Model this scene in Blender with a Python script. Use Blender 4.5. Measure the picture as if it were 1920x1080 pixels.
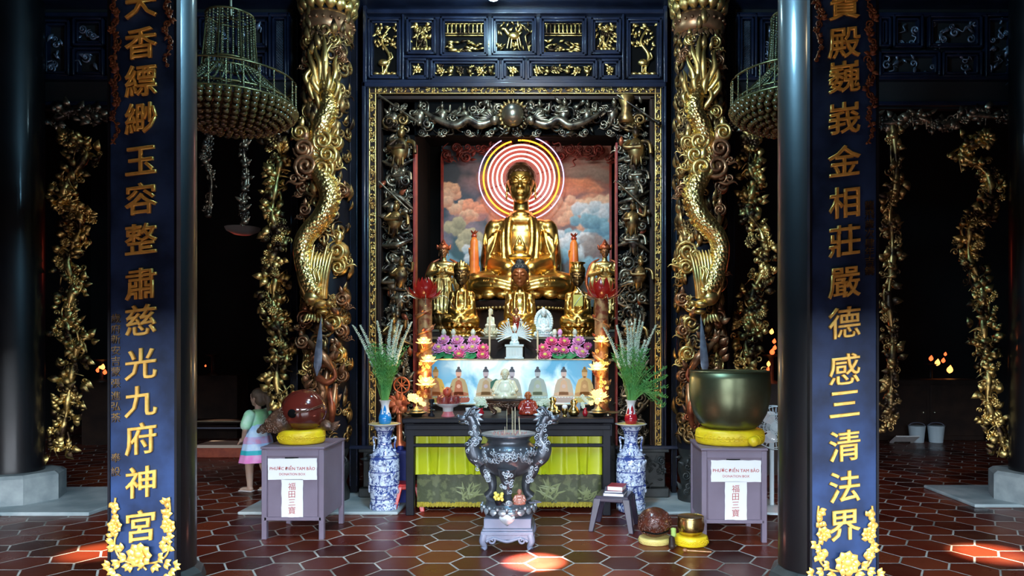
import bpy, math, random
from mathutils import Vector, Matrix, Euler
from math import sin, cos, pi, radians, sqrt, atan2

for _o in list(bpy.data.objects):
    bpy.data.objects.remove(_o)
SC = bpy.context.scene
COL = SC.collection

# ------------------------------------------------------------------ camera, sky, lights, exposure
CX, CY, F, EYE = 1045.0, 650.0, 1361.0, 1.5          # level shift lens: vanishing point, focal length in px, eye height
cam_d = bpy.data.cameras.new('camera')
cam = bpy.data.objects.new('camera', cam_d); COL.objects.link(cam)
cam.location = (0, 0, EYE); cam.rotation_euler = (radians(90), 0, 0)
cam_d.sensor_width = 36; cam_d.lens = F / 1920 * 36
cam_d.shift_x = (960 - CX) / 1920; cam_d.shift_y = (CY - 540) / 1920
cam_d.clip_start = 0.05; cam_d.clip_end = 100
SC.camera = cam
SC.view_settings.view_transform = 'Standard'
SC.view_settings.look = 'None'
SC.view_settings.exposure = 0.45
SC.view_settings.gamma = 1
SC.view_settings.use_curve_mapping = False

wd = bpy.data.worlds.new('dim_sky'); SC.world = wd; wd.use_nodes = True
wd.node_tree.nodes['Background'].inputs[0].default_value = (0.25, 0.45, 0.8, 1)
wd.node_tree.nodes['Background'].inputs[1].default_value = 0.01

def lamp(name, kind, loc, energy, color, size=0.1, aim=None, sy=None, spot=None, blend=0.5):
    l = bpy.data.lights.new(name, kind); l.energy = energy; l.color = color
    if kind == 'AREA':
        l.shape = 'RECTANGLE'; l.size = size; l.size_y = sy or size
    else:
        l.shadow_soft_size = size
    if kind == 'SPOT':
        l.spot_size = radians(spot); l.spot_blend = blend
    o = bpy.data.objects.new(name, l); COL.objects.link(o); o.location = loc
    if aim:
        o.rotation_euler = (Vector(aim) - Vector(loc)).to_track_quat('-Z', 'Y').to_euler()
    return o

# daylight of the courtyard, entering under the added front wall behind the viewer
lamp('courtyard_daylight', 'AREA', (-0.3, -5.0, 3.65), 5200, (0.82, 0.90, 1.0), 11, (-0.3, 20, 3.6), 2.7)
# cool lamp hanging between the two front pillars, above the picture
lamp('hall_lamp', 'POINT', (-0.4, 3.86, 3.8), 240, (0.30, 0.69, 1.0), 0.2)
# unseen fill spot, added to brighten the shrine front and dragon columns
lamp('shrine_fill', 'SPOT', (-0.4, 4.6, 4.4), 150, (0.96, 0.97, 1.0), 0.15, (-0.4, 7.2, 2.7), None, 125, 0.6)
# unseen warm fill, added to brighten the gilt letters
lamp('letter_fill', 'POINT', (-0.4, 2.3, 4.0), 22, (1.0, 0.80, 0.50), 0.1)
# niche lamp inside the shrine, then spots aimed in from the hall
lamp('shrine_lamp', 'AREA', (-0.42, 7.5, 3.78), 20, (1.0, 0.93, 0.78), 1.2, (-0.42, 8.5, 2.3), 0.2)
lamp('step_fill', 'SPOT', (-0.4, 5.4, 3.9), 95, (1.0, 0.97, 0.92), 0.08, (-0.42, 7.4, 1.30), None, 30, 0.8)  # fill added to brighten the altar steps, no fixture
lamp('altar_spot', 'SPOT', (-0.4, 5.6, 4.0), 105, (1.0, 0.97, 0.90), 0.08, (-0.42, 7.9, 2.15), None, 34, 0.8)
# sun through the gaps of the roof
lamp('sun_gap_centre', 'SPOT', (-0.2, 4.7, 5.4), 60000, (1.0, 0.93, 0.84), 0.02, (-0.16, 5.06, 0), None, 5.2, 1.0)
lamp('sun_gap_left', 'SPOT', (-3.0, 4.7, 5.4), 7000, (1.0, 0.78, 0.52), 0.02, (-3.35, 5.3, 0), None, 6.5, 1.0)
lamp('sun_gap_right', 'SPOT', (2.8, 4.7, 5.4), 12000, (1.0, 0.78, 0.52), 0.02, (3.15, 5.25, 0), None, 7.0, 1.0)
lamp('sun_gap_rear', 'SPOT', (-4.8, 9.6, 5.4), 2200, (1.0, 0.80, 0.6), 0.02, (-4.9, 10.5, 0), None, 7, 0.9)

# ------------------------------------------------------------------ mesh helpers
def X(px, d): return (px - CX) * d / F
def Z(py, d): return EYE + (CY - py) * d / F
def S(n, d): return n * d / F
R_ = random.Random(7)

class MB:
    def __init__(s): s.v = []; s.f = []; s.m = []
    def add(s, vs, fs, mi=0):
        o = len(s.v); s.v.extend(vs)
        for f in fs: s.f.append([i + o for i in f]); s.m.append(mi)
        return s
    def box(s, cx, cy, cz, sx, sy, sz, rot=None, mi=0):
        sx /= 2; sy /= 2; sz /= 2
        vs = [Vector((x*sx, y*sy, z*sz)) for x in (-1, 1) for y in (-1, 1) for z in (-1, 1)]
        if rot is not None: vs = [rot @ v for v in vs]
        return s.add([(v.x+cx, v.y+cy, v.z+cz) for v in vs],
              [(0,1,3,2),(4,6,7,5),(0,4,5,1),(2,3,7,6),(0,2,6,4),(1,5,7,3)], mi)
    def b2(s, x0, x1, y0, y1, z0, z1, mi=0):
        return s.box((x0+x1)/2, (y0+y1)/2, (z0+z1)/2, x1-x0, y1-y0, z1-z0, None, mi)
    def tube(s, pts, rad, n=6, mi=0, flat=1.0, closed=False):
        pts = [Vector(p) for p in pts]; k = len(pts)
        if not isinstance(rad, (list, tuple)): rad = [rad]*k
        vs = []; fs = []; up = Vector((0.013, -1, 0.017)).normalized()
        for i, p in enumerate(pts):
            if closed: t = pts[(i+1) % k] - pts[i-1]
            else: t = pts[min(i+1, k-1)] - pts[max(i-1, 0)]
            if t.length < 1e-9: t = Vector((0, 0, 1))
            t.normalize()
            a = up - t*up.dot(t)
            if a.length < 0.05: a = Vector((1, 0, 0)) - t*t.x
            a.normalize(); b = t.cross(a)
            for j in range(n):
                q = 2*pi*j/n
                vs.append(tuple(p + a*(cos(q)*rad[i]*flat) + b*(sin(q)*rad[i])))
        for i in range(k if closed else k-1):
            i2 = (i+1) % k
            for j in range(n):
                fs.append((i*n+j, i*n+(j+1) % n, i2*n+(j+1) % n, i2*n+j))
        if not closed:
            fs.append(tuple(range(n-1, -1, -1))); fs.append(tuple((k-1)*n+j for j in range(n)))
        return s.add(vs, fs, mi)
    def lathe(s, prof, c=(0, 0, 0), n=24, mi=0, sx=1, sy=1, lobes=0, amp=0):
        vs = []; fs = []; k = len(prof)
        for r, z in prof:
            for j in range(n):
                q = 2*pi*j/n; rr = r*(1 + amp*cos(lobes*q)) if lobes else r
                vs.append((c[0]+rr*cos(q)*sx, c[1]+rr*sin(q)*sy, c[2]+z))
        for i in range(k-1):
            for j in range(n):
                fs.append((i*n+j, i*n+(j+1) % n, (i+1)*n+(j+1) % n, (i+1)*n+j))
        if prof[0][0] > 1e-5: fs.append(tuple(range(n-1, -1, -1)))
        if prof[-1][0] > 1e-5: fs.append(tuple((k-1)*n+j for j in range(n)))
        return s.add(vs, fs, mi)
    def ell(s, c, r, n=12, m=8, rot=None, mi=0):
        if not isinstance(r, (list, tuple)): r = (r, r, r)
        vs = []; fs = []; c = Vector(c)
        def put(x, y, z):
            v = Vector((x*r[0], y*r[1], z*r[2]))
            if rot is not None: v = rot @ v
            vs.append(tuple(v + c))
        put(0, 0, -1)
        for i in range(1, m):
            t = -pi/2 + pi*i/m
            for j in range(n):
                q = 2*pi*j/n; put(cos(t)*cos(q), cos(t)*sin(q), sin(t))
        put(0, 0, 1); top = len(vs)-1
        for j in range(n):
            fs.append((0, 1+(j+1) % n, 1+j)); fs.append((top, top-n+j, top-n+(j+1) % n))
        for i in range(m-2):
            for j in range(n):
                a = 1+i*n
                fs.append((a+j, a+(j+1) % n, a+n+(j+1) % n, a+n+j))
        return s.add(vs, fs, mi)
    def cap(s, a, b, ra, rb, n=10):
        a = Vector(a); b = Vector(b); d = (b-a); L = d.length; d = d/L if L > 1e-9 else Vector((0, 0, 1))
        pts = []; rs = []
        for k in range(5):
            t = pi/2*(k/4) ; pts.append(a - d*(ra*cos(t))); rs.append(max(ra*sin(t), ra*0.02))
        for k in range(5):
            t = pi/2*(k/4); pts.append(b + d*(rb*sin(t))); rs.append(max(rb*cos(t), rb*0.02))
        return s.tube(pts, rs, n)
    def spin(s, a, b, w, t, nrm=(0, -1, 0), bend=0.0, n=6, k=7, peak=0.42, mi=0):
        """leaf, petal, flame or feather: a tapering body from a to b, w wide, t thick, arched by bend along nrm"""
        a = Vector(a); b = Vector(b); d = b-a; L = d.length
        if L < 1e-9: return s
        d /= L; nv = Vector(nrm); nv = nv - d*nv.dot(d)
        if nv.length < 1e-3:
            nv = Vector((0.3, 0.2, 1)); nv = nv - d*nv.dot(d)
        nv.normalize(); sd = d.cross(nv); vs = []; fs = []
        for i in range(k):
            u = i/(k-1)
            e = math.log(0.5)/math.log(peak)
            pr = max(sin(pi*min(max(u**e, 0.02), 0.985)), 0.04)
            p = a + d*(L*u) + nv*(bend*L*sin(pi*u*0.9))
            for j in range(n):
                q = 2*pi*j/n; vs.append(tuple(p + sd*(cos(q)*w/2*pr) + nv*(sin(q)*t/2*pr)))
        for i in range(k-1):
            for j in range(n): fs.append((i*n+j, i*n+(j+1) % n, (i+1)*n+(j+1) % n, (i+1)*n+j))
        fs.append(tuple(range(n-1, -1, -1))); fs.append(tuple((k-1)*n+j for j in range(n)))
        return s.add(vs, fs, mi)
    def prism(s, poly, y0, y1, mi=0):
        k = len(poly); vs = [(x, y0, z) for x, z in poly] + [(x, y1, z) for x, z in poly]
        fs = [tuple(range(k)), tuple(range(2*k-1, k-1, -1))]
        for j in range(k): fs.append((j, k+j, k+(j+1) % k, (j+1) % k))
        return s.add(vs, fs, mi)
    def spiral(s, cx, y, cz, r, turns=1.7, tr=None, sg=1, st=0.0, n=6, mi=0):
        tr = tr or r*0.24; k = int(10*turns)+4; pts = []; rs = []
        for i in range(k):
            u = i/(k-1); q = st + sg*u*turns*2*pi; rr = r*(1-0.86*u)
            pts.append((cx+rr*cos(q), y - r*0.35*u, cz+rr*sin(q))); rs.append(tr*(0.75+0.25*(1-u)) if u > .12 else tr*(0.25+4.2*u))
        return s.tube(pts, rs, n, mi)
    def xf(s, M, start=0):
        s.v[start:] = [tuple(M @ Vector(p)) for p in s.v[start:]]
        return s
    def join(s, o, M=None):
        return s.add([tuple(M @ Vector(p)) for p in o.v] if M is not None else o.v, o.f)

def smooth_path(pts, per=6):
    pts = [Vector(p) for p in pts]; out = []
    for i in range(len(pts)-1):
        p0 = pts[max(i-1, 0)]; p1 = pts[i]; p2 = pts[i+1]; p3 = pts[min(i+2, len(pts)-1)]
        for j in range(per):
            t = j/per
            out.append(0.5*((2*p1) + (p2-p0)*t + (2*p0-5*p1+4*p2-p3)*t*t + (3*p1-p0-3*p2+p3)*t**3))
    out.append(pts[-1]); return out

def lerp_list(vals, k):
    out = []
    for i in range(k):
        u = i/(k-1)*(len(vals)-1); a = int(min(u, len(vals)-2)); out.append(vals[a]+(vals[a+1]-vals[a])*(u-a))
    return out

def mesh_of(name, mb, mats, smooth=True, angle=76):
    me = bpy.data.meshes.new(name); me.from_pydata([tuple(p) for p in mb.v], [], mb.f)
    for m in (mats if isinstance(mats, (list, tuple)) else [mats]): me.materials.append(m)
    if any(mb.m): me.polygons.foreach_set('material_index', mb.m)
    me.polygons.foreach_set('use_smooth', [smooth]*len(me.polygons))
    me.validate(); me.update()
    if smooth: me.set_sharp_from_angle(angle=radians(angle))
    return me

def obj(name, mb, mats, parent=None, loc=(0, 0, 0), smooth=True, angle=76, bevel=0, label=None, kind=None):
    o = bpy.data.objects.new(name, mesh_of(name, mb, mats, smooth, angle)); COL.objects.link(o)
    o.location = loc
    if parent is not None: o.parent = parent
    if bevel:
        b = o.modifiers.new('edge', 'BEVEL'); b.width = bevel; b.segments = 2; b.limit_method = 'ANGLE'
    if label: o['label'] = label
    if kind: o['kind'] = kind
    return o

def melt(name, mb, mat, vox, parent=None, loc=(0, 0, 0), it=5, fac=0.5, label=None):
    """one continuous organic surface grown over overlapping volumes"""
    o = obj(name, mb, mat, None, (0, 0, 0))
    r = o.modifiers.new('skin', 'REMESH'); r.mode = 'VOXEL'; r.voxel_size = vox; r.use_smooth_shade = True
    sm = o.modifiers.new('soft', 'SMOOTH'); sm.factor = fac; sm.iterations = it
    dg = bpy.context.evaluated_depsgraph_get()
    me = bpy.data.meshes.new_from_object(o.evaluated_get(dg)); me.name = name
    old = o.data; o.modifiers.clear(); o.data = me; bpy.data.meshes.remove(old)
    me.materials.clear(); me.materials.append(mat)
    me.polygons.foreach_set('use_smooth', [True]*len(me.polygons))
    o.location = loc; o.parent = parent
    if label: o['label'] = label
    return o

def tag(o, label, cat, group=None, kind=None):
    o['label'] = label; o['category'] = cat
    if group: o['group'] = group
    if kind: o['kind'] = kind
    return o

def thing(name, label, cat, loc=(0, 0, 0), rotz=0, group=None, scale=1):
    o = bpy.data.objects.new(name, None); COL.objects.link(o)
    o.empty_display_size = 0.1
    o.location = loc; o.rotation_euler = (0, 0, rotz); o.scale = (scale,)*3 if not isinstance(scale, tuple) else scale
    return tag(o, label, cat, group)

def dup(root, loc, rotz=0, label=None, scale=None, cat=None):
    r = root.copy(); COL.objects.link(r); r.location = loc; r.rotation_euler = (0, 0, rotz)
    if scale: r.scale = (scale,)*3 if not isinstance(scale, tuple) else scale
    if label: r['label'] = label
    for ch in list(root.children):
        c = ch.copy(); COL.objects.link(c); c.parent = r
        for g in list(ch.children):
            d = g.copy(); COL.objects.link(d); d.parent = c
    return r

def struct(name, mb, mat, smooth=False, bevel=0, label=None):
    o = obj(name, mb, mat, None, smooth=smooth, bevel=bevel); o['kind'] = 'structure'
    if label: o['label'] = label
    return o

# ------------------------------------------------------------------ materials
def pm(name, col, rough=0.5, metal=0.0, col2=None, ns=6.0, bump=0.0, bs=30.0, emis=None, es=0.0, coat=0.0, lo=0.4, hi=0.65, spec=0.5, trans=0.0, rough2=None, sss=0):
    m = bpy.data.materials.new(name); m.use_nodes = True; nt = m.node_tree; b = nt.nodes['Principled BSDF']
    b.inputs['Base Color'].default_value = (*col, 1); b.inputs['Roughness'].default_value = rough
    b.inputs['Metallic'].default_value = metal; b.inputs['Coat Weight'].default_value = coat
    b.inputs['Specular IOR Level'].default_value = spec; b.inputs['Transmission Weight'].default_value = trans
    if sss: b.inputs['Subsurface Weight'].default_value = sss
    tc = nt.nodes.new('ShaderNodeTexCoord')
    if col2 is not None:
        n = nt.nodes.new('ShaderNodeTexNoise'); n.inputs['Scale'].default_value = ns; n.inputs['Detail'].default_value = 5
        nt.links.new(tc.outputs['Object'], n.inputs['Vector'])
        r = nt.nodes.new('ShaderNodeValToRGB'); r.color_ramp.elements[0].position = lo; r.color_ramp.elements[1].position = hi
        r.color_ramp.elements[0].color = (*col, 1); r.color_ramp.elements[1].color = (*col2, 1)
        nt.links.new(n.outputs['Fac'], r.inputs['Fac']); nt.links.new(r.outputs['Color'], b.inputs['Base Color'])
        if rough2 is not None:
            mr = nt.nodes.new('ShaderNodeMapRange'); mr.inputs[1].default_value = lo; mr.inputs[2].default_value = hi
            mr.inputs[3].default_value = rough; mr.inputs[4].default_value = rough2
            nt.links.new(n.outputs['Fac'], mr.inputs[0]); nt.links.new(mr.outputs[0], b.inputs['Roughness'])
    if bump:
        n = nt.nodes.new('ShaderNodeTexNoise'); n.inputs['Scale'].default_value = bs; n.inputs['Detail'].default_value = 4
        nt.links.new(tc.outputs['Object'], n.inputs['Vector'])
        bp = nt.nodes.new('ShaderNodeBump'); bp.inputs['Strength'].default_value = bump; bp.inputs['Distance'].default_value = 0.01
        nt.links.new(n.outputs['Fac'], bp.inputs['Height']); nt.links.new(bp.outputs['Normal'], b.inputs['Normal'])
    if emis:
        b.inputs['Emission Color'].default_value = (*emis, 1); b.inputs['Emission Strength'].default_value = es
    return m

def scale_bump(m, scale, strength, dist=0.01):
    nt = m.node_tree; b = nt.nodes['Principled BSDF']; tc = nt.nodes.new('ShaderNodeTexCoord')
    v = nt.nodes.new('ShaderNodeTexVoronoi'); v.inputs['Scale'].default_value = scale
    nt.links.new(tc.outputs['Object'], v.inputs['Vector'])
    bp = nt.nodes.new('ShaderNodeBump'); bp.inputs['Strength'].default_value = strength; bp.inputs['Distance'].default_value = dist
    bp.invert = True
    nt.links.new(v.outputs['Distance'], bp.inputs['Height']); nt.links.new(bp.outputs['Normal'], b.inputs['Normal'])
    return m

M = {}
M['gold'] = pm('statue_gold', (.80, .54, .15), .34, 1, (.58, .34, .09), 5)
M['gilt'] = pm('gilded_carving', (.88, .66, .24), .34, 1, (.45, .25, .08), 9, lo=.42, hi=.7, rough2=.55)
M['baygilt'] = pm('weathered_gilt_carving', (.80, .56, .19), .38, 1, (.050, .030, .018), 9, lo=.43, hi=.60, rough2=.5)
M['gilt_leaf'] = pm('gold_leaf_letters', (.95, .60, .14), .38, .45, (.78, .45, .09), 30)
M['vine'] = pm('dull_red_gilt_vine', (.20, .075, .03), .45, .5, (.10, .03, .015), 14)
M['worn'] = pm('worn_gilt_carving', (.30, .25, .17), .33, .85, (.045, .036, .03), 11, lo=.42, hi=.60, rough2=.35)
M['darkgilt'] = pm('smoked_gilt_carving', (.45, .28, .10), .36, .9, (.05, .03, .02), 9, lo=.40, hi=.62, rough2=.45)
M['redgilt'] = pm('red_gilt_carving', (.48, .13, .05), .38, .6, (.20, .04, .02), 12)
M['copper'] = pm('copper_brown_carving', (.42, .21, .10), .35, .75, (.16, .07, .035), 8)
M['silverblue'] = pm('blue_grey_carving', (.30, .36, .46), .35, .6, (.10, .11, .15), 8)
M['dragon'] = scale_bump(pm('dragon_gilt_scales', (.90, .68, .25), .32, 1, (.50, .27, .09), 5, lo=.45, hi=.75), 34, .9, .012)
M['lacquer'] = pm('black_lacquer_wood', (.004, .0045, .008), .45, 0, (.008, .009, .015), 4, spec=.2, bump=.05, bs=14)
M['column'] = pm('black_lacquer_column', (.0025, .003, .004), .42, 0, (.004, .005, .007), 3, spec=.45, bump=.08, bs=9, coat=.40)
M['column'].node_tree.nodes['Principled BSDF'].inputs['Coat Roughness'].default_value = .12
M['board'] = pm('blue_black_lacquer_board', (.006, .017, .055), .45, 0, (.022, .055, .165), 4.5, lo=.38, hi=.68, bump=.04, bs=10, spec=.3)
M['bluewood'] = pm('blue_black_painted_wood', (.005, .008, .021), .32, 0, (.011, .017, .040), 5, coat=.25)
M['darkwall'] = pm('near_black_wall', (.006, .006, .007), .8, 0, (.010, .009, .009), 2)  # near-black tone with slight random variation
M['darkwood'] = pm('dark_brown_wood', (.018, .010, .008), .5, 0, (.035, .018, .012), 5, spec=.3)
M['redpaint'] = pm('red_lacquer_trim', (.30, .03, .02), .4, 0, (.18, .02, .015), 14)
M['stone'] = pm('grey_stone', (.20, .24, .25), .7, 0, (.33, .37, .37), 5, bump=.4, bs=20)
M['slab'] = pm('pale_worn_stone_slab', (.26, .33, .35), .45, 0, (.42, .48, .49), 3.5, bump=.3, bs=12)
M['darkstone'] = pm('dark_carved_stone', (.014, .017, .017), .5, 0, (.035, .04, .04), 7, bump=.3, bs=20)
M['boxpaint'] = pm('mauve_brown_box_paint', (.155, .120, .165), .45, 0, (.205, .165, .225), 3.5, lo=.3, hi=.75, bump=.05, bs=12)
M['boxside'] = M['boxpaint']
M['paper'] = pm('white_paper', (.80, .80, .80), .7)
M['redink'] = pm('red_ink', (.45, .10, .09), .7)
M['greyink'] = pm('grey_ink', (.30, .24, .26), .7)
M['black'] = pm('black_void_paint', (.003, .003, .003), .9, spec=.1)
M['yellow'] = scale_bump(pm('yellow_brocade_cushion', (.80, .60, .012), .45, 0, (.72, .50, .015), 14), 40, .35, .006)
M['paleyellow'] = pm('pale_yellow_cushion', (.62, .50, .17), .6, 0, (.5, .42, .12), 10)
M['curtain'] = pm('lime_yellow_satin', (.46, .49, .010), .45, 0, (.40, .44, .010), 5)
M['brocade'] = pm('olive_green_brocade', (.036, .047, .012), .5, 0, (.095, .112, .040), 16, lo=.5, hi=.58, bump=.15, bs=40)
M['fringe'] = pm('gold_yellow_fringe', (.40, .32, .02), .6, 0, (.26, .19, .015), 60, bump=.6, bs=120)
M['fish'] = pm('dark_red_lacquer_fish', (.13, .018, .012), .16, 0, (.075, .015, .010), 3, coat=.6)
M['fishcarve'] = pm('brown_carved_fish', (.15, .075, .045), .3, .35, (.05, .026, .018), 14, bump=.7, bs=35, coat=.2)
M['bowl'] = pm('patinated_bronze_bowl', (.20, .225, .13), .30, .9, (.14, .16, .09), 4, rough2=.40)
M['brass'] = pm('polished_brass', (.72, .55, .22), .25, 1, (.5, .36, .13), 8)
M['palebrass'] = pm('pale_brass', (.62, .58, .42), .3, 1, (.42, .38, .26), 8)
M['bronze'] = pm('blue_grey_bronze', (.075, .086, .105), .30, .6, (.13, .15, .18), 8, bump=.1, bs=20)
M['bronzehi'] = pm('raised_silvered_bronze', (.40, .46, .52), .32, .6, (.20, .24, .28), 14)
M['slate'] = pm('slate_painted_stand', (.14, .155, .225), .45, 0, (.19, .21, .29), 5)
M['porc'] = None
M['white'] = pm('white_porcelain', (.78, .80, .82), .15, 0, coat=.5)
M['guanyin'] = pm('blue_white_porcelain', (.62, .78, .80), .22, 0, (.72, .84, .86), 6, coat=.4)
M['cream'] = pm('cream_jade_porcelain', (.70, .72, .55), .25, 0, (.62, .62, .42), 9, coat=.3)
M['skin_brown'] = pm('brown_lacquer_face', (.30, .095, .028), .28, .3, (.24, .07, .02), 6)
M['hair'] = scale_bump(pm('blue_black_hair', (.012, .020, .024), .35, .1), 60, .9, .01)
M['hairgold'] = scale_bump(pm('dark_gold_hair', (.055, .026, .012), .4, .6), 26, .9, .012)
M['pink'] = pm('pink_lotus_petal', (.74, .15, .42), .5, 0, (.80, .30, .60), 12, sss=.1)
M['lilac'] = pm('lilac_lotus_petal', (.86, .36, .70), .5, 0, (.92, .55, .82), 12, sss=.1)
M['rose'] = pm('rose_lotus_petal', (.84, .12, .36), .5, 0, (.90, .28, .52), 12, sss=.1)
M['pod'] = pm('yellow_green_seed_pod', (.62, .60, .12), .6)
M['leafgreen'] = pm('green_lotus_leaf', (.02, .20, .07), .45, 0, (.03, .30, .11), 8)
M['stem'] = pm('green_flower_stem', (.10, .28, .05), .5, 0, (.20, .32, .06), 10)
M['fern'] = pm('green_fern', (.06, .26, .05), .5, 0, (.13, .33, .06), 10)
M['blossom'] = pm('cream_white_blossom', (.70, .76, .62), .6, 0, (.60, .68, .50), 20)
M['bluevase'] = pm('glazed_blue', (.015, .22, .58), .15, 0, coat=.6)
M['redvase'] = pm('glazed_red', (.36, .01, .02), .15, 0, coat=.6)
M['redplastic'] = pm('red_plastic', (.48, .016, .012), .35)
M['mauveplastic'] = pm('dark_mauve_plastic', (.030, .023, .042), .35, 0, (.040, .031, .055), 6)
M['bluecloth'] = pm('deep_blue_plastic', (.015, .03, .22), .4)
M['lamp_warm'] = pm('warm_lotus_lamp', (.95, .62, .16), .4, emis=(1.0, .62, .20), es=1.3)
M['lamp_core'] = pm('lotus_lamp_core', (1, .9, .6), .4, emis=(1.0, .85, .50), es=9)
M['lamp_red'] = pm('red_flame_lamp', (.8, .1, .03), .4, emis=(1.0, .12, .03), es=2)
M['lamp_orange'] = pm('orange_flame_lamp', (.9, .4, .1), .4, emis=(1.0, .36, .08), es=2.6)
M['lamp_white'] = pm('cool_white_bulb', (.8, .95, 1), .4, emis=(.62, .92, 1.0), es=30)
M['valance'] = pm('dull_red_carving', (.16, .02, .014), .45, .3, (.07, .012, .01), 10)
M['redglass'] = pm('translucent_red_petal', (.22, .008, .008), .25, 0, (.15, .006, .006), 10, coat=.4, emis=(.5, .02, .01), es=.12)
M['orange'] = pm('orange_red_candle_wax', (.72, .16, .03), .35, 0, (.80, .28, .05), 9, sss=.1)
M['tan'] = pm('red_gold_dragon_pillar', (.62, .33, .14), .38, .5, (.34, .08, .04), 16, lo=.45, hi=.6)
M['fruit'] = pm('dark_red_fruit', (.16, .012, .016), .4, 0, (.26, .045, .03), 9, coat=.2)
M['redfig'] = pm('red_glazed_figurine', (.26, .015, .010), .18, 0, (.34, .06, .025), 8, coat=.5)
M['jade'] = pm('dark_green_jade', (.02, .12, .075), .3, 0, (.03, .17, .11), 9)
M['bookred'] = pm('dark_red_cover', (.28, .02, .03), .4)
M['bookgrey'] = pm('blue_grey_cover', (.12, .13, .19), .5)
M['incense'] = pm('pale_incense', (.66, .56, .36), .7)
M['incense_red'] = pm('red_incense_ends', (.42, .12, .11), .8, 0, (.55, .35, .30), 40)
M['sand'] = pm('ash', (.30, .20, .18), .9, 0, (.40, .32, .28), 30)
M['crystal'] = pm('amber_crystal_bead', (.20, .19, .10), .08, .5, (.09, .085, .04), 20, coat=1)
M['darkbrass'] = pm('tarnished_brass', (.20, .17, .07), .35, .9, (.10, .08, .035), 9)
M['globe'] = pm('olive_glass_globe', (.10, .065, .018), .12, .3, (.06, .04, .012), 6, coat=.5)
M['ivory'] = pm('white_painted_metal', (.62, .74, .80), .35)
M['mauvetrim'] = M['boxpaint']
# ---- node-heavy materials: floor tiles, mural, blue-and-white porcelain, poster sky
def nodes_of(name, rough=.5):
    m = bpy.data.materials.new(name); m.use_nodes = True; nt = m.node_tree
    return m, nt, nt.nodes['Principled BSDF']

def mth(nt, op, a, b=None, c=None):
    n = nt.nodes.new('ShaderNodeMath'); n.operation = op
    for i, v in enumerate((a, b, c)):
        if v is None: continue
        if isinstance(v, (int, float)): n.inputs[i].default_value = v
        else: nt.links.new(v, n.inputs[i])
    return n.outputs[0]

def ramp(nt, fac, stops, interp='LINEAR'):
    r = nt.nodes.new('ShaderNodeValToRGB'); r.color_ramp.interpolation = interp
    el = r.color_ramp.elements
    while len(el) < len(stops): el.new(0.5)
    for e, (p, c) in zip(el, stops): e.position = p; e.color = (*c, 1)
    nt.links.new(fac, r.inputs['Fac']); return r.outputs['Color']

def mixc(nt, fac, a, b, mode='MIX'):
    n = nt.nodes.new('ShaderNodeMix'); n.data_type = 'RGBA'; n.blend_type = mode
    for s, v in ((n.inputs[0], fac), (n.inputs[6], a), (n.inputs[7], b)):
        if isinstance(v, (int, float)): s.default_value = v
        elif isinstance(v, tuple): s.default_value = (*v, 1)
        else: nt.links.new(v, s)
    return n.outputs[2]

def noise(nt, vec, scale, detail=4, dist=0):
    n = nt.nodes.new('ShaderNodeTexNoise'); n.inputs['Scale'].default_value = scale
    n.inputs['Detail'].default_value = detail; n.inputs['Distortion'].default_value = dist
    nt.links.new(vec, n.inputs['Vector']); return n.outputs['Fac']

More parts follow.
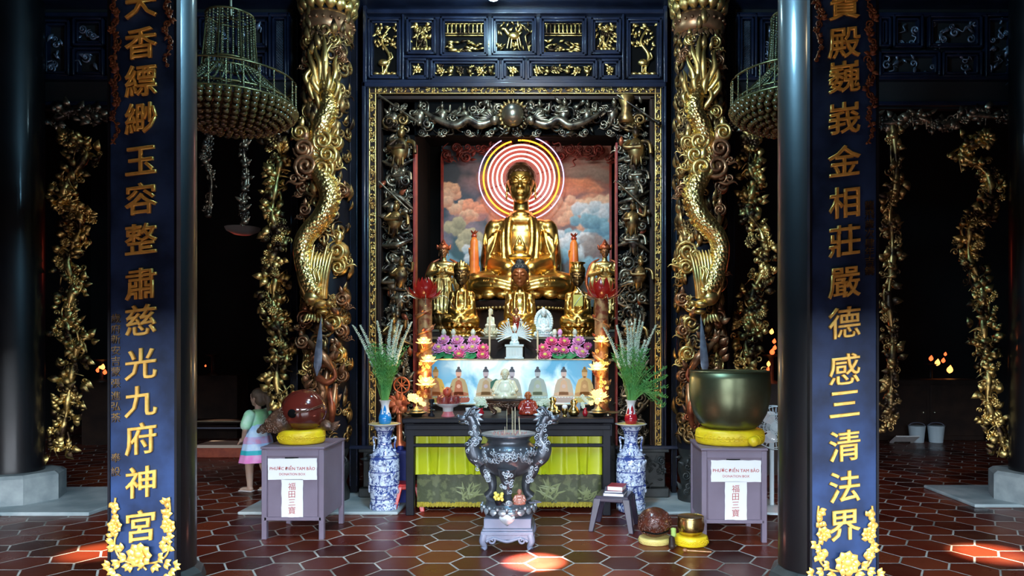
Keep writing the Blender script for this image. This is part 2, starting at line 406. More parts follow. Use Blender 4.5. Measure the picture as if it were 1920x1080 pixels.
def tile_material():
    m, nt, b = nodes_of('hexagonal_terracotta_tiles'); tc = nt.nodes.new('ShaderNodeTexCoord')
    sp = nt.nodes.new('ShaderNodeSeparateXYZ'); nt.links.new(tc.outputs['Object'], sp.inputs[0])
    q = 1.7320508
    px = mth(nt, 'MULTIPLY_ADD', sp.outputs[1], 1/.3, -5.627/.3 + .5 + 40)
    py = mth(nt, 'MULTIPLY_ADD', sp.outputs[0], 1/.3, 1.0946/.3 + q/2 + q*30)
    ax = mth(nt, 'SUBTRACT', mth(nt, 'FLOORED_MODULO', px, 1.0), .5)
    ay = mth(nt, 'SUBTRACT', mth(nt, 'FLOORED_MODULO', py, q), q/2)
    bx = mth(nt, 'SUBTRACT', mth(nt, 'FLOORED_MODULO', mth(nt, 'SUBTRACT', px, .5), 1.0), .5)
    by = mth(nt, 'SUBTRACT', mth(nt, 'FLOORED_MODULO', mth(nt, 'SUBTRACT', py, q/2), q), q/2)
    da = mth(nt, 'ADD', mth(nt, 'MULTIPLY', ax, ax), mth(nt, 'MULTIPLY', ay, ay))
    db = mth(nt, 'ADD', mth(nt, 'MULTIPLY', bx, bx), mth(nt, 'MULTIPLY', by, by))
    sel = mth(nt, 'LESS_THAN', da, db)
    def pick(u, v): return mth(nt, 'ADD', mth(nt, 'MULTIPLY', u, sel), mth(nt, 'MULTIPLY', v, mth(nt, 'SUBTRACT', 1.0, sel)))
    gx = mth(nt, 'ABSOLUTE', pick(ax, bx)); gy = mth(nt, 'ABSOLUTE', pick(ay, by))
    hd = mth(nt, 'MAXIMUM', mth(nt, 'ADD', mth(nt, 'MULTIPLY', gx, .5), mth(nt, 'MULTIPLY', gy, q/2)), gx)
    idx = mth(nt, 'SUBTRACT', px, pick(ax, bx)); idy = mth(nt, 'SUBTRACT', py, pick(ay, by))
    cb = nt.nodes.new('ShaderNodeCombineXYZ'); nt.links.new(mth(nt, 'ROUND', mth(nt, 'MULTIPLY', idx, 4)), cb.inputs[0]); nt.links.new(mth(nt, 'ROUND', mth(nt, 'MULTIPLY', idy, 4)), cb.inputs[1])
    wn = nt.nodes.new('ShaderNodeTexWhiteNoise'); nt.links.new(cb.outputs[0], wn.inputs['Vector'])
    wob = mth(nt, 'MULTIPLY', mth(nt, 'SUBTRACT', noise(nt, tc.outputs['Object'], 9), .5), .018)
    hd = mth(nt, 'ADD', hd, wob)
    mr = nt.nodes.new('ShaderNodeMapRange'); mr.inputs[1].default_value = .470; mr.inputs[2].default_value = .484
    nt.links.new(hd, mr.inputs[0]); grout = mr.outputs[0]
    base = ramp(nt, wn.outputs['Value'], [(0, (.034, .006, .004)), (.35, (.075, .010, .005)), (.7, (.120, .018, .008)), (1, (.160, .032, .013))])
    worn = noise(nt, tc.outputs['Object'], 2.2, 6)
    base = mixc(nt, ramp(nt, worn, [(.46, (0, 0, 0)), (.72, (.4, .4, .4))]), base, (.13, .040, .018))
    fleck = ramp(nt, noise(nt, tc.outputs['Object'], 55, 3), [(.66, (0, 0, 0)), (.74, (.5, .5, .5))])
    base = mixc(nt, fleck, base, (.16, .08, .05))
    gcol = ramp(nt, noise(nt, tc.outputs['Object'], 3, 4), [(.35, (.17, .16, .14)), (.62, (.50, .48, .44))])
    nt.links.new(mixc(nt, grout, base, gcol), b.inputs['Base Color'])
    rr = ramp(nt, worn, [(.35, (.26, .26, .26)), (.7, (.42, .42, .42))])
    nt.links.new(mixc(nt, grout, rr, (.8, .8, .8)), b.inputs['Roughness'])
    b.inputs['Specular IOR Level'].default_value = .22
    bp = nt.nodes.new('ShaderNodeBump'); bp.inputs['Strength'].default_value = .55; bp.inputs['Distance'].default_value = .006
    h = mth(nt, 'ADD', mth(nt, 'SUBTRACT', 1.0, grout), mth(nt, 'MULTIPLY', noise(nt, tc.outputs['Object'], 7), .5))
    nt.links.new(h, bp.inputs['Height']); nt.links.new(bp.outputs['Normal'], b.inputs['Normal'])
    return m
M['tiles'] = tile_material()

def mural_material():
    m, nt, b = nodes_of('painted_cloud_sky'); tc = nt.nodes.new('ShaderNodeTexCoord')
    at = nt.nodes.new('ShaderNodeAttribute'); at.attribute_name = 'paint'
    n = noise(nt, tc.outputs['Object'], 26, 4)
    c = mixc(nt, ramp(nt, n, [(.35, (.75, .75, .75)), (.65, (1, 1, 1))]), (.04, .05, .06), at.outputs['Color'])
    nt.links.new(c, b.inputs['Base Color']); b.inputs['Roughness'].default_value = .55
    return m
M['mural'] = mural_material()
def paint_mural(d, px0, px1, py0, py1):
    """the painted sky: slate and teal ground, streaks, then overlapping cloud puffs, laid down like brush strokes"""
    g = random.Random(17); NXm, NZm = 170, 180; C = [[None]*NXm for _ in range(NZm)]
    def mixv(a, c, t): return tuple(p+(q-p)*t for p, q in zip(a, c))
    for r in range(NZm):
        w = r/(NZm-1)
        for k in range(NXm):
            u = k/(NXm-1); base = mixv((.03, .13, .14), (.05, .08, .12), min(1, w*1.4))
            base = mixv(base, (.42, .17, .13), max(0, min(1, (u-.35)*1.8))*(.4+.6*w))
            base = mixv(base, (.03, .14, .16), max(0, .45-w)*1.6)
            C[r][k] = base
    def puff(px, py, rp, hi, lo, soft=.12, al=1.0, sq=1.0):
        u0 = (px-px0)/(px1-px0)*(NXm-1); w0 = (py1-py)/(py1-py0)*(NZm-1); ru = rp/(px1-px0)*(NXm-1); rw = rp*sq/(py1-py0)*(NZm-1)
        for r in range(max(0, int(w0-rw)-1), min(NZm, int(w0+rw)+2)):
            for k in range(max(0, int(u0-ru)-1), min(NXm, int(u0+ru)+2)):
                dx, dz = (k-u0)/ru, (r-w0)/rw; q = sqrt(dx*dx+dz*dz)
                q += .06*sin(5*atan2(dz, dx)+px)
                if q > 1: continue
                a = min(1, (1-q)/soft)*al; t = max(0, min(1, .55+.5*dz-.12*dx+.1*q))
                C[r][k] = mixv(C[r][k], mixv(lo, hi, t), a)
    PE = ((1.0, .66, .42), (.58, .20, .11)); OR = ((1.0, .46, .26), (.52, .13, .07)); WH = ((.86, .90, .92), (.20, .42, .54)); BL = ((.30, .58, .70), (.03, .16, .28)); OL = ((.62, .56, .34), (.22, .22, .14)); MV = ((.40, .30, .36), (.10, .11, .16)); GR = ((.42, .34, .30), (.14, .11, .11))
    def bank(pal, n, xr, yr, rr, **kw):
        for _ in range(n): puff(g.uniform(*xr), g.uniform(*yr), g.uniform(*rr), pal[0], pal[1], **kw)
    bank(MV, 26, (826, 960), (300, 470), (10, 24), soft=.6, al=.6)
    bank(GR, 30, (1000, 1150), (300, 350), (14, 34), soft=.5, al=.7, sq=.35)
    bank(OR, 26, (1000, 1150), (335, 385), (14, 34), soft=.45, al=.75, sq=.4)
    bank(OR, 24, (905, 1050), (300, 420), (14, 30), soft=.5, al=.8)  # orange clouds by the halo, with the neon's glow painted in too
    bank(PE, 26, (1030, 1150), (375, 425), (10, 22), soft=.2)
    bank(PE, 10, (832, 860), (352, 372), (8, 14), soft=.12); bank(PE, 8, (836, 872), (372, 398), (8, 13), soft=.12)
    bank(OR, 8, (878, 912), (380, 408), (9, 15), soft=.12); bank(PE, 8, (860, 900), (402, 420), (7, 12), soft=.15)
    bank(MV, 10, (850, 910), (408, 440), (8, 14), soft=.5, al=.5)
    bank(OL, 7, (835, 868), (415, 438), (8, 13), soft=.1); bank(OL, 9, (862, 905), (436, 462), (8, 14), soft=.12); bank(WH, 6, (862, 900), (462, 500), (8, 14), soft=.2, al=.8)
    bank(WH, 12, (1080, 1140), (385, 412), (9, 17), soft=.18); bank(BL, 16, (1062, 1140), (414, 446), (8, 17), soft=.25)
    bank(WH, 14, (1048, 1110), (440, 480), (9, 16), soft=.2); bank(GR, 10, (1095, 1145), (440, 480), (9, 16), soft=.3, al=.7); bank(BL, 14, (1040, 1150), (475, 540), (10, 20), soft=.3); bank(BL, 14, (820, 930), (480, 560), (10, 20), soft=.4, al=.6)
    vs = []; fs = []
    for r in range(NZm):
        for k in range(NXm): vs.append((X(px0+(px1-px0)*k/(NXm-1), d), -.004, Z(py1+(py0-py1)*r/(NZm-1), d)))
    for r in range(NZm-1):
        for k in range(NXm-1): fs.append((r*NXm+k, r*NXm+k+1, (r+1)*NXm+k+1, (r+1)*NXm+k))
    mb = MB(); mb.add(vs, fs); xa, xb, za, zb = X(px0, d), X(px1, d), Z(py1, d), Z(py0, d)
    mb.b2(xa, xb, -.0035, .02, za, zb); me = mesh_of('mural', mb, M['mural'], False)
    ca = me.color_attributes.new('paint', 'FLOAT_COLOR', 'POINT'); flat = []
    for r in range(NZm):
        for k in range(NXm): flat.extend((*C[r][k], 1))
    flat.extend([.1, .1, .1, 1]*8); ca.data.foreach_set('color', flat)
    o = bpy.data.objects.new('mural', me); COL.objects.link(o); o.location = (0, d, 0); return o

def porcelain_material():
    m, nt, b = nodes_of('blue_and_white_porcelain'); tc = nt.nodes.new('ShaderNodeTexCoord'); v = tc.outputs['Object']
    sp = nt.nodes.new('ShaderNodeSeparateXYZ'); nt.links.new(v, sp.inputs[0])
    n1 = noise(nt, v, 15, 4, 1.6); n2 = noise(nt, v, 9, 3, 1.0); n3 = noise(nt, v, 38, 2, 1.2)
    w = nt.nodes.new('ShaderNodeTexWave'); w.inputs['Scale'].default_value = 11; w.inputs['Distortion'].default_value = 14; w.inputs['Detail'].default_value = 2
    nt.links.new(v, w.inputs['Vector'])
    a = ramp(nt, n1, [(.46, (0, 0, 0)), (.52, (1, 1, 1))]); c2 = ramp(nt, n3, [(.44, (0, 0, 0)), (.50, (1, 1, 1))])
    pat = mixc(nt, ramp(nt, n2, [(.45, (0, 0, 0)), (.55, (1, 1, 1))]), a, c2)
    z = mth(nt, 'FRACT', mth(nt, 'MULTIPLY', sp.outputs[2], 8.2)); band = mth(nt, 'LESS_THAN', z, .07)
    col = mixc(nt, pat, (.045, .080, .28), (.66, .74, .88)); col = mixc(nt, band, col, (.03, .05, .24))
    nt.links.new(col, b.inputs['Base Color']); b.inputs['Roughness'].default_value = .14; b.inputs['Coat Weight'].default_value = .5
    return m
M['porc'] = porcelain_material()

def poster_material():
    m, nt, b = nodes_of('backlit_sky_print'); tc = nt.nodes.new('ShaderNodeTexCoord'); v = tc.outputs['Object']
    sp = nt.nodes.new('ShaderNodeSeparateXYZ'); nt.links.new(v, sp.inputs[0])
    n = mth(nt, 'ADD', mth(nt, 'MULTIPLY', noise(nt, v, 3.2, 4, .6), .75), mth(nt, 'MULTIPLY', mth(nt, 'SUBTRACT', .62, mth(nt, 'ABSOLUTE', sp.outputs[0])), .34))
    c = ramp(nt, n, [(.36, (.10, .36, .58)), (.46, (.42, .68, .78)), (.55, (.82, .89, .91))])
    nt.links.new(c, b.inputs['Base Color']); nt.links.new(c, b.inputs['Emission Color'])
    b.inputs['Emission Strength'].default_value = .26; b.inputs['Roughness'].default_value = .35
    return m
M['poster'] = poster_material()
def glow(name, col, s=.45): return pm(name, tuple(c*.7 for c in col), .5, emis=col, es=s*.3)

# ------------------------------------------------------------------ carving vocabulary (all carved in the round, facing the viewer)
def carve_leaf(mb, x, y, z, a, L, rng=R_, w=.42, t=.30, bend=.12):
    mb.spin((x, y, z), (x+L*cos(a), y-L*rng.uniform(.05, .35), z+L*sin(a)), L*w, L*t, (0, -1, 0), bend)
def carve_flower(mb, x, y, z, r, n=7, rng=R_):
    a0 = rng.uniform(0, 6)
    for k in range(n):
        a = a0 + 2*pi*k/n
        mb.spin((x, y, z), (x+r*cos(a), y-r*.35, z+r*sin(a)), r*.75, r*.32, (0, -1, 0), .1, 6, 5, .6)
    for k in range(n-2):
        a = a0+.4 + 2*pi*k/(n-2)
        mb.spin((x, y-r*.15, z), (x+r*.6*cos(a), y-r*.6, z+r*.6*sin(a)), r*.5, r*.25, (0, -1, 0), .1, 5, 4, .6)
    mb.ell((x, y-r*.38, z), (r*.26, r*.22, r*.26), 8, 5)
def carve_cloud(mb, x, y, z, r, rng=R_, flip=1):
    mb.spiral(x, y, z, r, 1.6, r*.26, flip, rng.uniform(2, 4.5))
    mb.spiral(x+flip*r*1.25, y+.005, z-r*.35, r*.68, 1.4, r*.2, -flip, rng.uniform(0, 3))
    mb.tube(smooth_path([(x-flip*r*.2, y, z-r*.9), (x+flip*r*.8, y-.005, z-r*1.2), (x+flip*r*2.0, y, z-r*.8), (x+flip*r*2.6, y+.01, z-r*1.25)], 4),
            lerp_list([r*.2, r*.24, r*.16, r*.03], 13), 6)
def carve_figure(mb, x, y, z, h, rng=R_):
    """small robed figure in high relief"""
    ln = rng.uniform(-.12, .12)*h
    mb.ell((x+ln, y-h*.12, z+h*.80), (h*.09, h*.10, h*.115), 8, 6)
    mb.ell((x+ln, y-h*.10, z+h*.93), (h*.06, h*.06, h*.07), 6, 5)
    mb.spin((x+ln, y-h*.10, z+h*.72), (x, y-h*.06, z), h*.42, h*.26, (0, -1, 0), .08, 8, 7, .4)
    sg = rng.choice((-1, 1))
    mb.tube(smooth_path([(x+ln-.15*h, y-h*.1, z+h*.62), (x+ln-.28*h, y-h*.2, z+h*.45), (x+ln-.10*h*sg, y-h*.26, z+h*.45)], 4), h*.055, 6)
    mb.tube(smooth_path([(x+ln+.15*h, y-h*.1, z+h*.62), (x+ln+.3*h, y-h*.18, z+h*.55), (x+ln+.34*h, y-h*.22, z+h*(.55+.25*sg))], 4), h*.05, 6)
    for k in (-1, 0, 1):
        mb.tube([(x+ln*.6+k*h*.07, y-h*.22, z+h*.55), (x+k*h*.12, y-h*.16, z+h*.05)], h*.022, 5)
def carve_fill(mb, x0, x1, z0, z1, y, size, dens, rng, kinds='ssllfc', inside=None):
    n = int((x1-x0)*(z1-z0)/(size*size)*dens)
    for _ in range(n):
        x = rng.uniform(x0, x1); z = rng.uniform(z0, z1)
        if inside and not inside(x, z): continue
        k = rng.choice(kinds); r = size*rng.uniform(.6, 1.2)
        yy = y - rng.uniform(0, size*.5)
        if k == 's': mb.spiral(x, yy, z, r*.55, rng.uniform(1.1, 1.8), r*.15, rng.choice((-1, 1)), rng.uniform(0, 6), 5)
        elif k == 'l': carve_leaf(mb, x, yy, z, rng.uniform(0, 6.3), r*1.1, rng)
        elif k == 'f': carve_flower(mb, x, yy, z, r*.45, 6, rng)
        elif k == 'c': carve_cloud(mb, x, yy, z, r*.38, rng, rng.choice((-1, 1)))
        elif k == 'p': carve_figure(mb, x, yy, z-r*.6, r*1.5, rng)
        elif k == 't':
            a = rng.uniform(0, 6.3)
            mb.tube(smooth_path([(x, yy, z), (x+r*.6*cos(a), yy-.02, z+r*.6*sin(a)), (x+r*cos(a+.7), yy-.015, z+r*sin(a+.7)), (x+r*1.5*cos(a+.2), yy, z+r*1.5*sin(a+.2))], 4), lerp_list([r*.13, r*.11, r*.08, r*.02], 13), 5)
def bead_row(mb, a, b, n, r):
    a = Vector(a); b = Vector(b)
    for i in range(n): mb.ell(tuple(a+(b-a)*((i+.5)/n)), r, 6, 4)

# ------------------------------------------------------------------ the hall itself
struct('floor', MB().b2(-10, 10, -.8, 15, -.1, 0), M['tiles'])
struct('ceiling', MB().b2(-10, 10, -.8, 15, 6.0, 6.1), M['darkwall'])
struct('wall_back', MB().b2(-10, 10, 14, 14.1, 0, 6), M['darkwall'])
struct('wall_left', MB().b2(-9.1, -9, -.8, 14, 0, 6), M['darkwall'])
struct('wall_right', MB().b2(9, 9.1, -.8, 14, 0, 6), M['darkwall'])
struct('wall_front_blocker', MB().b2(-10, 10, -.62, -.5, 2.0, 6), M['darkwall'], label='added unseen wall blocking high daylight at the open front')  # added out of view, hung low to keep daylight off the upper boards
struct('trim_1', MB().b2(-9, X(190, 6.6), 6.42, 7.6, 0, .035).b2(-9, X(75, 6.9), 6.35, 6.42, 0, .015), M['slab'], bevel=.012, label='pale stone slab under the far left pillar')
struct('trim_2', MB().b2(-2.85, -1.42, 6.46, 7.5, 0, .03), M['slab'], bevel=.012, label='pale stone slab under the left dragon column')
struct('trim_3', MB().b2(.66, 2.05, 6.46, 7.5, 0, .03), M['slab'], bevel=.012, label='pale stone slab under the right dragon column')
struct('trim_4', MB().b2(X(1800, 7.0), 9, 6.75, 7.7, 0, .035), M['slab'], bevel=.012, label='pale stone slab under the far right pillar')
# head beam across the three bays
beam = MB().b2(-9, 9, 6.92, 7.5, 4.86, 5.25).b2(-9, 9, 6.86, 6.92, 4.92, 5.02).b2(-9, 9, 6.88, 6.92, 5.10, 5.2)
struct('trim_5', beam, M['bluewood'], bevel=.01, label='dark blue head beam across the hall')
# niche of the shrine
NX0, NX1, NZ = -1.62, .82, 4.05
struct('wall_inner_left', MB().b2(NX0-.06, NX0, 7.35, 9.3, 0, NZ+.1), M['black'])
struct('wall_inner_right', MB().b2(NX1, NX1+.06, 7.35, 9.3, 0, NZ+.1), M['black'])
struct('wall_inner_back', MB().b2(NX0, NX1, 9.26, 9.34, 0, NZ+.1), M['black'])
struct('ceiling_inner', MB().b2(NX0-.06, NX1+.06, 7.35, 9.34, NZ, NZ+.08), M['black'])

# ------------------------------------------------------------------ front pillars with couplet boards
def stone_base(parent, r, h):
    mb = MB(); mb.lathe([(r*1.36, 0), (r*1.38, h*.28), (r*1.26, h*.36), (r*1.18, h*.55), (r*1.34, h*.72), (r*1.25, h*.9), (r*1.05, h)], (0, 0, 0), 8)
    return obj('base', mb, M['darkstone'], parent, smooth=False, label='dark grey stone base')
def pillar(x, y, r, label, mat='column'):
    t = thing('pillar', label, 'pillar', (x, y, 0), 0)
    stone_base(t, r, .30)
    obj('shaft', MB().lathe([(r, .30), (r*1.01, 2), (r*.99, 5.99)], (0, 0, 0), 48), M[mat], t)
    return t
pillar(-2.165, 3.96, .178, 'round black lacquered pillar behind the left couplet board')
pillar(1.425, 3.985, .205, 'round black lacquered pillar behind the right couplet board')
def far_pillar(x, label):
    t = thing('pillar', label, 'pillar', (x, 7.0, .035), 0)
    r = .24; mb = MB()
    mb.lathe([(r*1.75, 0), (r*1.75, .24), (r*1.6, .27)], (0, 0, 0), 8); obj('base', mb, M['stone'], t, smooth=False, label='low octagonal grey stone base')
    obj('shaft', MB().lathe([(r, .27), (r, 4.83)], (0, 0, 0), 40), M['column'], t)
    return t
far_pillar(X(28, 7.0), 'dark round pillar on an octagonal stone base at the far left')
far_pillar(X(1945, 7.0), 'dark round pillar on a stone base at the far right edge')

def glyph(ch, size, thick=.012, offset=.012, shear=.10):
    c = bpy.data.curves.new('glyph', 'FONT'); c.body = ch; c.size = 1; c.align_x = 'CENTER'
    c.extrude = .03; c.bevel_depth = max(offset, 0); c.bevel_resolution = 0; c.resolution_u = 2
    o = bpy.data.objects.new('glyph', c); COL.objects.link(o)
    me = bpy.data.meshes.new_from_object(o.evaluated_get(bpy.context.evaluated_depsgraph_get()))
    bpy.data.objects.remove(o); bpy.data.curves.remove(c)
    xs = [v.co.x for v in me.vertices]; ys = [v.co.y for v in me.vertices]
    if not xs: return me
    cx = (min(xs)+max(xs))/2; cy = (min(ys)+max(ys))/2
    for v in me.vertices:
        x = (v.co.x-cx)*size; z = (v.co.y-cy)*size; y = -(v.co.z)/(.03+max(offset, 0))*thick/2
        v.co = (x, y, z + shear*x)
    return me
def letters(name, text, size, mat, parent, loc, thick=.003, offset=.0, shear=0.0, label=None):
    me = glyph(text, size, thick, offset, shear); me.name = name; me.materials.clear(); me.materials.append(mat)
    o = bpy.data.objects.new(name, me); COL.objects.link(o); o.parent = parent; o.location = loc
    if label: o['label'] = label
    return o

BD = 3.735
def couplet(px0, px1, label, chars, ys, small, sx, sys_, mirror):
    x0, x1 = X(px0, BD), X(px1, BD); xc = (x0+x1)/2; w = x1-x0; zb = .30
    t = thing('couplet_board', label, 'board', (xc, BD, zb))
    obj('panel', MB().b2(-w/2, w/2, 0, .03, 0, 4.9-zb), M['board'], t, bevel=.008)
    e = MB()
    for s in (-1, 1): e.b2(s*w/2-.006, s*w/2+.006, -.006, .036, 0, 4.9-zb)
    obj('edge_strip', e, M['lacquer'], t)
    pc = 266 if not mirror else 1582
    for ch, py in zip(chars, ys):
        letters('character', ch, S(62, BD), M['gilt_leaf'], t, (X(pc, BD)-xc, -.008, Z(py, BD)-zb), .018, .014, .12)
    for ch, py in zip(small, sys_):
        letters('small_character', ch, S(19, BD), M['darkgilt'], t, (X(sx, BD)-xc, -.003, Z(py, BD)-zb), .006, .0, .08)
    # peony spray at the foot
    mb = MB(); rng = random.Random(3+mirror)
    def q(px, py): return X(px, BD)-xc, Z(py, BD)-zb
    o_ = 0 if not mirror else 1316
    d_ = 0 if not mirror else 15
    x, z = q(268+o_, 1038+d_); carve_flower(mb, x, -.012, z, S(25, BD), 9, rng); mb.ell((x, -.04, z+.01), (S(10, BD), .02, S(9, BD)))
    for s in (-1, 1):
        for dx, dy, a in ((30, 6, 0), (36, -8, .7), (22, 20, -.9), (42, 16, -.3), (52, 30, -.6), (40, 40, -.8), (60, 22, .3)):
            x, z = q(268+o_+s*dx, 1038+d_+dy); 
            for k in (-.7, 0, .7): carve_leaf(mb, x, -.006, z, (a if s > 0 else pi-a)+k, S(15, BD), rng, .62, .25)
        pts = [q(268+o_+s*u, 1038+d_+v) for u, v in ((8, 30), (0, 18), (24, 16), (44, 4), (52, -20), (46, -50), (52, -80), (50, -105))]
        mb.tube(smooth_path([(a, -.006, b) for a, b in pts], 4), S(2.2, BD), 5)
        for k in range(9):
            x, z = q(268+o_+s*(50+rng.uniform(-8, 6)), 1038+d_-12-k*10.5)
            if k in (4,): carve_flower(mb, x-s*.01, -.01, z, S(15, BD), 7, rng)
            else:
                for g in range(3): carve_leaf(mb, x, -.006, z, rng.uniform(0, 6.3), S(13, BD), rng, .75, .3)
    obj('peony_ornament', mb, M['gilt_leaf'], t, label='gilt peony spray at the foot of the board')
    # fretted vines hanging along both edges at the top
    for side, lim in ((-1, 272 if not mirror else 120), (1, 128 if not mirror else 272)):
        v = MB(); px = (px0 if side < 0 else px1) - side*(13 if not mirror else 14); py = -140.0; k = 0; pts = []
        while py < lim:
            x, z = q(px + 5*sin(k*1.3), py); pts.append((x, -.008, z))
            sc = .5 + .5*min(1, (lim-py)/90)
            if k % 3 == 0: carve_flower(v, x, -.008, z, S(9, BD)*sc, 6, rng)
            elif k % 3 == 1:
                for g in range(3): carve_leaf(v, x, -.006, z, rng.uniform(0, 6.3), S(13, BD)*sc, rng, .6, .3)
            else: v.spiral(x, -.008, z, S(8, BD)*sc, 1.3, S(2, BD), rng.choice((-1, 1)), rng.uniform(0, 6), 5)
            py += 11; k += 1
        v.tube(smooth_path(pts, 4), S(1.8, BD), 5)
        obj('vine_ornament', v, M['vine'], t, label='red gilt carved vine')
    return t
couplet(205, 330, 'blue-black couplet board with gilt characters on the left front pillar', '天香縹緲玉容整肅慈光九府神宮',
        [8, 82, 152, 222, 302, 373, 448, 532, 600, 682, 752, 822, 903, 985], '歲府新安吉蒙張進弘荼奉設',
        218, [597, 617, 636, 657, 677, 697, 719, 742, 762, 783, 858, 884], 0)
couplet(1520, 1645, 'blue-black couplet board with gilt characters on the right front pillar', '寶殿巍峩金相莊嚴德感三清法界',
        [8, 82, 145, 222, 302, 380, 452, 530, 605, 692, 757, 835, 912, 984], '龍飛歲次肆年吉鑄',
        1630, [385, 402, 420, 438, 456, 472, 490, 508], 1)
# ------------------------------------------------------------------ shrine front: carved surround
FD = 7.2
fr = thing('shrine_surround', 'large carved wooden surround framing the golden seated statue', 'carved frame', (0, FD, 0))
def fx(px): return X(px, FD)
def fz(py): return Z(py, FD)
PZ = .52                                                   # top of the stone plinth below the surround
x0, x1, zt = fx(683), fx(1247), fz(160)
mb = MB()
for (a, b, pr) in ((x0, fx(690), .10), (fx(690), fx(694), .06), (fx(1239), fx(1243), .06), (fx(1243), x1, .10)):
    mb.b2(a, b, -pr, .12, PZ, zt)
mb.b2(x0, x1, -.10, .12, zt-.05, zt)
obj('outer_molding', mb, M['bluewood'], fr, bevel=.008, label='blue-black outer molding')
mb = MB(); mb.b2(fx(694), fx(708), -.05, .1, PZ, fz(164)).b2(fx(1226), fx(1239), -.05, .1, PZ, fz(164)).b2(fx(708), fx(1226), -.05, .1, fz(180), fz(164))
obj('border_ground', mb, M['darkwood'], fr); mb = MB()
for xx in (fx(695.5), fx(706.5), fx(1227.5), fx(1237.5)): mb.tube([(xx, -.055, PZ), (xx, -.055, fz(165))], .007, 6)
for zz in (fz(165.5), fz(178.5)): mb.tube([(fx(695), -.055, zz), (fx(1238), -.055, zz)], .007, 6)
rg = random.Random(11)
def border(xa, xb, za, zb, vert):
    L = (zb-za) if vert else (xb-xa); n = int(L/.052)
    for i in range(n):
        u = (i+.5)/n; x = (xa+xb)/2 if vert else xa+(xb-xa)*u; z = za+(zb-za)*u if vert else (za+zb)/2
        for k in range(2):
            carve_leaf(mb, x, -.05, z, rg.uniform(0, 6.3), .042, rg, .5, .4)
        if i % 3 == 0: carve_flower(mb, x, -.05, z, .024, 5, rg)
        if i % 3 == 1: mb.spiral(x, -.052, z, .022, 1.2, .007, 1, rg.uniform(0, 6), 5)
border(fx(697), fx(705), PZ, fz(182), True); border(fx(1229), fx(1236), PZ, fz(182), True); border(fx(710), fx(1224), fz(176), fz(168), False)
obj('gilt_border', mb, M['gilt'], fr, label='gilt leaf border')
mb = MB(); mb.b2(fx(708), fx(716), -.03, .1, PZ, fz(184)).b2(fx(1218), fx(1226), -.03, .1, PZ, fz(184))
mb.b2(fx(708), fx(1226), -.03, .1, fz(188), fz(181))
for s in (fx(709), fx(1220)): mb.tube([(s+.01, -.03, PZ), (s+.01, -.03, fz(188))], .01, 6)
obj('inner_molding', mb, M['darkwood'], fr, bevel=.006)
for a, b in ((775, 779.5), (1154, 1158)): obj('red_trim', MB().b2(fx(a), fx(b), -.02, .1, PZ, fz(268)), M['redpaint'], fr, bevel=.004, label='red lacquer trim')
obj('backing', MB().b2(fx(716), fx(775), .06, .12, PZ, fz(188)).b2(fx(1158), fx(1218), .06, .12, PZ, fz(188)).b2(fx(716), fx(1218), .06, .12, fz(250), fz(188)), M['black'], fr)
def strip(name, xa, xb, seed):
    g = random.Random(seed); m1 = MB(); xm = (xa+xb)/2; w = xb-xa
    carve_fill(m1, xa+.07, xb-.08, PZ+.05, fz(250), .05, .12, 4.2, g, 'sllscc'); carve_fill(m1, xa+.02, xb-.03, PZ+.05, fz(250), .05, .06, 1.6, g, 'ssf')
    z = PZ+.2
    while z < fz(275):
        if g.random() < .55: carve_figure(m1, xm+g.uniform(-.2, .2)*w, .0, z, g.uniform(.24, .36), g)
        else: carve_cloud(m1, xm+g.uniform(-.3, .0)*w, .0, z+.1, g.uniform(.05, .075), g, g.choice((-1, 1)))
        z += g.uniform(.13, .2)
    for k in range(7):
        xx = xm+g.uniform(-.4, .4)*w; zz = PZ+.3+k*.42
        m1.tube(smooth_path([(xa, .0, zz), (xm, -.06, zz+.08*g.uniform(-1, 1)), (xb, .0, zz+.16*g.uniform(-1, 1))], 4), lerp_list([.012, .03, .012], 9), 6)
    obj(name, m1, M['worn'], fr)
    def P(nm, m, mt='darkgilt', lab=None): obj(nm, m, M[mt], fr, label=lab)
    m2 = MB(); carve_cloud(m2, xa+.08, -.04, fz(232), .07, g); P('gilded_cloud', m2, 'darkgilt'); m2 = MB(); carve_cloud(m2, xb-.10, -.05, fz(228), .065, g, -1); P('gilded_cloud', m2, 'darkgilt')
    for q, zz, hh in ((.02, 318, .42), (-.03, 445, .36), (.03, 545, .34), (-.02, 655, .36)): m2 = MB(); carve_figure(m2, xm+q, -.04, fz(zz), hh, g); P('gilded_figure', m2, 'darkgilt', 'brown gilt robed figure')
    for zz in (342, 425, 560): m2 = MB(); m2.spiral(xb-.07, -.05, fz(zz), .055, 1.7, .017, 1, 1.0); P('scroll', m2, 'worn')
    for a, b in (((xa-.01, -.11, fz(345)), (xb-.02, -.10, fz(400))), ((xa-.01, -.11, fz(185)), (xb+.08, -.12, fz(238)))):
        m3 = MB(); m3.tube([a, b], .010, 6); m3.ell(b, .025, 8, 6); P('spear', m3, 'worn')
    for k in range(6): m4 = MB(); carve_leaf(m4, xm+g.uniform(-.4, .4)*w, -.02, g.uniform(PZ+.3, fz(260)), g.uniform(0, 6), .10, g, .5, .3); P('red_leaf', m4, 'redgilt', 'red painted leaf')
strip('left_relief', fx(717), fx(776), 21); strip('right_relief', fx(1157), fx(1217), 22)
g = random.Random(23); m1 = MB()
carve_fill(m1, fx(722), fx(1212), fz(244), fz(194), .05, .10, 2.6, g, 'slltc')
for k in range(11):
    px = 740+k*45
    if abs(px-963) < 30: continue
    carve_figure(m1, fx(px), .0, fz(240)+g.uniform(-.02, .04), g.uniform(.22, .28), g)
for px in range(735, 1210, 38): carve_cloud(m1, fx(px), .0, fz(215+g.uniform(-12, 25)), .05, g, g.choice((-1, 1)))
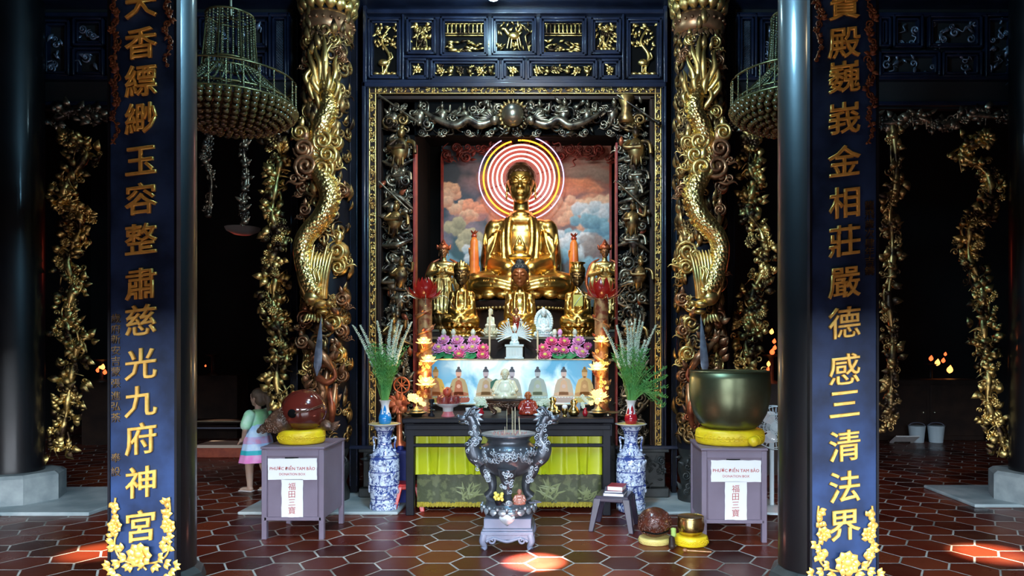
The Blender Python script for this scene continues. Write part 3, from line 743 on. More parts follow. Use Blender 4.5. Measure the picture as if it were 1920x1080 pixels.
for s in (-1, 1):                                           # two dragons facing the pearl
    pts = [(fx(963+s*u), -.09, fz(v)) for u, v in ((38, 232), (62, 239), (84, 229), (104, 240), (128, 235), (150, 224), (168, 212))]
    m1.tube(smooth_path(pts, 5), lerp_list([.038, .045, .045, .04, .035, .025, .01], 31), 8)
    m1.ell((fx(963+s*34), -.11, fz(232)), (.055, .05, .045), 8, 6)
    for k in range(6): m1.spin((fx(963+s*36), -.1, fz(228)), (fx(963+s*(48+5*k)), -.12, fz(212+5*k)), .03, .02)
for k in range(9):                                          # scalloped lower edge
    carve_cloud(m1, fx(790+k*44), -.01, fz(249), .035, g, -1 if k % 2 else 1)
obj('top_relief', m1, M['worn'], fr)
m2 = MB(); xq = fx(1173); zq = fz(235)
m2.lathe([(.07, 0), (.085, .03), (.05, .12), (.055, .14), (.05, .16), (.085, .26), (.075, .27)], (xq, -.06, zq), 10)

obj('gilded_bundle', m2, M['darkgilt'], fr, label='tied brown gilt bundle')
m2 = MB(); m2.ell((fx(963), -.12, fz(223)), .108, 24, 16)
obj('pearl', m2, M['worn'] if 0 else pm('smoky_brass_ball', (.42, .36, .24), .3, .9, (.26, .22, .18), 3), fr, label='large dull brass pearl')
m2 = MB()
for k in range(20):
    a = 2*pi*k/20; m2.spin((fx(963)+.10*cos(a), -.06, fz(220)+.10*sin(a)), (fx(963)+.165*cos(a), -.07, fz(220)+.165*sin(a)), .04, .025)
obj('flame_halo', m2, M['darkgilt'], fr)
# inner drapery carving at the top of the niche
g = random.Random(29); m1 = MB(); vt = thing('niche_valance', 'red carved valance across the top of the niche behind the surround', 'valance', (0, 9.10, 0))
for k in range(16):
    px = 835+k*20.3; carve_cloud(m1, X(px, 9.05), -.03, Z(283+g.uniform(-8, 8)+(10 if k in (0, 15) else 0), 9.05), .05, g, g.choice((-1, 1)))
carve_fill(m1, X(832, 9.05), X(1145, 9.05), Z(300, 9.05), Z(272, 9.05), -.02, .12, 2.2, g, 'slt')
obj('inner_valance', m1, M['valance'], vt)
obj('inner_red_frame', MB().b2(X(826, 9.05), X(830, 9.05), -.03, .03, 1.75, 3.9).b2(X(1143, 9.05), X(1147, 9.05), -.03, .03, 1.75, 3.9), M['redpaint'], vt)

# mural at the back of the niche
mu = paint_mural(9.22, 828, 1146, 272, 575); tag(mu, 'painted sky mural of peach and blue clouds behind the golden statue', 'mural')

# stone plinth of the shrine
pb = thing('shrine_plinth', 'dark carved stone plinth below the carved surround', 'plinth', (0, FD, 0))
mb = MB(); 
for a, b in ((x0-.02, -1.40), (.58, x1+.02)):
    mb.b2(a, b, -.14, .14, PZ-.05, PZ); mb.b2(a+.03, b-.03, -.08, .1, .12, PZ-.05); mb.b2(a, b, -.13, .14, 0.03, .12)
mb.b2(-1.40, .58, .02, .14, 0, PZ)
obj('body', mb, M['darkstone'], pb, bevel=.008)
g = random.Random(5)
for a, b in ((x0+.03, -1.45), (.63, x1-.03)):
    mb = MB(); carve_fill(mb, a, b, .16, PZ-.1, -.08, .08, 1.6, g, 'sltf'); obj('relief', mb, M['darkstone'], pb)
for a, b in ((x0-.1, -1.40), (.56, x1+.1)): obj('rail', MB().b2(a, b, -.19, -.14, PZ-.012, PZ+.022), M['bluewood'], pb, bevel=.006, label='thin blue-black ledge rail')

# ------------------------------------------------------------------ panelled lintel
ln = thing('panelled_lintel', 'blue-black panelled lintel with small gilt reliefs above the shrine', 'lintel', (0, FD, 0))
obj('backboard', MB().b2(fx(683), fx(1250), .02, .12, fz(158), 4.86), M['bluewood'], ln)
mb = MB()
mb.b2(fx(683), fx(690), -.06, .05, fz(158), 4.86).b2(fx(1243), fx(1250), -.06, .05, fz(158), 4.86)
mb.b2(fx(690), fx(1243), -.06, .05, fz(160), fz(153)).b2(fx(690), fx(1243), -.06, .05, fz(30), fz(22))
mb.b2(fx(754), fx(1170), -.04, .05, fz(111), fz(106))
for px in (757, 1168): mb.b2(fx(px-2), fx(px+2), -.05, .05, fz(153), fz(30))
obj('frame', mb, M['bluewood'], ln, bevel=.006)
def panel(a, b, c, d, mot, seed):
    """framed panel between px a..b and py c..d with a relief motif"""
    g = random.Random(seed); xa, xb, za, zb = fx(a), fx(b), fz(d), fz(c); t = .034
    m = MB()
    for k, pr in ((0, -.045), (1, -.03)):
        o = k*.022; w = .022
        m.b2(xa+o, xa+o+w, pr, .04, za+o, zb-o).b2(xb-o-w, xb-o, pr, .04, za+o, zb-o)
        m.b2(xa+o, xb-o, pr, .04, za+o, za+o+w).b2(xa+o, xb-o, pr, .04, zb-o-w, zb-o)
    p = obj('panel', m, M['bluewood'], ln, bevel=.004)
    i = .05; xa += i; xb -= i; za += i; zb -= i; r = MB(); xm = (xa+xb)/2; w = xb-xa; h = zb-za
    r2 = MB(); r2.b2(xa, xb, .015, .02, za, zb)
    obj('panel_ground', r2, M['black'], p)
    if mot == 'tall':                                       # crane below a tree
        r.tube(smooth_path([(xm-.02, .0, za), (xm+.05, -.01, za+h*.35), (xm-.03, -.01, za+h*.65), (xm+.04, 0, zb-.03)], 5), lerp_list([.02, .016, .01], 16), 6)
        for k in range(40): carve_leaf(r, xm+g.uniform(-.45, .45)*w, 0, za+h*g.uniform(.55, 1), g.uniform(0, 6.3), .05, g, .5, .3)
        r.ell((xm-.01, -.03, za+h*.22), (.055, .03, .035), 8, 6); r.tube(smooth_path([(xm+.03, -.03, za+h*.25), (xm+.08, -.03, za+h*.32), (xm+.06, -.03, za+h*.42)], 4), .010, 6)
        for s in (-.02, .02): r.tube([(xm+s, -.03, za+h*.2), (xm+s, -.02, za+.02)], .006, 5)
        for k in range(4): r.ell((xa+w*(k+.5)/4, -.005, za+.01), (w/7, .02, .018), 8, 5)
    elif mot == 'land':
        for k in range(5): r.ell((xa+w*(k+.5)/5, -.005, za+.012), (w/8, .02, .02+.01*g.random()), 8, 5)
        for k in range(9): r.tube(smooth_path([(xm+g.uniform(-.4, .4)*w, 0, za), (xm+g.uniform(-.3, .3)*w, -.01, za+h*.5), (xm+g.uniform(-.4, .4)*w, 0, za+h*.9)], 3), .006, 5)
        for k in range(34): carve_leaf(r, xm+g.uniform(-.45, .45)*w, 0, za+h*g.uniform(.2, .95), g.uniform(0, 6.3), .06, g, .45, .3)
    elif mot == 'rail':
        for k in range(9): r.lathe([(.006, 0), (.014, .03), (.006, .05), (.014, .075), (.006, .10)], (xa+w*(k+.5)/9, -.01, zb-h*.36), 8)
        r.tube([(xa, -.01, zb-h*.36), (xb, -.01, zb-h*.36)], .006, 5); r.tube([(xa, -.01, zb-.01), (xb, -.01, zb-.01)], .006, 5)
        for k in range(30): carve_leaf(r, xa+w*g.random(), 0, za+h*.36*g.random(), g.uniform(-.6, .6)+pi*(g.random() < .5), .07, g, .4, .3)
        r.tube([(xa, .0, zb-h*.42), (xb, .0, zb-h*.42)], .008, 5)
        r.ell((xa+w*.2, -.01, za+.02), (.05, .02, .02), 8, 5)
    elif mot == 'horse':
        r.ell((xm, -.03, za+h*.5), (.06, .03, .035), 8, 6); r.tube([(xm-.05, -.03, za+h*.55), (xm-.09, -.03, za+h*.75)], [.022, .016], 6); r.ell((xm-.105, -.03, za+h*.75), (.025, .015, .014), 6, 5)
        for s in (-.045, -.02, .03, .05): r.tube([(xm+s, -.03, za+h*.45), (xm+s*1.5, -.03, za+.02)], .008, 5)
        for k in range(44): carve_leaf(r, xa+w*g.random(), .01, za+h*(g.uniform(.02, .2) if k < 22 else g.uniform(.55, .98)), g.uniform(.4, 2.7), .06, g, .35, .3)
        r.tube(smooth_path([(xb-.02, .0, za), (xb-.06, -.01, za+h*.5), (xb-.02, 0, za+h*.7), (xb-.10, 0, za+h*.95)], 4), .009, 6)
    else:
        n = max(1, int(w/.09))
        for k in range(n):
            x = xa+w*(k+.5)/n
            if k % 2 == 0: carve_flower(r, x, -.005, za+h*.5, .042, 6, g)
            else: r.ell((x, -.02, za+h*.4), (.03, .02, .025), 8, 6); r.ell((x, -.02, za+h*.7), (.017, .017, .018), 7, 5)
            for j in range(7): carve_leaf(r, x+g.uniform(-.03, .03), .005, za+h*g.uniform(.25, .8), g.uniform(0, 6.3), .06, g, .4, .3)
    obj('panel_relief', r, M['baygilt'] if mot != 'tall' else M['gilt'], p)
for i, a in enumerate([(691, 753, 37, 150, 'tall'), (763, 818, 36, 104, 'land'), (826, 916, 34, 108, 'rail'), (922, 1006, 34, 106, 'horse'), (1012, 1100, 34, 108, 'rail'),
          (1108, 1164, 36, 104, 'land'), (1174, 1240, 37, 150, 'tall'), (763, 804, 112, 151, 'f'), (808, 937, 113, 153, 'f'), (941, 984, 113, 153, 'f'), (989, 1120, 113, 153, 'f'), (1124, 1163, 113, 151, 'f')]):
    panel(*a, 40+i)

# lamp fixed to the head beam
la = thing('beam_lamp', 'cool white lamp fixed to the head beam above the lintel', 'lamp', (X(925, 6.8), 6.8, Z(-6, 6.8)))
obj('socket', MB().lathe([(.03, .03), (.03, .08), (.018, .10)], (0, 0, 0), 12), M['palebrass'], la)
obj('bulb', MB().ell((0, 0, 0), (.055, .04, .04), 14, 10), M['lamp_white'], la)
lamp('beam_lamp_light', 'POINT', (X(925, 6.8), 6.66, Z(2, 6.8)), 26, (.50, .85, 1.0), .05)

# ------------------------------------------------------------------ dragon columns
DC = 7.0
def dragon_column(cx, sx, label, seed):
    g = random.Random(seed); DZ = 6.78
    t = thing('dragon_column', label, 'column', (cx, DC, .03))
    def L(px, py, dy=0.0):                                   # px, py as read on the left column
        return (sx*(px-612)*6.78/F, -.20+dy, Z(py, DZ)-.03)
    obj('shaft', MB().lathe([(.205, .5), (.205, 4.72)], (0, 0, 0), 40), M['lacquer'], t)
    mb = MB(); mb.lathe([(.20, 0), (.205, .06), (.19, .10), (.17, .16), (.2, .26), (.2, .34), (.17, .40), (.19, .44), (.205, .52)], (0, 0, 0), 32)
    carve_fill(mb, -.2, .2, .1, .45, -.17, .08, 2, g, 'sl')
    obj('pedestal', mb, M['darkstone'], t, label='dark carved stone pedestal')
    mb = MB(); z0 = Z(48, DZ)
    mb.lathe([(.20, z0-.05), (.235, z0-.03), (.24, z0+.03), (.25, z0+.10), (.225, z0+.14)], (0, 0, 0), 32)
    for k in range(22): a = 2*pi*k/22; mb.ell((.245*cos(a), .245*sin(a), z0+.055), .018, 6, 5)
    for k in range(26): a = 2*pi*k/26; mb.spin((.2*cos(a), .2*sin(a), z0-.04), (.245*cos(a), .245*sin(a), z0-.12), .05, .02, (cos(a), sin(a), 0))
    obj('collar', mb, M['copper'], t, label='brown studded collar')
    mb = MB()
    for row, (r0, r1, za, zb, n) in enumerate(((.20, .27, z0+.13, z0+.27, 16), (.21, .285, z0+.22, z0+.36, 16), (.2, .27, z0+.32, z0+.44, 16))):
        for k in range(n):
            a = 2*pi*(k+.5*(row % 2))/n
            mb.spin((r0*cos(a), r0*sin(a), za), (r1*cos(a), r1*sin(a), zb), .105, .05, (cos(a), sin(a), 0), .12, 8, 7, .5)
    mb.lathe([(.20, z0+.1), (.22, z0+.44)], (0, 0, 0), 24)
    obj('lotus_capital', mb, M['gilt'], t, label='gold lotus petal capital')
    # the dragon: tail flames on top, head at the bottom
    d = MB()
    body = [L(*p) for p in ((612, 128), (618, 160, -.02), (628, 190, -.05), (629, 212, -.07), (618, 236, -.07), (606, 268, -.02), (602, 300, -.0), (616, 330, -.05), (630, 356, -.08), (632, 382, -.09), (620, 410, -.10), (602, 430, -.10), (588, 448, -.10), (583, 470, -.10), (588, 500, -.10), (598, 530, -.11), (610, 552, -.12))]
    k = (len(body)-1)*6+1
    d.tube(smooth_path(body, 6), lerp_list([.03, .055, .075, .080, .085, .085, .085, .088, .090, .092, .092, .088, .082, .08, .085, .09, .08], k), 14)
    sp = smooth_path(body, 6)
    for i in range(4, len(sp)-12, 2):                       # dorsal fins
        p = sp[i]; tan = (sp[i+1]-sp[i-1]).normalized(); nr = Vector((tan.z, 0, -tan.x))*(1 if sx > 0 else -1)
        if nr.x*sx < 0: nr = -nr
        r = lerp_list([.03, .055, .075, .080, .085, .085, .085, .088, .090, .092, .092, .088, .082, .08, .085, .09, .08], k)[i]
        b = p+nr*r*.85; d.spin(tuple(b), tuple(b+nr*.035-tan*.045+Vector((0, -.02, 0))), .04, .02, (0, -1, 0), 0, 5, 5, .3)
    dr = obj('dragon_body', d, M['dragon'], t, label='gilt scaled dragon winding down the column')
    f = MB()                                                # tail flames
    for (ax, ay, bx, by, w) in ((612, 150, 606, 84, .05), (618, 150, 618, 66, .055), (606, 160, 590, 92, .05), (624, 158, 634, 82, .05), (602, 172, 582, 118, .045), (630, 172, 644, 104, .045), (600, 186, 578, 140, .04),
                              (636, 188, 650, 132, .045), (612, 176, 600, 128, .05), (622, 180, 630, 126, .05), (640, 204, 652, 158, .035), (612, 205, 596, 160, .04)):
        p = [L(ax, ay, -.03), L((ax+bx)/2+g.choice((-5, 5)), ay+(by-ay)*.4, -.07), L((ax+bx)/2+g.choice((-4, 4)), ay+(by-ay)*.75, -.06), L(bx, by, -.03)]
        f.tube(smooth_path(p, 5), lerp_list([w*.75, w*.62, w*.38, .004], 16), 7)
    for i in range(11):                                     # mane
        ax = 588+i*3.2; p = [L(ax+4, 560, -.10), L(ax-6+i*1.5, 525, -.13), L(ax-9+i*2.4, 492, -.12), L(ax-6+i*2.6, 462+g.uniform(-8, 12)+abs(i-5)*2, -.09)]
        f.tube(smooth_path(p, 5), lerp_list([.03, .028, .02, .004], 16), 6)
    obj('mane', f, M['gilt'], t, label='gilt flames of mane and tail')
    h = MB()                                                # head
    h.ell(L(606, 560, -.13), (.085, .09, .075), 14, 10); h.ell(L(622, 572, -.16), (.065, .06, .04), 12, 8); h.ell(L(638, 571, -.17), (.035, .04, .03), 10, 8)
    h.ell(L(624, 586, -.15), (.055, .045, .022), 12, 8)
    for q in ((606, 545), (619, 551)): h.ell(L(*q, -.20), .026, 8, 6)
    for dx in (0, 8): h.tube(smooth_path([L(604+dx, 546, -.15), L(612+dx, 530, -.17), L(608+dx, 512, -.16), L(618+dx, 500, -.14)], 4), lerp_list([.018, .016, .012, .004], 13), 6)
    for q in ((646, 560), (648, 574)): h.spiral(*L(*q, -.18), .03, 1.4, .009, sx, 1)
    for i in range(6): h.spin(L(594+i*4, 588, -.1), L(586+i*7, 606+g.uniform(-3, 6), -.12), .04, .02)
    obj('dragon_head', h, M['gilt'], t, label='gilt dragon head with horns')
    cl = MB(); cl2 = MB(); cl3 = MB()
    for (px, py, r, tgt) in ((588, 206, .05, cl), (578, 252, .06, cl), (585, 282, .075, cl2), (622, 268, .075, cl3), (630, 294, .07, cl3), (590, 315, .085, cl2), (618, 318, .085, cl), (576, 348, .05, cl2), (643, 270, .05, cl), (588, 74, .045, cl), (634, 72, .045, cl),
                           (582, 110, .04, cl2), (645, 98, .04, cl2), (652, 356, .04, cl2), (580, 392, .045, cl2), (640, 470, .075, cl3), (624, 478, .06, cl3), (643, 500, .055, cl), (640, 440, .04, cl3), (574, 500, .04, cl2), (582, 596, .06, cl2), (634, 606, .07, cl), (650, 560, .05, cl2),
                           (600, 640, .055, cl2), (640, 664, .06, cl), (575, 640, .05, cl2), (648, 620, .05, cl2), (585, 684, .05, cl), (628, 700, .06, cl2), (648, 706, .045, cl2), (594, 720, .05, cl2), (620, 760, .05, cl), (580, 770, .05, cl2)):
        x, y, z = L(px, py, .03-.02*g.random()); fl = g.choice((-1, 1))
        r *= 1.15; y += .02 if not (250 < py < 325) else -.085
        tgt.spiral(x, y-.02, z, r*1.2, 1.9, r*.25, fl, g.uniform(1, 5), 7); carve_cloud(tgt, x+fl*r*.5, y, z-r*.9, r*.62, g, fl)
        tgt.ell((x, y+.03, z), (r*1.25, .05, r*1.2), 12, 6); tgt.spin((x, y, z+r*.5), (x+g.uniform(-.6, .6)*r, y-.02, z+r*2.2), r*.8, r*.5, (0, -1, 0), .1)
    obj('cloud_scrolls', cl, M['gilt'], t, label='gold cloud scrolls'); obj('brown_scrolls', cl2, M['copper'], t, label='brown cloud scrolls'); obj('pale_scrolls', cl3, M['gilt'], t, label='pale gold cloud scrolls')
    bgm = MB()
    for i in range(330):
        a = -pi/2+g.uniform(-1.5, 1.5); zz = g.uniform(.58, 4.6); n0 = len(bgm.v); r = g.uniform(.04, .085)
        k_ = g.random()
        if k_ < .5: bgm.spiral(0, 0, 0, r, 1.5, r*.26, g.choice((-1, 1)), g.uniform(0, 6), 6)
        elif k_ < .8: bgm.spin((0, 0, -r), (g.uniform(-.03, .03), -.03, r*1.3), r*.9, r*.6, (0, -1, 0), .15)
        else: carve_cloud(bgm, 0, 0, 0, r*.8, g, g.choice((-1, 1)))
        bgm.xf(Matrix.Translation((.205*cos(a), .205*sin(a), zz)) @ Matrix.Rotation(a+pi/2, 4, 'Z'), n0)
    obj('background_scrolls', bgm, M['darkgilt'], t, label='dark brown scrolls covering the shaft')
    wv = MB()
    for i in range(34):
        x, y, z = L(575+g.uniform(0, 76), g.uniform(590, 815), .0)
        wv.spin((x, y, z), (x+g.uniform(-.10, .10), y-.05, z+g.uniform(.04, .14)), .06, .035, (0, -1, 0), .15)
    for (a, b, c, e) in ((600, 690, 625, 760), (625, 690, 600, 790), (590, 640, 640, 700), (640, 720, 622, 800)):
        wv.tube(smooth_path([L(a, b, -.02), L((a+c)/2+8, (b+e)/2, -.09), L(c, e, -.03)], 6), lerp_list([.02, .045, .02], 13), 8)
    obj('rock_waves', wv, M['copper'], t, label='brown carved waves and rocks')
    bl = MB(); bl.spin(L(612, 704, -.13), L(622, 592, -.15), .075, .022, (0, -1, 0), 0, 4, 7, .25); obj('blade', bl, M['silverblue'], t, label='grey-blue upright blade')
    ac = MB(); 
    ac.tube(smooth_path([L(614, 708, -.10), L(632, 716, -.14), L(646, 706, -.14), L(644, 690, -.14)], 5), lerp_list([.035, .03, .02, .008], 16), 8)
    ac.tube(smooth_path([L(630, 730, -.05), L(640, 765, -.12), L(634, 800, -.06)], 5), lerp_list([.028, .034, .018], 11), 8)
    for k in range(9): q = L(628+g.uniform(-10, 14), 728+k*9, -.05); ac.spiral(*q, .035, 1.4, .010, g.choice((-1, 1)), g.uniform(0, 6))
    obj('red_scroll', ac, M['redgilt'], t, label='red gilt scroll')
    return t
dragon_column(X(612, 6.95), 1, 'column with gilt dragon left of the shrine', 51)
dragon_column(X(1312, 6.95), -1, 'column with gilt dragon right of the shrine', 52)
def post(px0, px1, label, seed):
    t = thing('carved_post', label, 'post', (X((px0+px1)/2, 7.33), 7.33, 0)); w = S(px1-px0, 7.33)
    obj('shaft', MB().b2(-w/2, w/2, -.03, .05, .03, 4.86), M['lacquer'], t, bevel=.008)
    m = MB(); g = random.Random(seed)
    for s in (-1, 1):
        m.tube([(s*w*.42, -.035, .1), (s*w*.42, -.035, 4.8)], .007, 6)
    obj('bead_molding', m, M['bluewood'], t)
post(547, 561, 'slim black post left of the left dragon column', 1); post(657, 672, 'slim black post between the left dragon column and the surround', 2)
post(1258, 1268, 'slim black post between the surround and the right dragon column', 3); post(1362, 1376, 'slim black post right of the right dragon column', 4)

# ------------------------------------------------------------------ side bays: gilt openwork hangings and lattice lintels
BD2 = 7.16
def bx(px): return X(px, BD2)
def bz(py): return Z(py, BD2)
def hanging(name, label, paths, seed, extra=None, mat='baygilt', dens=4, ls=1.0):
    g = random.Random(seed); t = thing(name, label, 'carving', (0, BD2, 0))
    tr = MB(); lf = MB(); fl = MB()
    for pts, wpx in paths:
        P3 = [(bx(a), -.02, bz(b)) for a, b in pts]; sp = smooth_path(P3, 7); n = len(sp)
        tr.tube(sp, [(.028+.012*sin(i*.9))*ls for i in range(n)], 7)
        off = [(p[0]+S(wpx, BD2)*.55*sin(i*.55+seed), p[1]+.02, p[2]) for i, p in enumerate(sp)]
        tr.tube(smooth_path(off, 2), .013, 6)
        for i in range(0, n):
            w = S(wpx, BD2)
            if i % 2 == 0:
                a = g.uniform(0, 6.3); L = w*g.uniform(.6, 1.2); q = sp[i]
                tr.tube(smooth_path([(q[0], -.01, q[2]), (q[0]+L*.5*cos(a), -.04, q[2]+L*.5*sin(a)+.03), (q[0]+L*cos(a+.5), -.02, q[2]+L*sin(a+.5))], 4), lerp_list([.014*ls, .010*ls, .004], 9), 5)
            for k in range(dens):
                x = sp[i][0]+g.uniform(-1, 1)*w; z = sp[i][2]+g.uniform(-.05, .05)
                r = g.random()
                if r < .55: carve_leaf(lf, x, -.01+.03*g.random(), z, g.uniform(0, 6.3), g.uniform(.06, .13)*ls, g, .62, .35, .22)
                elif r < .8: lf.spiral(x, .0, z, g.uniform(.022, .045), 1.3, .010, g.choice((-1, 1)), g.uniform(0, 6), 5)
                elif r < .92: carve_flower(fl, x, -.02, z, g.uniform(.03, .05), 6, g)
                else: fl.ell((x, -.04, z), (.035, .03, .028), 8, 6); fl.spin((x, -.04, z), (x+g.uniform(-.09, .09), -.06, z+.05), .04, .02)
    for (px, py, r) in extra or ():
        carve_flower(fl, bx(px), -.05, bz(py), r, 10, g); fl.ell((bx(px), -.05, bz(py)+r*.1), (r*1.0, r*.4, r*.45), 12, 8)
    obj('vine', tr, M[mat], t); obj('foliage', lf, M['darkgilt' if mat == 'darkgilt' else mat], t); obj('blossoms', fl, M[mat], t)
    return t
hanging('gilt_hanging', 'gilt carved flowering branch hanging left of the left dragon column', [([(520, 262), (528, 300), (520, 345), (512, 400), (522, 440), (510, 480), (518, 520), (514, 570), (526, 610)], 22), ([(520, 600), (530, 650), (520, 700), (528, 765)], 26)], 61,
        [(518, 266, .09), (526, 452, .06), (520, 512, .05), (516, 582, .06)])
hanging('gilt_hanging', 'gilt carved flowering branch hanging right of the right dragon column', [([(1408, 262), (1404, 310), (1412, 350), (1400, 395), (1428, 440), (1432, 500), (1412, 545), (1406, 590), (1420, 620)], 22), ([(1404, 600), (1398, 650), (1410, 700)], 26)], 62,
        [(1405, 272, .09), (1404, 456, .065), (1432, 515, .05), (1424, 590, .06)])
hanging('gilt_hanging', 'gilt carved vine hanging beside the far left pillar', [([(135, 262), (165, 290), (128, 345), (126, 385), (152, 402), (150, 440), (130, 490), (140, 540), (128, 600), (140, 650)], 26), ([(150, 640), (140, 690), (132, 740), (125, 790), (112, 845)], 24)], 63, [(135, 262, .1), (130, 455, .05)])
hanging('gilt_hanging', 'gilt carved vine hanging beside the far right pillar', [([(1835, 262), (1800, 290), (1850, 330), (1852, 390), (1820, 420), (1815, 480), (1838, 540), (1840, 600), (1845, 660)], 26), ([(1845, 640), (1850, 700), (1850, 760), (1868, 800), (1882, 850)], 22)], 64, [(1840, 264, .11), (1830, 460, .06)])
hanging('gilt_hanging', 'dark carved vine hanging just right of the right couplet board', [([(1672, 236), (1680, 330), (1668, 400), (1672, 470), (1665, 560), (1672, 650), (1668, 740), (1664, 800)], 14)], 65, None, 'darkgilt')
hanging('gilt_hanging', 'carved cloud valance across the top of the left side bay', [([(105, 225), (150, 212), (200, 222), (260, 214), (330, 222), (400, 230), (460, 245), (540, 232)], 14)], 66, None, 'worn')
hanging('gilt_hanging', 'carved cloud valance across the top of the right side bay', [([(1380, 232), (1460, 240), (1540, 225), (1620, 222), (1660, 232), (1720, 222), (1760, 238), (1820, 218), (1885, 226)], 16)], 67, None, 'worn')
hanging('gilt_hanging', 'thin carved fringe of glinting buds behind the left chandelier', [([(384, 232), (392, 262), (386, 300), (398, 340), (392, 400)], 5), ([(462, 236), (458, 280), (464, 330), (457, 380), (460, 420)], 5)], 68, None, 'worn', 2, .5)

def lattice(px0, px1, label, seed, panels):
    t = thing('lattice_lintel', label, 'lintel', (0, FD, 0)); m = MB()
    xa, xb = fx(px0), fx(px1)
    obj('backboard', MB().b2(xa, xb, .03, .1, fz(202), 4.86), M['darkwall'], t)
    for zz in (fz(30), fz(148), fz(196)): m.b2(xa, xb, -.04, .05, zz-.02, zz+.02)
    obj('rails', m, M['bluewood'], t, bevel=.005)
    g = random.Random(seed)
    for (a, b, c, d, fret) in panels:
        p = MB(); w = .02; A, B, C_, D = fx(a), fx(b), fz(d), fz(c)
        for k in (0, 1):
            o = k*.03; pr = -.045+.015*k
            p.b2(A+o, A+o+w, pr, .04, C_+o, D-o).b2(B-o-w, B-o, pr, .04, C_+o, D-o).b2(A+o, B-o, pr, .04, C_+o, C_+o+w).b2(A+o, B-o, pr, .04, D-o-w, D-o)
        po = obj('panel', p, M['bluewood'], t, bevel=.004)
        q = MB(); i = .06
        if fret:
            n = 6; s = (B-A-2*i)/n; zz = C_+i; r = 0
            while zz < D-i-s*.5:
                for k in range(n):
                    x = A+i+s*(k+.5)
                    if (k+r) % 2: q.b2(x-s*.5, x+s*.5, .0, .02, zz+s*.45, zz+s*.55)
                    else: q.b2(x-s*.05, x+s*.05, .0, .02, zz-s*.1, zz+s*1.0)
                zz += s; r += 1
        else: carve_fill(q, A+i, B-i, C_+i, D-i, .02, .08, 1.2, g, 'slt')
        obj('panel_fretwork', q, M['silverblue'], po)
lattice(75, 546, 'dark blue lattice lintel over the left side bay', 71, [(82, 134, 40, 145, 0), (140, 198, 92, 146, 0), (140, 198, 36, 88, 0), (205, 330, 40, 145, 0), (376, 440, 36, 92, 0), (376, 440, 98, 146, 0), (444, 503, 40, 92, 0), (444, 503, 98, 146, 0), (506, 544, 28, 150, 1)])
lattice(1380, 1905, 'dark blue lattice lintel over the right side bay', 72, [(1382, 1418, 28, 150, 1), (1424, 1480, 36, 146, 0), (1520, 1640, 40, 146, 0), (1646, 1668, 34, 90, 0), (1672, 1728, 30, 92, 0), (1738, 1838, 32, 92, 0), (1646, 1760, 98, 146, 0), (1764, 1838, 98, 146, 0), (1844, 1900, 30, 148, 0)])
# ------------------------------------------------------------------ figures
def head_mb(k=1.0, fat=1.0):
    """a head facing -y, chin at z 0, top of skull at z 1, with brow, lids, nose, lips and long lobed ears"""
    m = MB()
    m.ell((0, .02, .60), (.36*fat, .43, .42), 20, 14); m.ell((0, -.08, .37), (.295*fat, .33, .35), 18, 12)
    m.ell((0, -.22, .13), (.16*fat, .16, .13), 14, 8); m.ell((0, -.27, .08), (.085, .085, .07), 10, 8)
    for s in (-1, 1):
        m.ell((s*.15*fat, -.255, .37), (.115, .085, .15), 12, 8)
        m.ell((s*.145, -.345, .535), (.095, .060, .042), 12, 8)
        m.tube(smooth_path([(s*.035, -.43, .59), (s*.09, -.425, .645), (s*.18, -.38, .665), (s*.27, -.29, .615)], 4), .017, 6)
        m.tube(smooth_path([(s*.06, -.405, .525), (s*.14, -.415, .505), (s*.23, -.35, .525)], 4), .014, 6)
        m.ell((s*.05, -.405, .375), (.045, .05, .035), 8, 6)
        m.ell((s*.365*fat, .05, .47), (.035, .085, .17), 10, 8); m.ell((s*.375*fat, .03, .24), (.032, .05, .12), 8, 6)
    m.cap((0, -.385, .56), (0, -.465, .385), .036, .058, 10)
    m.ell((0, -.385, .255), (.105, .05, .026), 12, 6); m.ell((0, -.375, .205), (.085, .05, .030), 12, 6)
    m.ell((0, -.33, .23), (.12, .06, .05), 10, 6)
    return m

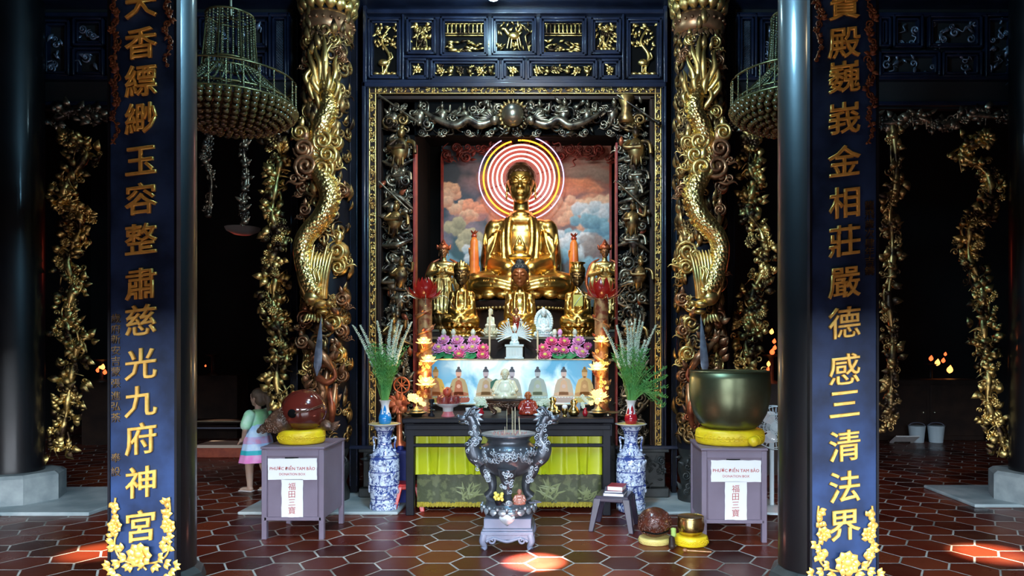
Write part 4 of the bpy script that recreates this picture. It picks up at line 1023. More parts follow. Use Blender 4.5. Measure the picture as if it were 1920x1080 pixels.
def seated_mb():
    """seated figure of height 1 without its head: lotus posture, robe over both shoulders, hands in the lap"""
    m = MB()
    m.ell((0, .03, .43), (.165, .115, .17), 18, 12); m.ell((0, .01, .27), (.17, .135, .17), 18, 12); m.ell((0, .03, .53), (.20, .10, .075), 18, 10)
    m.cap((0, .03, .55), (0, .0, .76), .066, .058, 14); m.ell((0, .0, .595), (.125, .085, .055), 16, 8); m.ell((0, -.005, .635), (.078, .075, .045), 14, 8)
    for s in (-1, 1):
        m.ell((s*.20, .03, .555), (.062, .075, .060), 12, 10); m.ell((s*.11, .03, .575), (.10, .075, .045), 12, 8)
        m.cap((s*.205, .03, .54), (s*.228, -.01, .30), .068, .074, 14)
        m.cap((s*.228, -.01, .29), (s*.085, -.20, .225), .074, .052, 14)
        m.ell((s*.228, .02, .25), (.072, .10, .15), 14, 10)
        m.cap((s*.13, .02, .13), (s*.305, -.14, .115), .13, .095, 14)
        m.cap((s*.305, -.14, .095), (s*.06, -.27, .11), .092, .062, 14)
        m.ell((s*.20, -.22, .10), (.15, .07, .055), 14, 8)
        # robe folds, draped sleeves
        for i in range(4):
            r = .035+.035*i
            m.tube(smooth_path([(s*(.17+.02*i), -.045-.01*i, .52-.02*i), (s*(.19+.02*i), -.085, .42-.03*i), (s*(.225+.01*i), -.095, .34-.03*i), (s*(.27), -.06, .42-.05*i), (s*.265, -.02, .5-.04*i)], 4), .011, 6)
        m.tube(smooth_path([(s*.075, -.05, .62), (s*.085, -.095, .52), (s*.085, -.125, .40), (s*.075, -.15, .30), (s*.04, -.17, .235)], 5), [.022]*21, 8)
        m.tube(smooth_path([(s*.10, -.03, .62), (s*.125, -.085, .5), (s*.125, -.12, .38), (s*.11, -.15, .28), (s*.05, -.19, .21)], 5), [.016]*21, 8)
        for i in range(3):
            m.tube(smooth_path([(s*.06, -.13-.02*i, .25-.02*i), (s*.14, -.12-.03*i, .215-.025*i), (s*.24, -.12-.03*i, .18-.02*i), (s*.33, -.12-.02*i, .15-.02*i)], 4), .011, 6)
            m.tube(smooth_path([(s*.05, -.33, .06+.025*i), (s*.16, -.325, .085+.027*i), (s*.28, -.27, .09+.03*i), (s*.385, -.16, .08+.025*i)], 4), .010, 6)
    for i in range(3):
        m.tube(smooth_path([(-.085+.02*i, -.145, .36-.03*i), (-.04, -.16, .315-.035*i), (0, -.165, .30-.035*i), (.04, -.16, .315-.035*i), (.085-.02*i, -.145, .36-.03*i)], 4), .010, 6)
    m.ell((0, -.17, .09), (.25, .16, .06), 18, 8); m.ell((0, -.08, .045), (.345, .24, .048), 22, 8)
    for i in range(9):
        a = -pi/2+(i-4)*.36; m.ell((.33*cos(a), -.08+.23*sin(a), .03), (.055, .035, .03), 8, 6)
    m.ell((0, -.235, .195), (.10, .05, .032), 12, 8); m.ell((0, -.215, .225), (.075, .045, .022), 12, 8)
    for s in (-1, 1):
        m.cap((s*.07, -.25, .21), (s*.012, -.262, .235), .016, .012, 8)
        for i in range(4): m.cap((s*.08, -.235-.012*i, .197-.006*i), (-s*.03, -.262-.008*i, .200-.008*i), .013, .010, 6)
    return m

def standing_mb():
    m = MB()
    m.ell((0, .01, .66), (.115, .075, .13), 16, 12); m.ell((0, .01, .76), (.13, .07, .05), 16, 8); m.cap((0, .01, .78), (0, 0, .86), .036, .032, 10)
    m.lathe([(.10, .56), (.105, .45), (.125, .25), (.145, .06), (.14, .0)], (0, 0, 0), 20, 0, 1, .78)
    for s in (-1, 1):
        m.cap((s*.125, .01, .75), (s*.175, -.02, .60), .045, .042, 10); m.cap((s*.175, -.02, .60), (s*.05, -.11, .64), .042, .026, 10)
        m.spin((s*.14, -.05, .62), (s*.17, -.03, .30), .09, .05); m.ell((s*.04, -.115, .66), (.028, .025, .04), 8, 6)
        m.ell((s*.055, -.10, .015), (.04, .07, .025), 8, 6)
        for i in range(3): m.tube(smooth_path([(s*(.02+.03*i), -.085, .55), (s*(.03+.035*i), -.10, .3), (s*(.02+.04*i), -.115, .05)], 4), .010, 6)
    for i in range(4): m.tube(smooth_path([(-.09, -.055, .74-.05*i), (0, -.095, .69-.05*i), (.09, -.055, .74-.05*i)], 5), .009, 6)
    m.tube([(-.11, -.0, .54), (0, -.09, .53), (.11, .0, .54)], .018, 8)
    return m

SEAT = seated_mb(); HEAD = head_mb()
def head_on(parent, h, at, mat, vox=None, tilt=0, name='head', fat=1):
    m = head_mb(fat=fat); m.xf(Matrix.Translation(Vector(at)) @ Matrix.Rotation(tilt, 4, 'X') @ Matrix.Scale(h, 4))
    return melt(name, m, mat, vox or h*.022, parent, it=2, fac=.4)
def hair_on(parent, h, at, mat, bun=.30, name='hair', tilt=0):
    m = MB(); m.ell((0, .06, .72), (.40, .45, .38), 22, 14); m.ell((0, .10, .52), (.385, .38, .36), 18, 12)
    m.ell((0, .06, 1.06), (.21, .22, bun), 16, 10)
    m.xf(Matrix.Translation(Vector(at)) @ Matrix.Rotation(tilt, 4, 'X') @ Matrix.Scale(h, 4))
    # the hairline leaves the face free
    for i, v in enumerate(m.v):
        lx = (v[0]-at[0])/h; ly = (v[1]-at[1])/h; lz = (v[2]-at[2])/h
        lim = .80-.25*min(1, (abs(lx)/.36)**3)
        if lz < lim and ly < -.12: m.v[i] = (v[0], at[1]+h*(-.12+.25*(ly+.12)), v[2])
    return melt(name, m, mat, h*.03, parent, it=2)
def scaled(mb, s, at=(0, 0, 0), sx=1):
    m = MB(); m.add([(p[0]*s*sx+at[0], p[1]*s+at[1], p[2]*s+at[2]) for p in mb.v], mb.f); return m
def lotus_base(parent, r, h, mat, n=14, name='lotus_base', z=0):
    m = MB(); m.lathe([(r*.9, 0), (r*.95, h*.12), (r*.72, h*.3), (r*.72, h*.6), (r*.9, h)], (0, 0, z), 32)
    for row in range(2):
        for k in range(n):
            a = 2*pi*(k+.5*row)/n; ca, sa = cos(a), sin(a)
            m.spin((r*.7*ca, r*.7*sa, z+h*(.25+.1*row)), (r*1.02*ca, r*1.02*sa, z+h*(1.0-.25*row)), r*.42, r*.16, (ca, sa, 0), .15, 7, 6, .5)
            m.spin((r*.75*ca, r*.75*sa, z+h*.32), (r*1.02*ca, r*1.02*sa, z+h*.04), r*.38, r*.12, (ca, sa, 0), .1, 6, 5, .5)
    return obj(name, m, mat, parent)

# ---- the great seated statue
BY = 8.6
sc_ = S(298-0+0, BY)*0 + 1.60
b = thing('seated_statue', 'great golden seated statue in meditation in front of the neon halo', 'statue', (X(977, BY), BY, Z(566, BY)))
melt('body', scaled(SEAT, sc_), M['gold'], .0125, b, it=3, fac=.45)
hz = .712*sc_
head_on(b, .455, (0, -.03, hz), M['gold'], .009, fat=1.0)
hair_on(b, .455, (0, -.03, hz), M['hairgold'], .06)
st = MB()
for s in (-1, 1): st.tube(smooth_path([(s*.10, .02, .655*sc_), (s*.122, -.10, .60*sc_), (s*.135, -.16, .50*sc_), (s*.13, -.22, .38*sc_), (s*.10, -.27, .29*sc_), (s*.05, -.33, .22*sc_)], 6), [.036]*31, 8, flat=.55)
obj('stole', st, M['gold'], b, label='long golden collar band')
hd = MB(); hd.cap((-.05, -.30, .60), (-.005, -.32, .735), .028, .010, 8); hd.cap((.05, -.30, .60), (.005, -.32, .735), .028, .010, 8); hd.ell((0, -.31, .58), (.085, .05, .055), 12, 8)
hd.ell((0, -.25, .50), (.15, .10, .05), 14, 8)
melt('hands', hd, M['gold'], .009, b, it=2, label='golden hands pressed together')
ped = thing('statue_pedestal', 'dark pedestal under the great golden statue', 'pedestal', (X(977, BY), BY, 1.69))
obj('body', MB().lathe([(.62, 0), (.62, .05), (.54, .10), (.54, .22), (.60, .28), (.60, .335)], (0, -.02, 0), 40, 0, 1, .78), M['darkwood'], ped)
m = MB()
for k in range(36): a = pi+pi*(k+.5)/36; m.ell((.56*cos(a), -.02+.45*sin(a), .25), .022, 6, 5)
obj('gilt_beading', m, M['gilt'], ped)

# neon halo
hl = thing('neon_halo', 'neon halo of six concentric rings behind the golden head', 'neon light', (X(977.5, 8.9), 8.9, Z(334, 8.9)))
def ring(rpx, col, es, a0, a1, rad, nm):
    m = MB(); r = S(rpx, 8.9); n = 72
    pts = [(r*cos(a0+(a1-a0)*i/n), 0, r*1.0*sin(a0+(a1-a0)*i/n)) for i in range(n+1)]
    m.tube(pts, rad, 8)
    mt = pm(nm, col, .4, emis=col, es=es)
    obj('neon_ring', m, mt, hl, label=nm.replace('_', ' '))
ring(79.5, (.60, .48, 1.0), 1.6, radians(83), radians(83)-radians(325), .007, 'thin_violet_ring')
ring(71, (1.0, .38, .02), 2.2, radians(95), radians(95)-radians(350), .010, 'orange_ring')
ring(62.5, (1.0, .42, .30), 3.6, radians(90), radians(450), .0095, 'outer_white_pink_ring')
ring(54, (1.0, .55, .46), 3.8, radians(90), radians(450), .0095, 'middle_white_pink_ring')
ring(45.5, (1.0, .50, .40), 3.8, radians(90), radians(450), .0095, 'inner_white_pink_ring')
ring(37, (1.0, .55, .44), 3.4, radians(90), radians(450), .010, 'innermost_white_ring')
lamp('neon_glow', 'POINT', (X(977.5, 8.98), 8.98, Z(334, 8.9)), 16, (1.0, .45, .32), .25)
m = MB(); r = S(66, 8.9)
m.lathe([(r*.98, 0), (r*.98, .02)], (0, 0, 0), 48); m.xf(Matrix.Rotation(radians(90), 4, 'X')); m.xf(Matrix.Translation((0, .05, 0)))
for k in range(6):
    a = 2*pi*k/6+.3; m.tube([(S(30, 8.9)*cos(a), .02, S(30, 8.9)*sin(a)), (S(80, 8.9)*cos(a), .02, S(80, 8.9)*sin(a))], .005, 5)
obj('backplate', m, pm('clear_red_backplate', (.16, .02, .015), .4, 0), hl, label='dull red disc carrying the rings')

# ---- altar tiers
def tier(name, label, y0, y1, z):
    t = thing('altar_tier', label, 'altar step', (0, 0, 0))
    obj('body', MB().b2(NX0+.01, NX1-.01, y0+.01, y1, 0, z), M['darkwood'], t, bevel=.006)
    obj('edge_strip', MB().b2(NX0+.01, NX1-.01, y0, y0+.01, z-.022, z+.003), M['palebrass'], t, label='pale edge strip')
tier('a', 'lowest dark altar step carrying the pink lotus flowers', 7.36, 7.54, 1.375)
tier('b', 'middle dark altar step carrying the small golden statues', 7.545, 8.13, 1.60)
tier('c', 'top dark altar step under the great golden statue', 8.14, 9.24, 1.69)

# ---- middle figures
d = 7.72
def small_seated(label, px, d, zb, hpx, bodym, headm, hairm, name='seated_statue', bh=.0, group=None, crown=None, wide=.78, hk=.33):
    """hpx: height in the photo from seat to crown"""
    H = S(hpx, d)/1.0; s = H/.98
    t = thing(name, label, 'statue', (X(px, d), d, zb))
    if bh: lotus_base(t, s*.36, bh, bodym)
    melt('body', scaled(SEAT, s, (0, 0, bh), wide), bodym, s*.014, t, it=3)
    hh = hk*s; at_ = (0, -.01*s, bh+.69*s)
    head_on(t, hh, at_, headm); 
    if hairm: hair_on(t, hh, at_, hairm, .2)
    if crown:
        m = MB()
        for k in range(9):
            a = -pi/2+(k-4)*.42; m.spin((hh*.37*cos(a), at_[1]+hh*.37*sin(a), at_[2]+hh*.80), (hh*.36*cos(a), at_[1]+hh*.36*sin(a), at_[2]+hh*(1.26-.07*abs(k-4))), hh*.24, hh*.08, (cos(a), sin(a), 0))
        m.lathe([(hh*.40, hh*.76), (hh*.42, hh*.86), (hh*.38, hh*.9)], (0, at_[1], at_[2]), 20)
        if crown == 'flat': m.lathe([(hh*.3, hh*.9), (hh*.30, hh*1.2), (hh*.40, hh*1.24), (hh*.40, hh*1.29)], (0, at_[1], at_[2]), 20)
        obj('crown', m, bodym, t)
    return t, s
zC = 1.60
t, s = small_seated('golden seated statue with brown face and blue-black hair below the great statue', 975, 7.84, zC, 128, M['gold'], M['skin_brown'], M['hair'], bh=0)
t.location.z = zC+.02
bl = lotus_base(t, s*.4, .04, M['gold'], z=-.02)
t, s = small_seated('golden seated bodhisattva statue on the left of the middle tier', 866, 7.84, zC, 112, M['gold'], M['darkgilt'], M['hairgold'], bh=.10, crown='peak')
t, s = small_seated('golden seated statue in a flat-topped crown on the right of the middle tier', 1083, 7.84, zC, 108, M['gold'], M['darkgilt'], M['hairgold'], bh=.10, crown='flat')
m = MB(); m.b2(-.05, .05, -.135*s*2.2, -.11*s*2, .36*s+.1, .55*s+.1); obj('chest_panel', m, M['pod'], t, label='yellow panel on the chest')

def guardian(px, label, sx):
    d = 8.36; H = S(118, d); t = thing('standing_statue', label, 'statue', (X(px, d), d, 1.69))
    lotus_base(t, .13, .18, M['darkgilt'])
    s = H*1.05
    melt('body', scaled(standing_mb(), s, (0, 0, .18), 1.25), M['gilt'], s*.012, t, it=2)
    hh = s*.19; a_ = (0, -.01, .18+s*.855)
    head_on(t, hh, a_, M['copper'])
    m = MB(); m.lathe([(hh*.43, hh*.66), (hh*.47, hh*.76), (hh*.40, hh*.98), (hh*.22, hh*1.14), (hh*.14, hh*1.3), (.002, hh*1.5)], a_, 18)
    for s_ in (-1, 1): m.spin((s_*hh*.4, 0, a_[2]+hh*.6), (s_*hh*.56, 0, a_[2]+hh*1.1), hh*.24, hh*.12)
    m.ell((0, -hh*.42, a_[2]+hh*1.05), hh*.14, 8, 6)
    obj('helmet', m, M['redgilt'], t, label='red gilt helmet')
    m = MB()
    for s_ in (-1, 1): m.tube(smooth_path([(s_*.06, .07, .18+s*.85), (s_*.16, .05, .18+s*.75), (s_*.21, .02, .18+s*.5), (s_*.17, -.02, .18+s*.25), (s_*.24, -.03, .18+s*.12)], 5), lerp_list([.01, .022, .02, .018, .004], 21), 6)
    obj('scarf', m, M['redgilt'], t, label='red gilt flying scarf')
    return t
guardian(832, 'standing golden guardian statue in a red helmet on the left', 1)
guardian(1134, 'standing golden guardian statue in a red helmet on the right', -1)

def candle(px, top, label):
    d = 8.45; h = Z(top, d)-1.69; t = thing('dragon_candle', label, 'candle', (X(px, d), d, 1.69))
    obj('shaft', MB().lathe([(.055, 0), (.058, h*.3), (.055, h*.75), (.045, h*.93), (.02, h*.98)], (0, 0, 0), 18), M['orange'], t)
    m = MB(); m.tube(smooth_path([(.058*cos(a*.9), .058*sin(a*.9)-.0, h*(.25+.055*a)) for a in range(12)], 4), .012, 6)
    obj('coiled_dragon', m, M['orange'], t)
    m = MB(); m.ell((0, 0, h*.985), (.035, .03, .03), 10, 8)
    for k in range(5): m.spin((0, 0, h), (.05*cos(k*1.3), .05*sin(k*1.3), h+.05), .03, .02, (cos(k*1.3), sin(k*1.3), 0))
    obj('top', m, M['redfig'], t, label='red scrolled top')
candle(889, 440, 'tall orange dragon candle left of the great golden statue')
candle(1076, 445, 'tall orange dragon candle right of the great golden statue')

# red standing infant figurine in front of the small statue
d = 7.42+.25
t = thing('infant_figurine', 'small red and gold standing infant figurine raising one arm', 'figurine', (X(968, 7.6), 7.6, 1.60))
H = S(60, 7.6)
m = MB(); q = H
m.ell((0, 0, .56*q), (.11*q, .08*q, .15*q)); m.ell((0, 0, .42*q), (.10*q, .08*q, .12*q))
for s in (-1, 1): m.cap((s*.05*q, 0, .36*q), (s*.05*q, -.01*q, .20*q), .055*q, .04*q)
m.cap((-.10*q, 0, .66*q), (-.20*q, -.03*q, .74*q), .035*q, .028*q); m.cap((-.20*q, -.03*q, .74*q), (-.22*q, -.03*q, .92*q), .028*q, .02*q); m.ell((-.22*q, -.03*q, .95*q), .03*q)
m.cap((.10*q, 0, .66*q), (.17*q, -.03*q, .5*q), .035*q, .025*q)
melt('body', m, M['copper'], q*.014, t, it=2)
head_on(t, q*.22, (0, -.01*q, .70*q), M['copper'])
m = MB(); 
for i in range(5): m.tube(smooth_path([(-.10*q, -.04*q, (.62-.07*i)*q), (0, -.10*q, (.55-.07*i)*q), (.10*q, -.05*q, (.60-.07*i)*q)], 4), .016*q, 6)
m.spin((0, -.06*q, .5*q), (.0, -.05*q, .16*q), .22*q, .10*q)
obj('sash', m, M['redfig'], t, label='red sash')
lotus_base(t, .14*q, .18*q, M['redgilt'])

# many-armed white figure
d = 7.45
t = thing('many_armed_statue', 'white many-armed porcelain statue on a square pedestal', 'statue', (X(965, d), d, 1.375))
W = S(35, d); ph = S(27, d)
m = MB(); m.b2(-W*.5, W*.5, -W*.4, W*.4, 0, ph*.12).b2(-W*.44, W*.44, -W*.36, W*.36, ph*.12, ph*.85).b2(-W*.5, W*.5, -W*.4, W*.4, ph*.85, ph)
for k in range(6): m.b2(-W*.42+k*W*.15, -W*.34+k*W*.15, -W*.375, -W*.35, ph*.25, ph*.75)
obj('pedestal', m, M['guanyin'], t, bevel=.003)
s = S(35, d); melt('body', scaled(SEAT, s*1.05, (0, 0, ph-.01), .62), M['guanyin'], s*.02, t, it=2)
head_on(t, s*.34, (0, -.01, ph+s*.66), M['guanyin'])
m = MB(); m.lathe([(s*.10, 0), (s*.09, s*.1), (s*.05, s*.16), (.004, s*.24)], (0, -.01, ph+s*.90), 12); obj('crown', m, M['guanyin'], t)
for sd in (-1, 1):
    for i in range(10):
        a = radians(-22+i*10.5); L = s*(.80+.05*sin(i*2)); e = (sd*(s*.12+L*.55*cos(a)), -.02, ph+s*.5+L*.55*sin(a)); f_ = (sd*(s*.12+L*1.0*cos(a*1.06)), -.045, ph+s*.47+L*1.0*sin(a*1.05))
        m = MB(); m.tube(smooth_path([(sd*s*.10, .0, ph+s*.5), e, f_], 4), lerp_list([s*.05, s*.04, s*.028], 9), 6); m.ell(f_, (s*.035, s*.03, s*.035), 6, 5)
        obj('arm', m, M['guanyin'], t)
    m = MB(); m.tube(smooth_path([(sd*s*.12, .01, ph+s*.6), (sd*s*.40, .0, ph+s*.75), (sd*s*.36, -.01, ph+s*1.15), (sd*s*.34, -.02, ph+s*1.30)], 4), lerp_list([s*.05, s*.035, s*.028], 13), 6); m.ell((sd*s*.34, -.02, ph+s*1.33), s*.06, 8, 6)
    obj('arm', m, M['guanyin'], t)

# white figure in an arched aureole, and a cream figure
t, s = small_seated('white seated figurine in an arched rocky aureole, right of the many-armed statue', 1019, 7.615, 1.60, 42, M['guanyin'], M['guanyin'], M['guanyin'], 'seated_figurine', bh=.05)
m = MB(); n = 26
for k in range(n):
    a = radians(-50)+radians(280)*k/(n-1); m.ell((.085*cos(a), .05, .155+.125*sin(a)), (.020, .025, .024), 7, 5)
m.ell((0, .06, .15), (.08, .02, .13), 14, 8)
for k in range(14): m.ell((-.085+.013*k, -.01+.02*(k % 2), .03), (.02, .025, .03), 6, 5)
obj('aureole', m, M['guanyin'], t, label='white rocky aureole')
t, s = small_seated('cream seated figurine with a scalloped base, left of the many-armed statue', 920, 7.615, 1.60, 32, M['cream'], M['cream'], M['cream'], 'seated_figurine', bh=.10, crown='peak')
m = MB()
for k in range(12): a = 2*pi*k/12; m.spin((.06*cos(a), .06*sin(a), .02), (.11*cos(a), .075*sin(a), .06), .05, .025, (0, 0, 1))
obj('petal_rim', m, M['cream'], t)
def thin_rod(px, y0, y1, label):
    d = 7.39; t = thing('candlestick', label, 'candlestick', (X(px, d), d-.0, 1.375)); h = Z(y0, d)-1.375
    obj('base', MB().lathe([(.035, 0), (.03, .012), (.008, .03), (.006, .06), (.014, .07), (.006, .08)], (0, 0, 0), 14), M['palebrass'], t)
    obj('taper', MB().lathe([(.010, .08), (.009, h), (.002, h+.01)], (0, 0, 0), 10), M['incense'], t)
thin_rod(918, 580, 672, 'pale slim taper in a candlestick left of the many-armed statue')
thin_rod(1008, 622, 672, 'pale slim taper in a candlestick right of the many-armed statue')
# ------------------------------------------------------------------ altar table
TY, TH = 6.44, .867
def tx(px): return X(px, TY)
TC = tx(953)
t = thing('altar_table', 'black lacquered altar table with a lime yellow pleated curtain', 'table', (TC, TY, 0))
w2 = (tx(1146)-tx(762))/2
obj('tabletop', MB().b2(-w2-.03, w2+.03, -.03, .73, TH-.045, TH), M['lacquer'], t, bevel=.008)
m = MB(); m.b2(-w2, w2, .0, .03, Z(818, TY), TH-.05); m.b2(-w2, w2, -.012, .0, Z(806, TY), TH-.06); m.b2(-w2, w2, .67, .70, Z(818, TY), TH-.05)
for s in (-1, 1): m.b2(s*w2-.015, s*w2+.015, .0, .70, Z(818, TY), TH-.05)
obj('apron', m, M['lacquer'], t, bevel=.005)
for s in (-1, 1):
    for yy in (.035, .665):
        obj('leg', MB().b2(s*(w2-.035)-.036, s*(w2-.035)+.036, yy-.036, yy+.036, 0, TH-.045), M['lacquer'], t, bevel=.006)
obj('rail', MB().b2(-w2+.06, w2-.06, .0, .03, Z(838.5, TY), Z(832, TY)), M['lacquer'], t, bevel=.006)
def pleats(x0, x1, z0, z1, y, amp, n, seed, wav=0.0):
    g = random.Random(seed); m = MB(); k = n*10+1; vs = []; fs = []; ph = [g.uniform(-.5, .5) for _ in range(n+1)]
    for r in range(7):
        u = r/6; z = z1+(z0-z1)*u
        for i in range(k):
            q = i/(k-1)*n; a = amp*(.35+.65*u)
            f = q % 1; f = (f+.2*ph[int(min(q, n-1))]) % 1; tri = f/.82 if f < .82 else (1-f)/.18
            vs.append((x0+(x1-x0)*i/(k-1)+a*.5*sin(q*2.1), y-a*(tri**.7), z+(wav*sin(q*2*pi+seed) if r == 6 else 0)))
    for r in range(6):
        for i in range(k-1): fs.append((r*k+i, r*k+i+1, (r+1)*k+i+1, (r+1)*k+i))
    m.add(vs, fs); o = len(vs); m.add([(x, yy+.006, z) for x, yy, z in vs], [tuple(reversed(f)) for f in fs])
    e = [(i, i+1, o+i+1, o+i) for i in range(k-1)]; b = (6*k); e += [(b+i+1, b+i, o+b+i, o+b+i+1) for i in range(k-1)]
    for f in e: m.f.append(list(f)); m.m.append(0)
    return m
obj('curtain', pleats(-w2+.075, w2-.075, Z(889, TY+.06), Z(810, TY+.06), .075, .052, 15, 4, .004), M['curtain'], t, label='lime yellow pleated satin curtain')
obj('altar_cloth', pleats(-w2+.075, w2-.075, Z(944, TY+.1), Z(830, TY+.1), .125, .012, 9, 9), M['brocade'], t, label='olive green brocade cloth')
obj('fringe', pleats(-w2+.075, w2-.075, Z(951, TY+.1), Z(942, TY+.1), .118, .012, 60, 2, .004), M['fringe'], t, label='yellow fringe')
g = random.Random(14); thr = pm('pale_olive_thread', (.19, .22, .09), .45)
for cx, sc in ((tx(875)-TC, 1), (tx(1030)-TC, 1), (tx(1105)-TC, .6)):
    m = MB()
    for k in range(26):
        a = g.uniform(.1, pi-.1); L = g.uniform(.03, .14)*sc; x = cx+g.uniform(-.06, .06); z = Z(940, TY+.1)+g.uniform(0, .12)*sc
        m.spin((x, .112, z), (x+L*cos(a), .108, z+L*sin(a)), .018, .004, (0, -1, 0), 0, 5, 5)
    obj('woven_flower', m, thr, t, label='pale woven flower')

# ---- things on the table
def put(px, d=6.75): return (X(px, d), d, TH)
def lotus_lamp(parent, c, r, name='lotus_lamp'):
    m = MB()
    for row, (n, el, k) in enumerate(((9, .15, 1.0), (9, .6, .95), (7, 1.1, .8))):
        for i in range(n):
            a = 2*pi*(i+.5*row)/n; h = cos(el); v = sin(el)
            m.spin((c[0], c[1], c[2]), (c[0]+r*k*h*cos(a), c[1]+r*k*h*sin(a), c[2]+r*k*v), r*.55, r*.12, (-cos(a)*v, -sin(a)*v, h), -.12, 6, 6, .55)
    p = obj(name, m, M['lamp_warm'], parent); 
    obj('bulb', MB().ell((c[0], c[1]-r*.12, c[2]+r*.25), (r*.34, r*.34, r*.36), 10, 8), M['lamp_core'], p)
    return p
def brass_lotus_stand(px, label):
    t = thing('lotus_lamp_stand', label, 'lamp', put(px, 6.6)); h = Z(752, 6.6)-TH
    obj('base', MB().lathe([(.045, 0), (.05, .012), (.09, .03), (.095, .038), (.06, .05), (.065, .058), (.035, .07), (.03, .082), (.006, .095), (.005, h)], (0, 0, 0), 28), M['palebrass'], t)
    lotus_lamp(t, (0, 0, h), .062)
    m = MB(); g = random.Random(px)
    for k in range(9): carve_flower(m, g.uniform(-.09, .09), -.02, h+g.uniform(-.03, .10), .025, 6, g)
    obj('blossom_wreath', m, M['lamp_warm'], t)
brass_lotus_stand(781, 'brass stand with a glowing lotus lamp at the left end of the table')
brass_lotus_stand(1122, 'brass stand with a glowing lotus lamp at the right end of the table')
t = thing('candle_holder', 'small dark turned candle holder beside the fruit dish', 'candle holder', put(809, 6.62))
h = Z(748, 6.62)-TH; obj('stem', MB().lathe([(.03, 0), (.032, .01), (.012, .03), (.022, .06), (.012, .08), (.026, h*.6), (.012, h*.7), (.028, h*.85), (.026, h)], (0, 0, 0), 18), M['lacquer'], t)
obj('collar', MB().lathe([(.018, h*.32), (.034, h*.36), (.018, h*.4)], (0, 0, 0), 18), M['palebrass'], t)
fd = thing('fruit_dish', 'white footed porcelain dish holding dark red fruit', 'dish', put(840, 6.6))
obj('bowl', MB().lathe([(.046, .045), (.05, .08), (.085, .093), (.115, .115), (.118, .12), (.10, .115), (.05, .098), (.001, .096)], (0, 0, 0), 32), M['white'], fd)
obj('foot', MB().lathe([(.062, 0), (.06, .012), (.048, .03), (.044, .05)], (0, 0, 0), 28), pm('pink_glaze', (.62, .16, .18), .2, coat=.4), fd, label='pink glazed foot')
fr0 = None
FL = ['dark red fruit at the left of the footed dish', 'dark red fruit front left in the footed dish', 'dark red fruit front right in the footed dish', 'dark red fruit at the right of the footed dish', 'dark red fruit at the back of the footed dish', 'topmost orange-red fruit on the footed dish']
for i, (dx, dy, dz) in enumerate(((-.066, .01, .146), (-.026, -.058, .143), (.038, -.052, .143), (.07, .015, .146), (.0, .055, .146), (-.005, -.005, .222))):
    c = put(840, 6.6); t = thing('fruit', FL[i], 'fruit', (c[0]+dx, c[1]+dy, c[2]+dz), i*1.1, 'fruit piled on the footed dish')
    obj('flesh', MB().ell((0, 0, 0), (.042, .042, .046), 14, 10), M['fruit'] if i < 5 else pm('orange_red_fruit', (.62, .13, .05), .35, 0, (.5, .06, .04), 8), t)
    m = MB()
    for k in range(9):
        a = k*2.4; z = -.025+.008*k; r = .040; m.spin((r*cos(a), r*sin(a), z), (r*1.2*cos(a), r*1.2*sin(a), z+.022), .016, .006, (cos(a), sin(a), 0), .1, 5, 4)
    obj('scales', m, pm('fruit_scale', (.30, .07, .04), .45), t)
t = thing('cup', 'small white cup right of the fruit dish', 'cup', put(879, 6.62)); obj('body', MB().lathe([(.018, 0), (.02, .005), (.008, .02), (.03, .05), (.032, .075), (.028, .075), (.02, .04)], (0, 0, 0), 20), M['white'], t)

def flower_pot(px, label, seed, vm):
    t = thing('flower_vase', label, 'vase', put(px, 6.62)); g = random.Random(seed)
    obj('vase', MB().lathe([(.022, 0), (.035, .03), (.02, .06), (.026, .075)], (0, 0, 0), 18), vm, t)
    m = MB()
    for k in range(13):
        carve_flower(m, g.uniform(-.045, .045), g.uniform(-.03, .03), .085+g.uniform(0, .075), .024, 6, g)
    obj('blossoms', m, M['blossom'], t)
    m = MB()
    for k in range(8): a = k*.8; m.spin((0, 0, .07), (.07*cos(a), .06*sin(a), .10), .03, .004, (0, 0, 1), .1)
    obj('leaves', m, M['leafgreen'], t)
flower_pot(901, 'small dark vase of cream blossoms left of the carved stand', 1, M['redvase'])
flower_pot(1019, 'small vase of cream blossoms right of the carved stand', 2, M['lacquer'])
st = thing('carved_stand', 'dark carved oval wooden stand under the cream laughing figure', 'stand', put(955, 6.8))
m = MB(); m.lathe([(.17, .10), (.215, .118), (.215, .128)], (0, 0, 0), 36, 0, 1, .45)
for k in range(20):
    a = pi+pi*k/19; m.spiral(.20*cos(a), .085*sin(a), .09, .022, 1.2, .007, 1, k, 5)
for k in range(6): a = 2*pi*k/6+.5; m.tube(smooth_path([(.18*cos(a), .075*sin(a), .11), (.20*cos(a), .085*sin(a), .06), (.15*cos(a), .06*sin(a), .02), (.18*cos(a), .075*sin(a), .0)], 4), .014, 6)
obj('carved_apron', m, M['fishcarve'], st); obj('top', MB().lathe([(.21, .128), (.225, .134), (.22, .142)], (0, 0, 0), 36, 0, 1, .45), M['darkwood'], st)
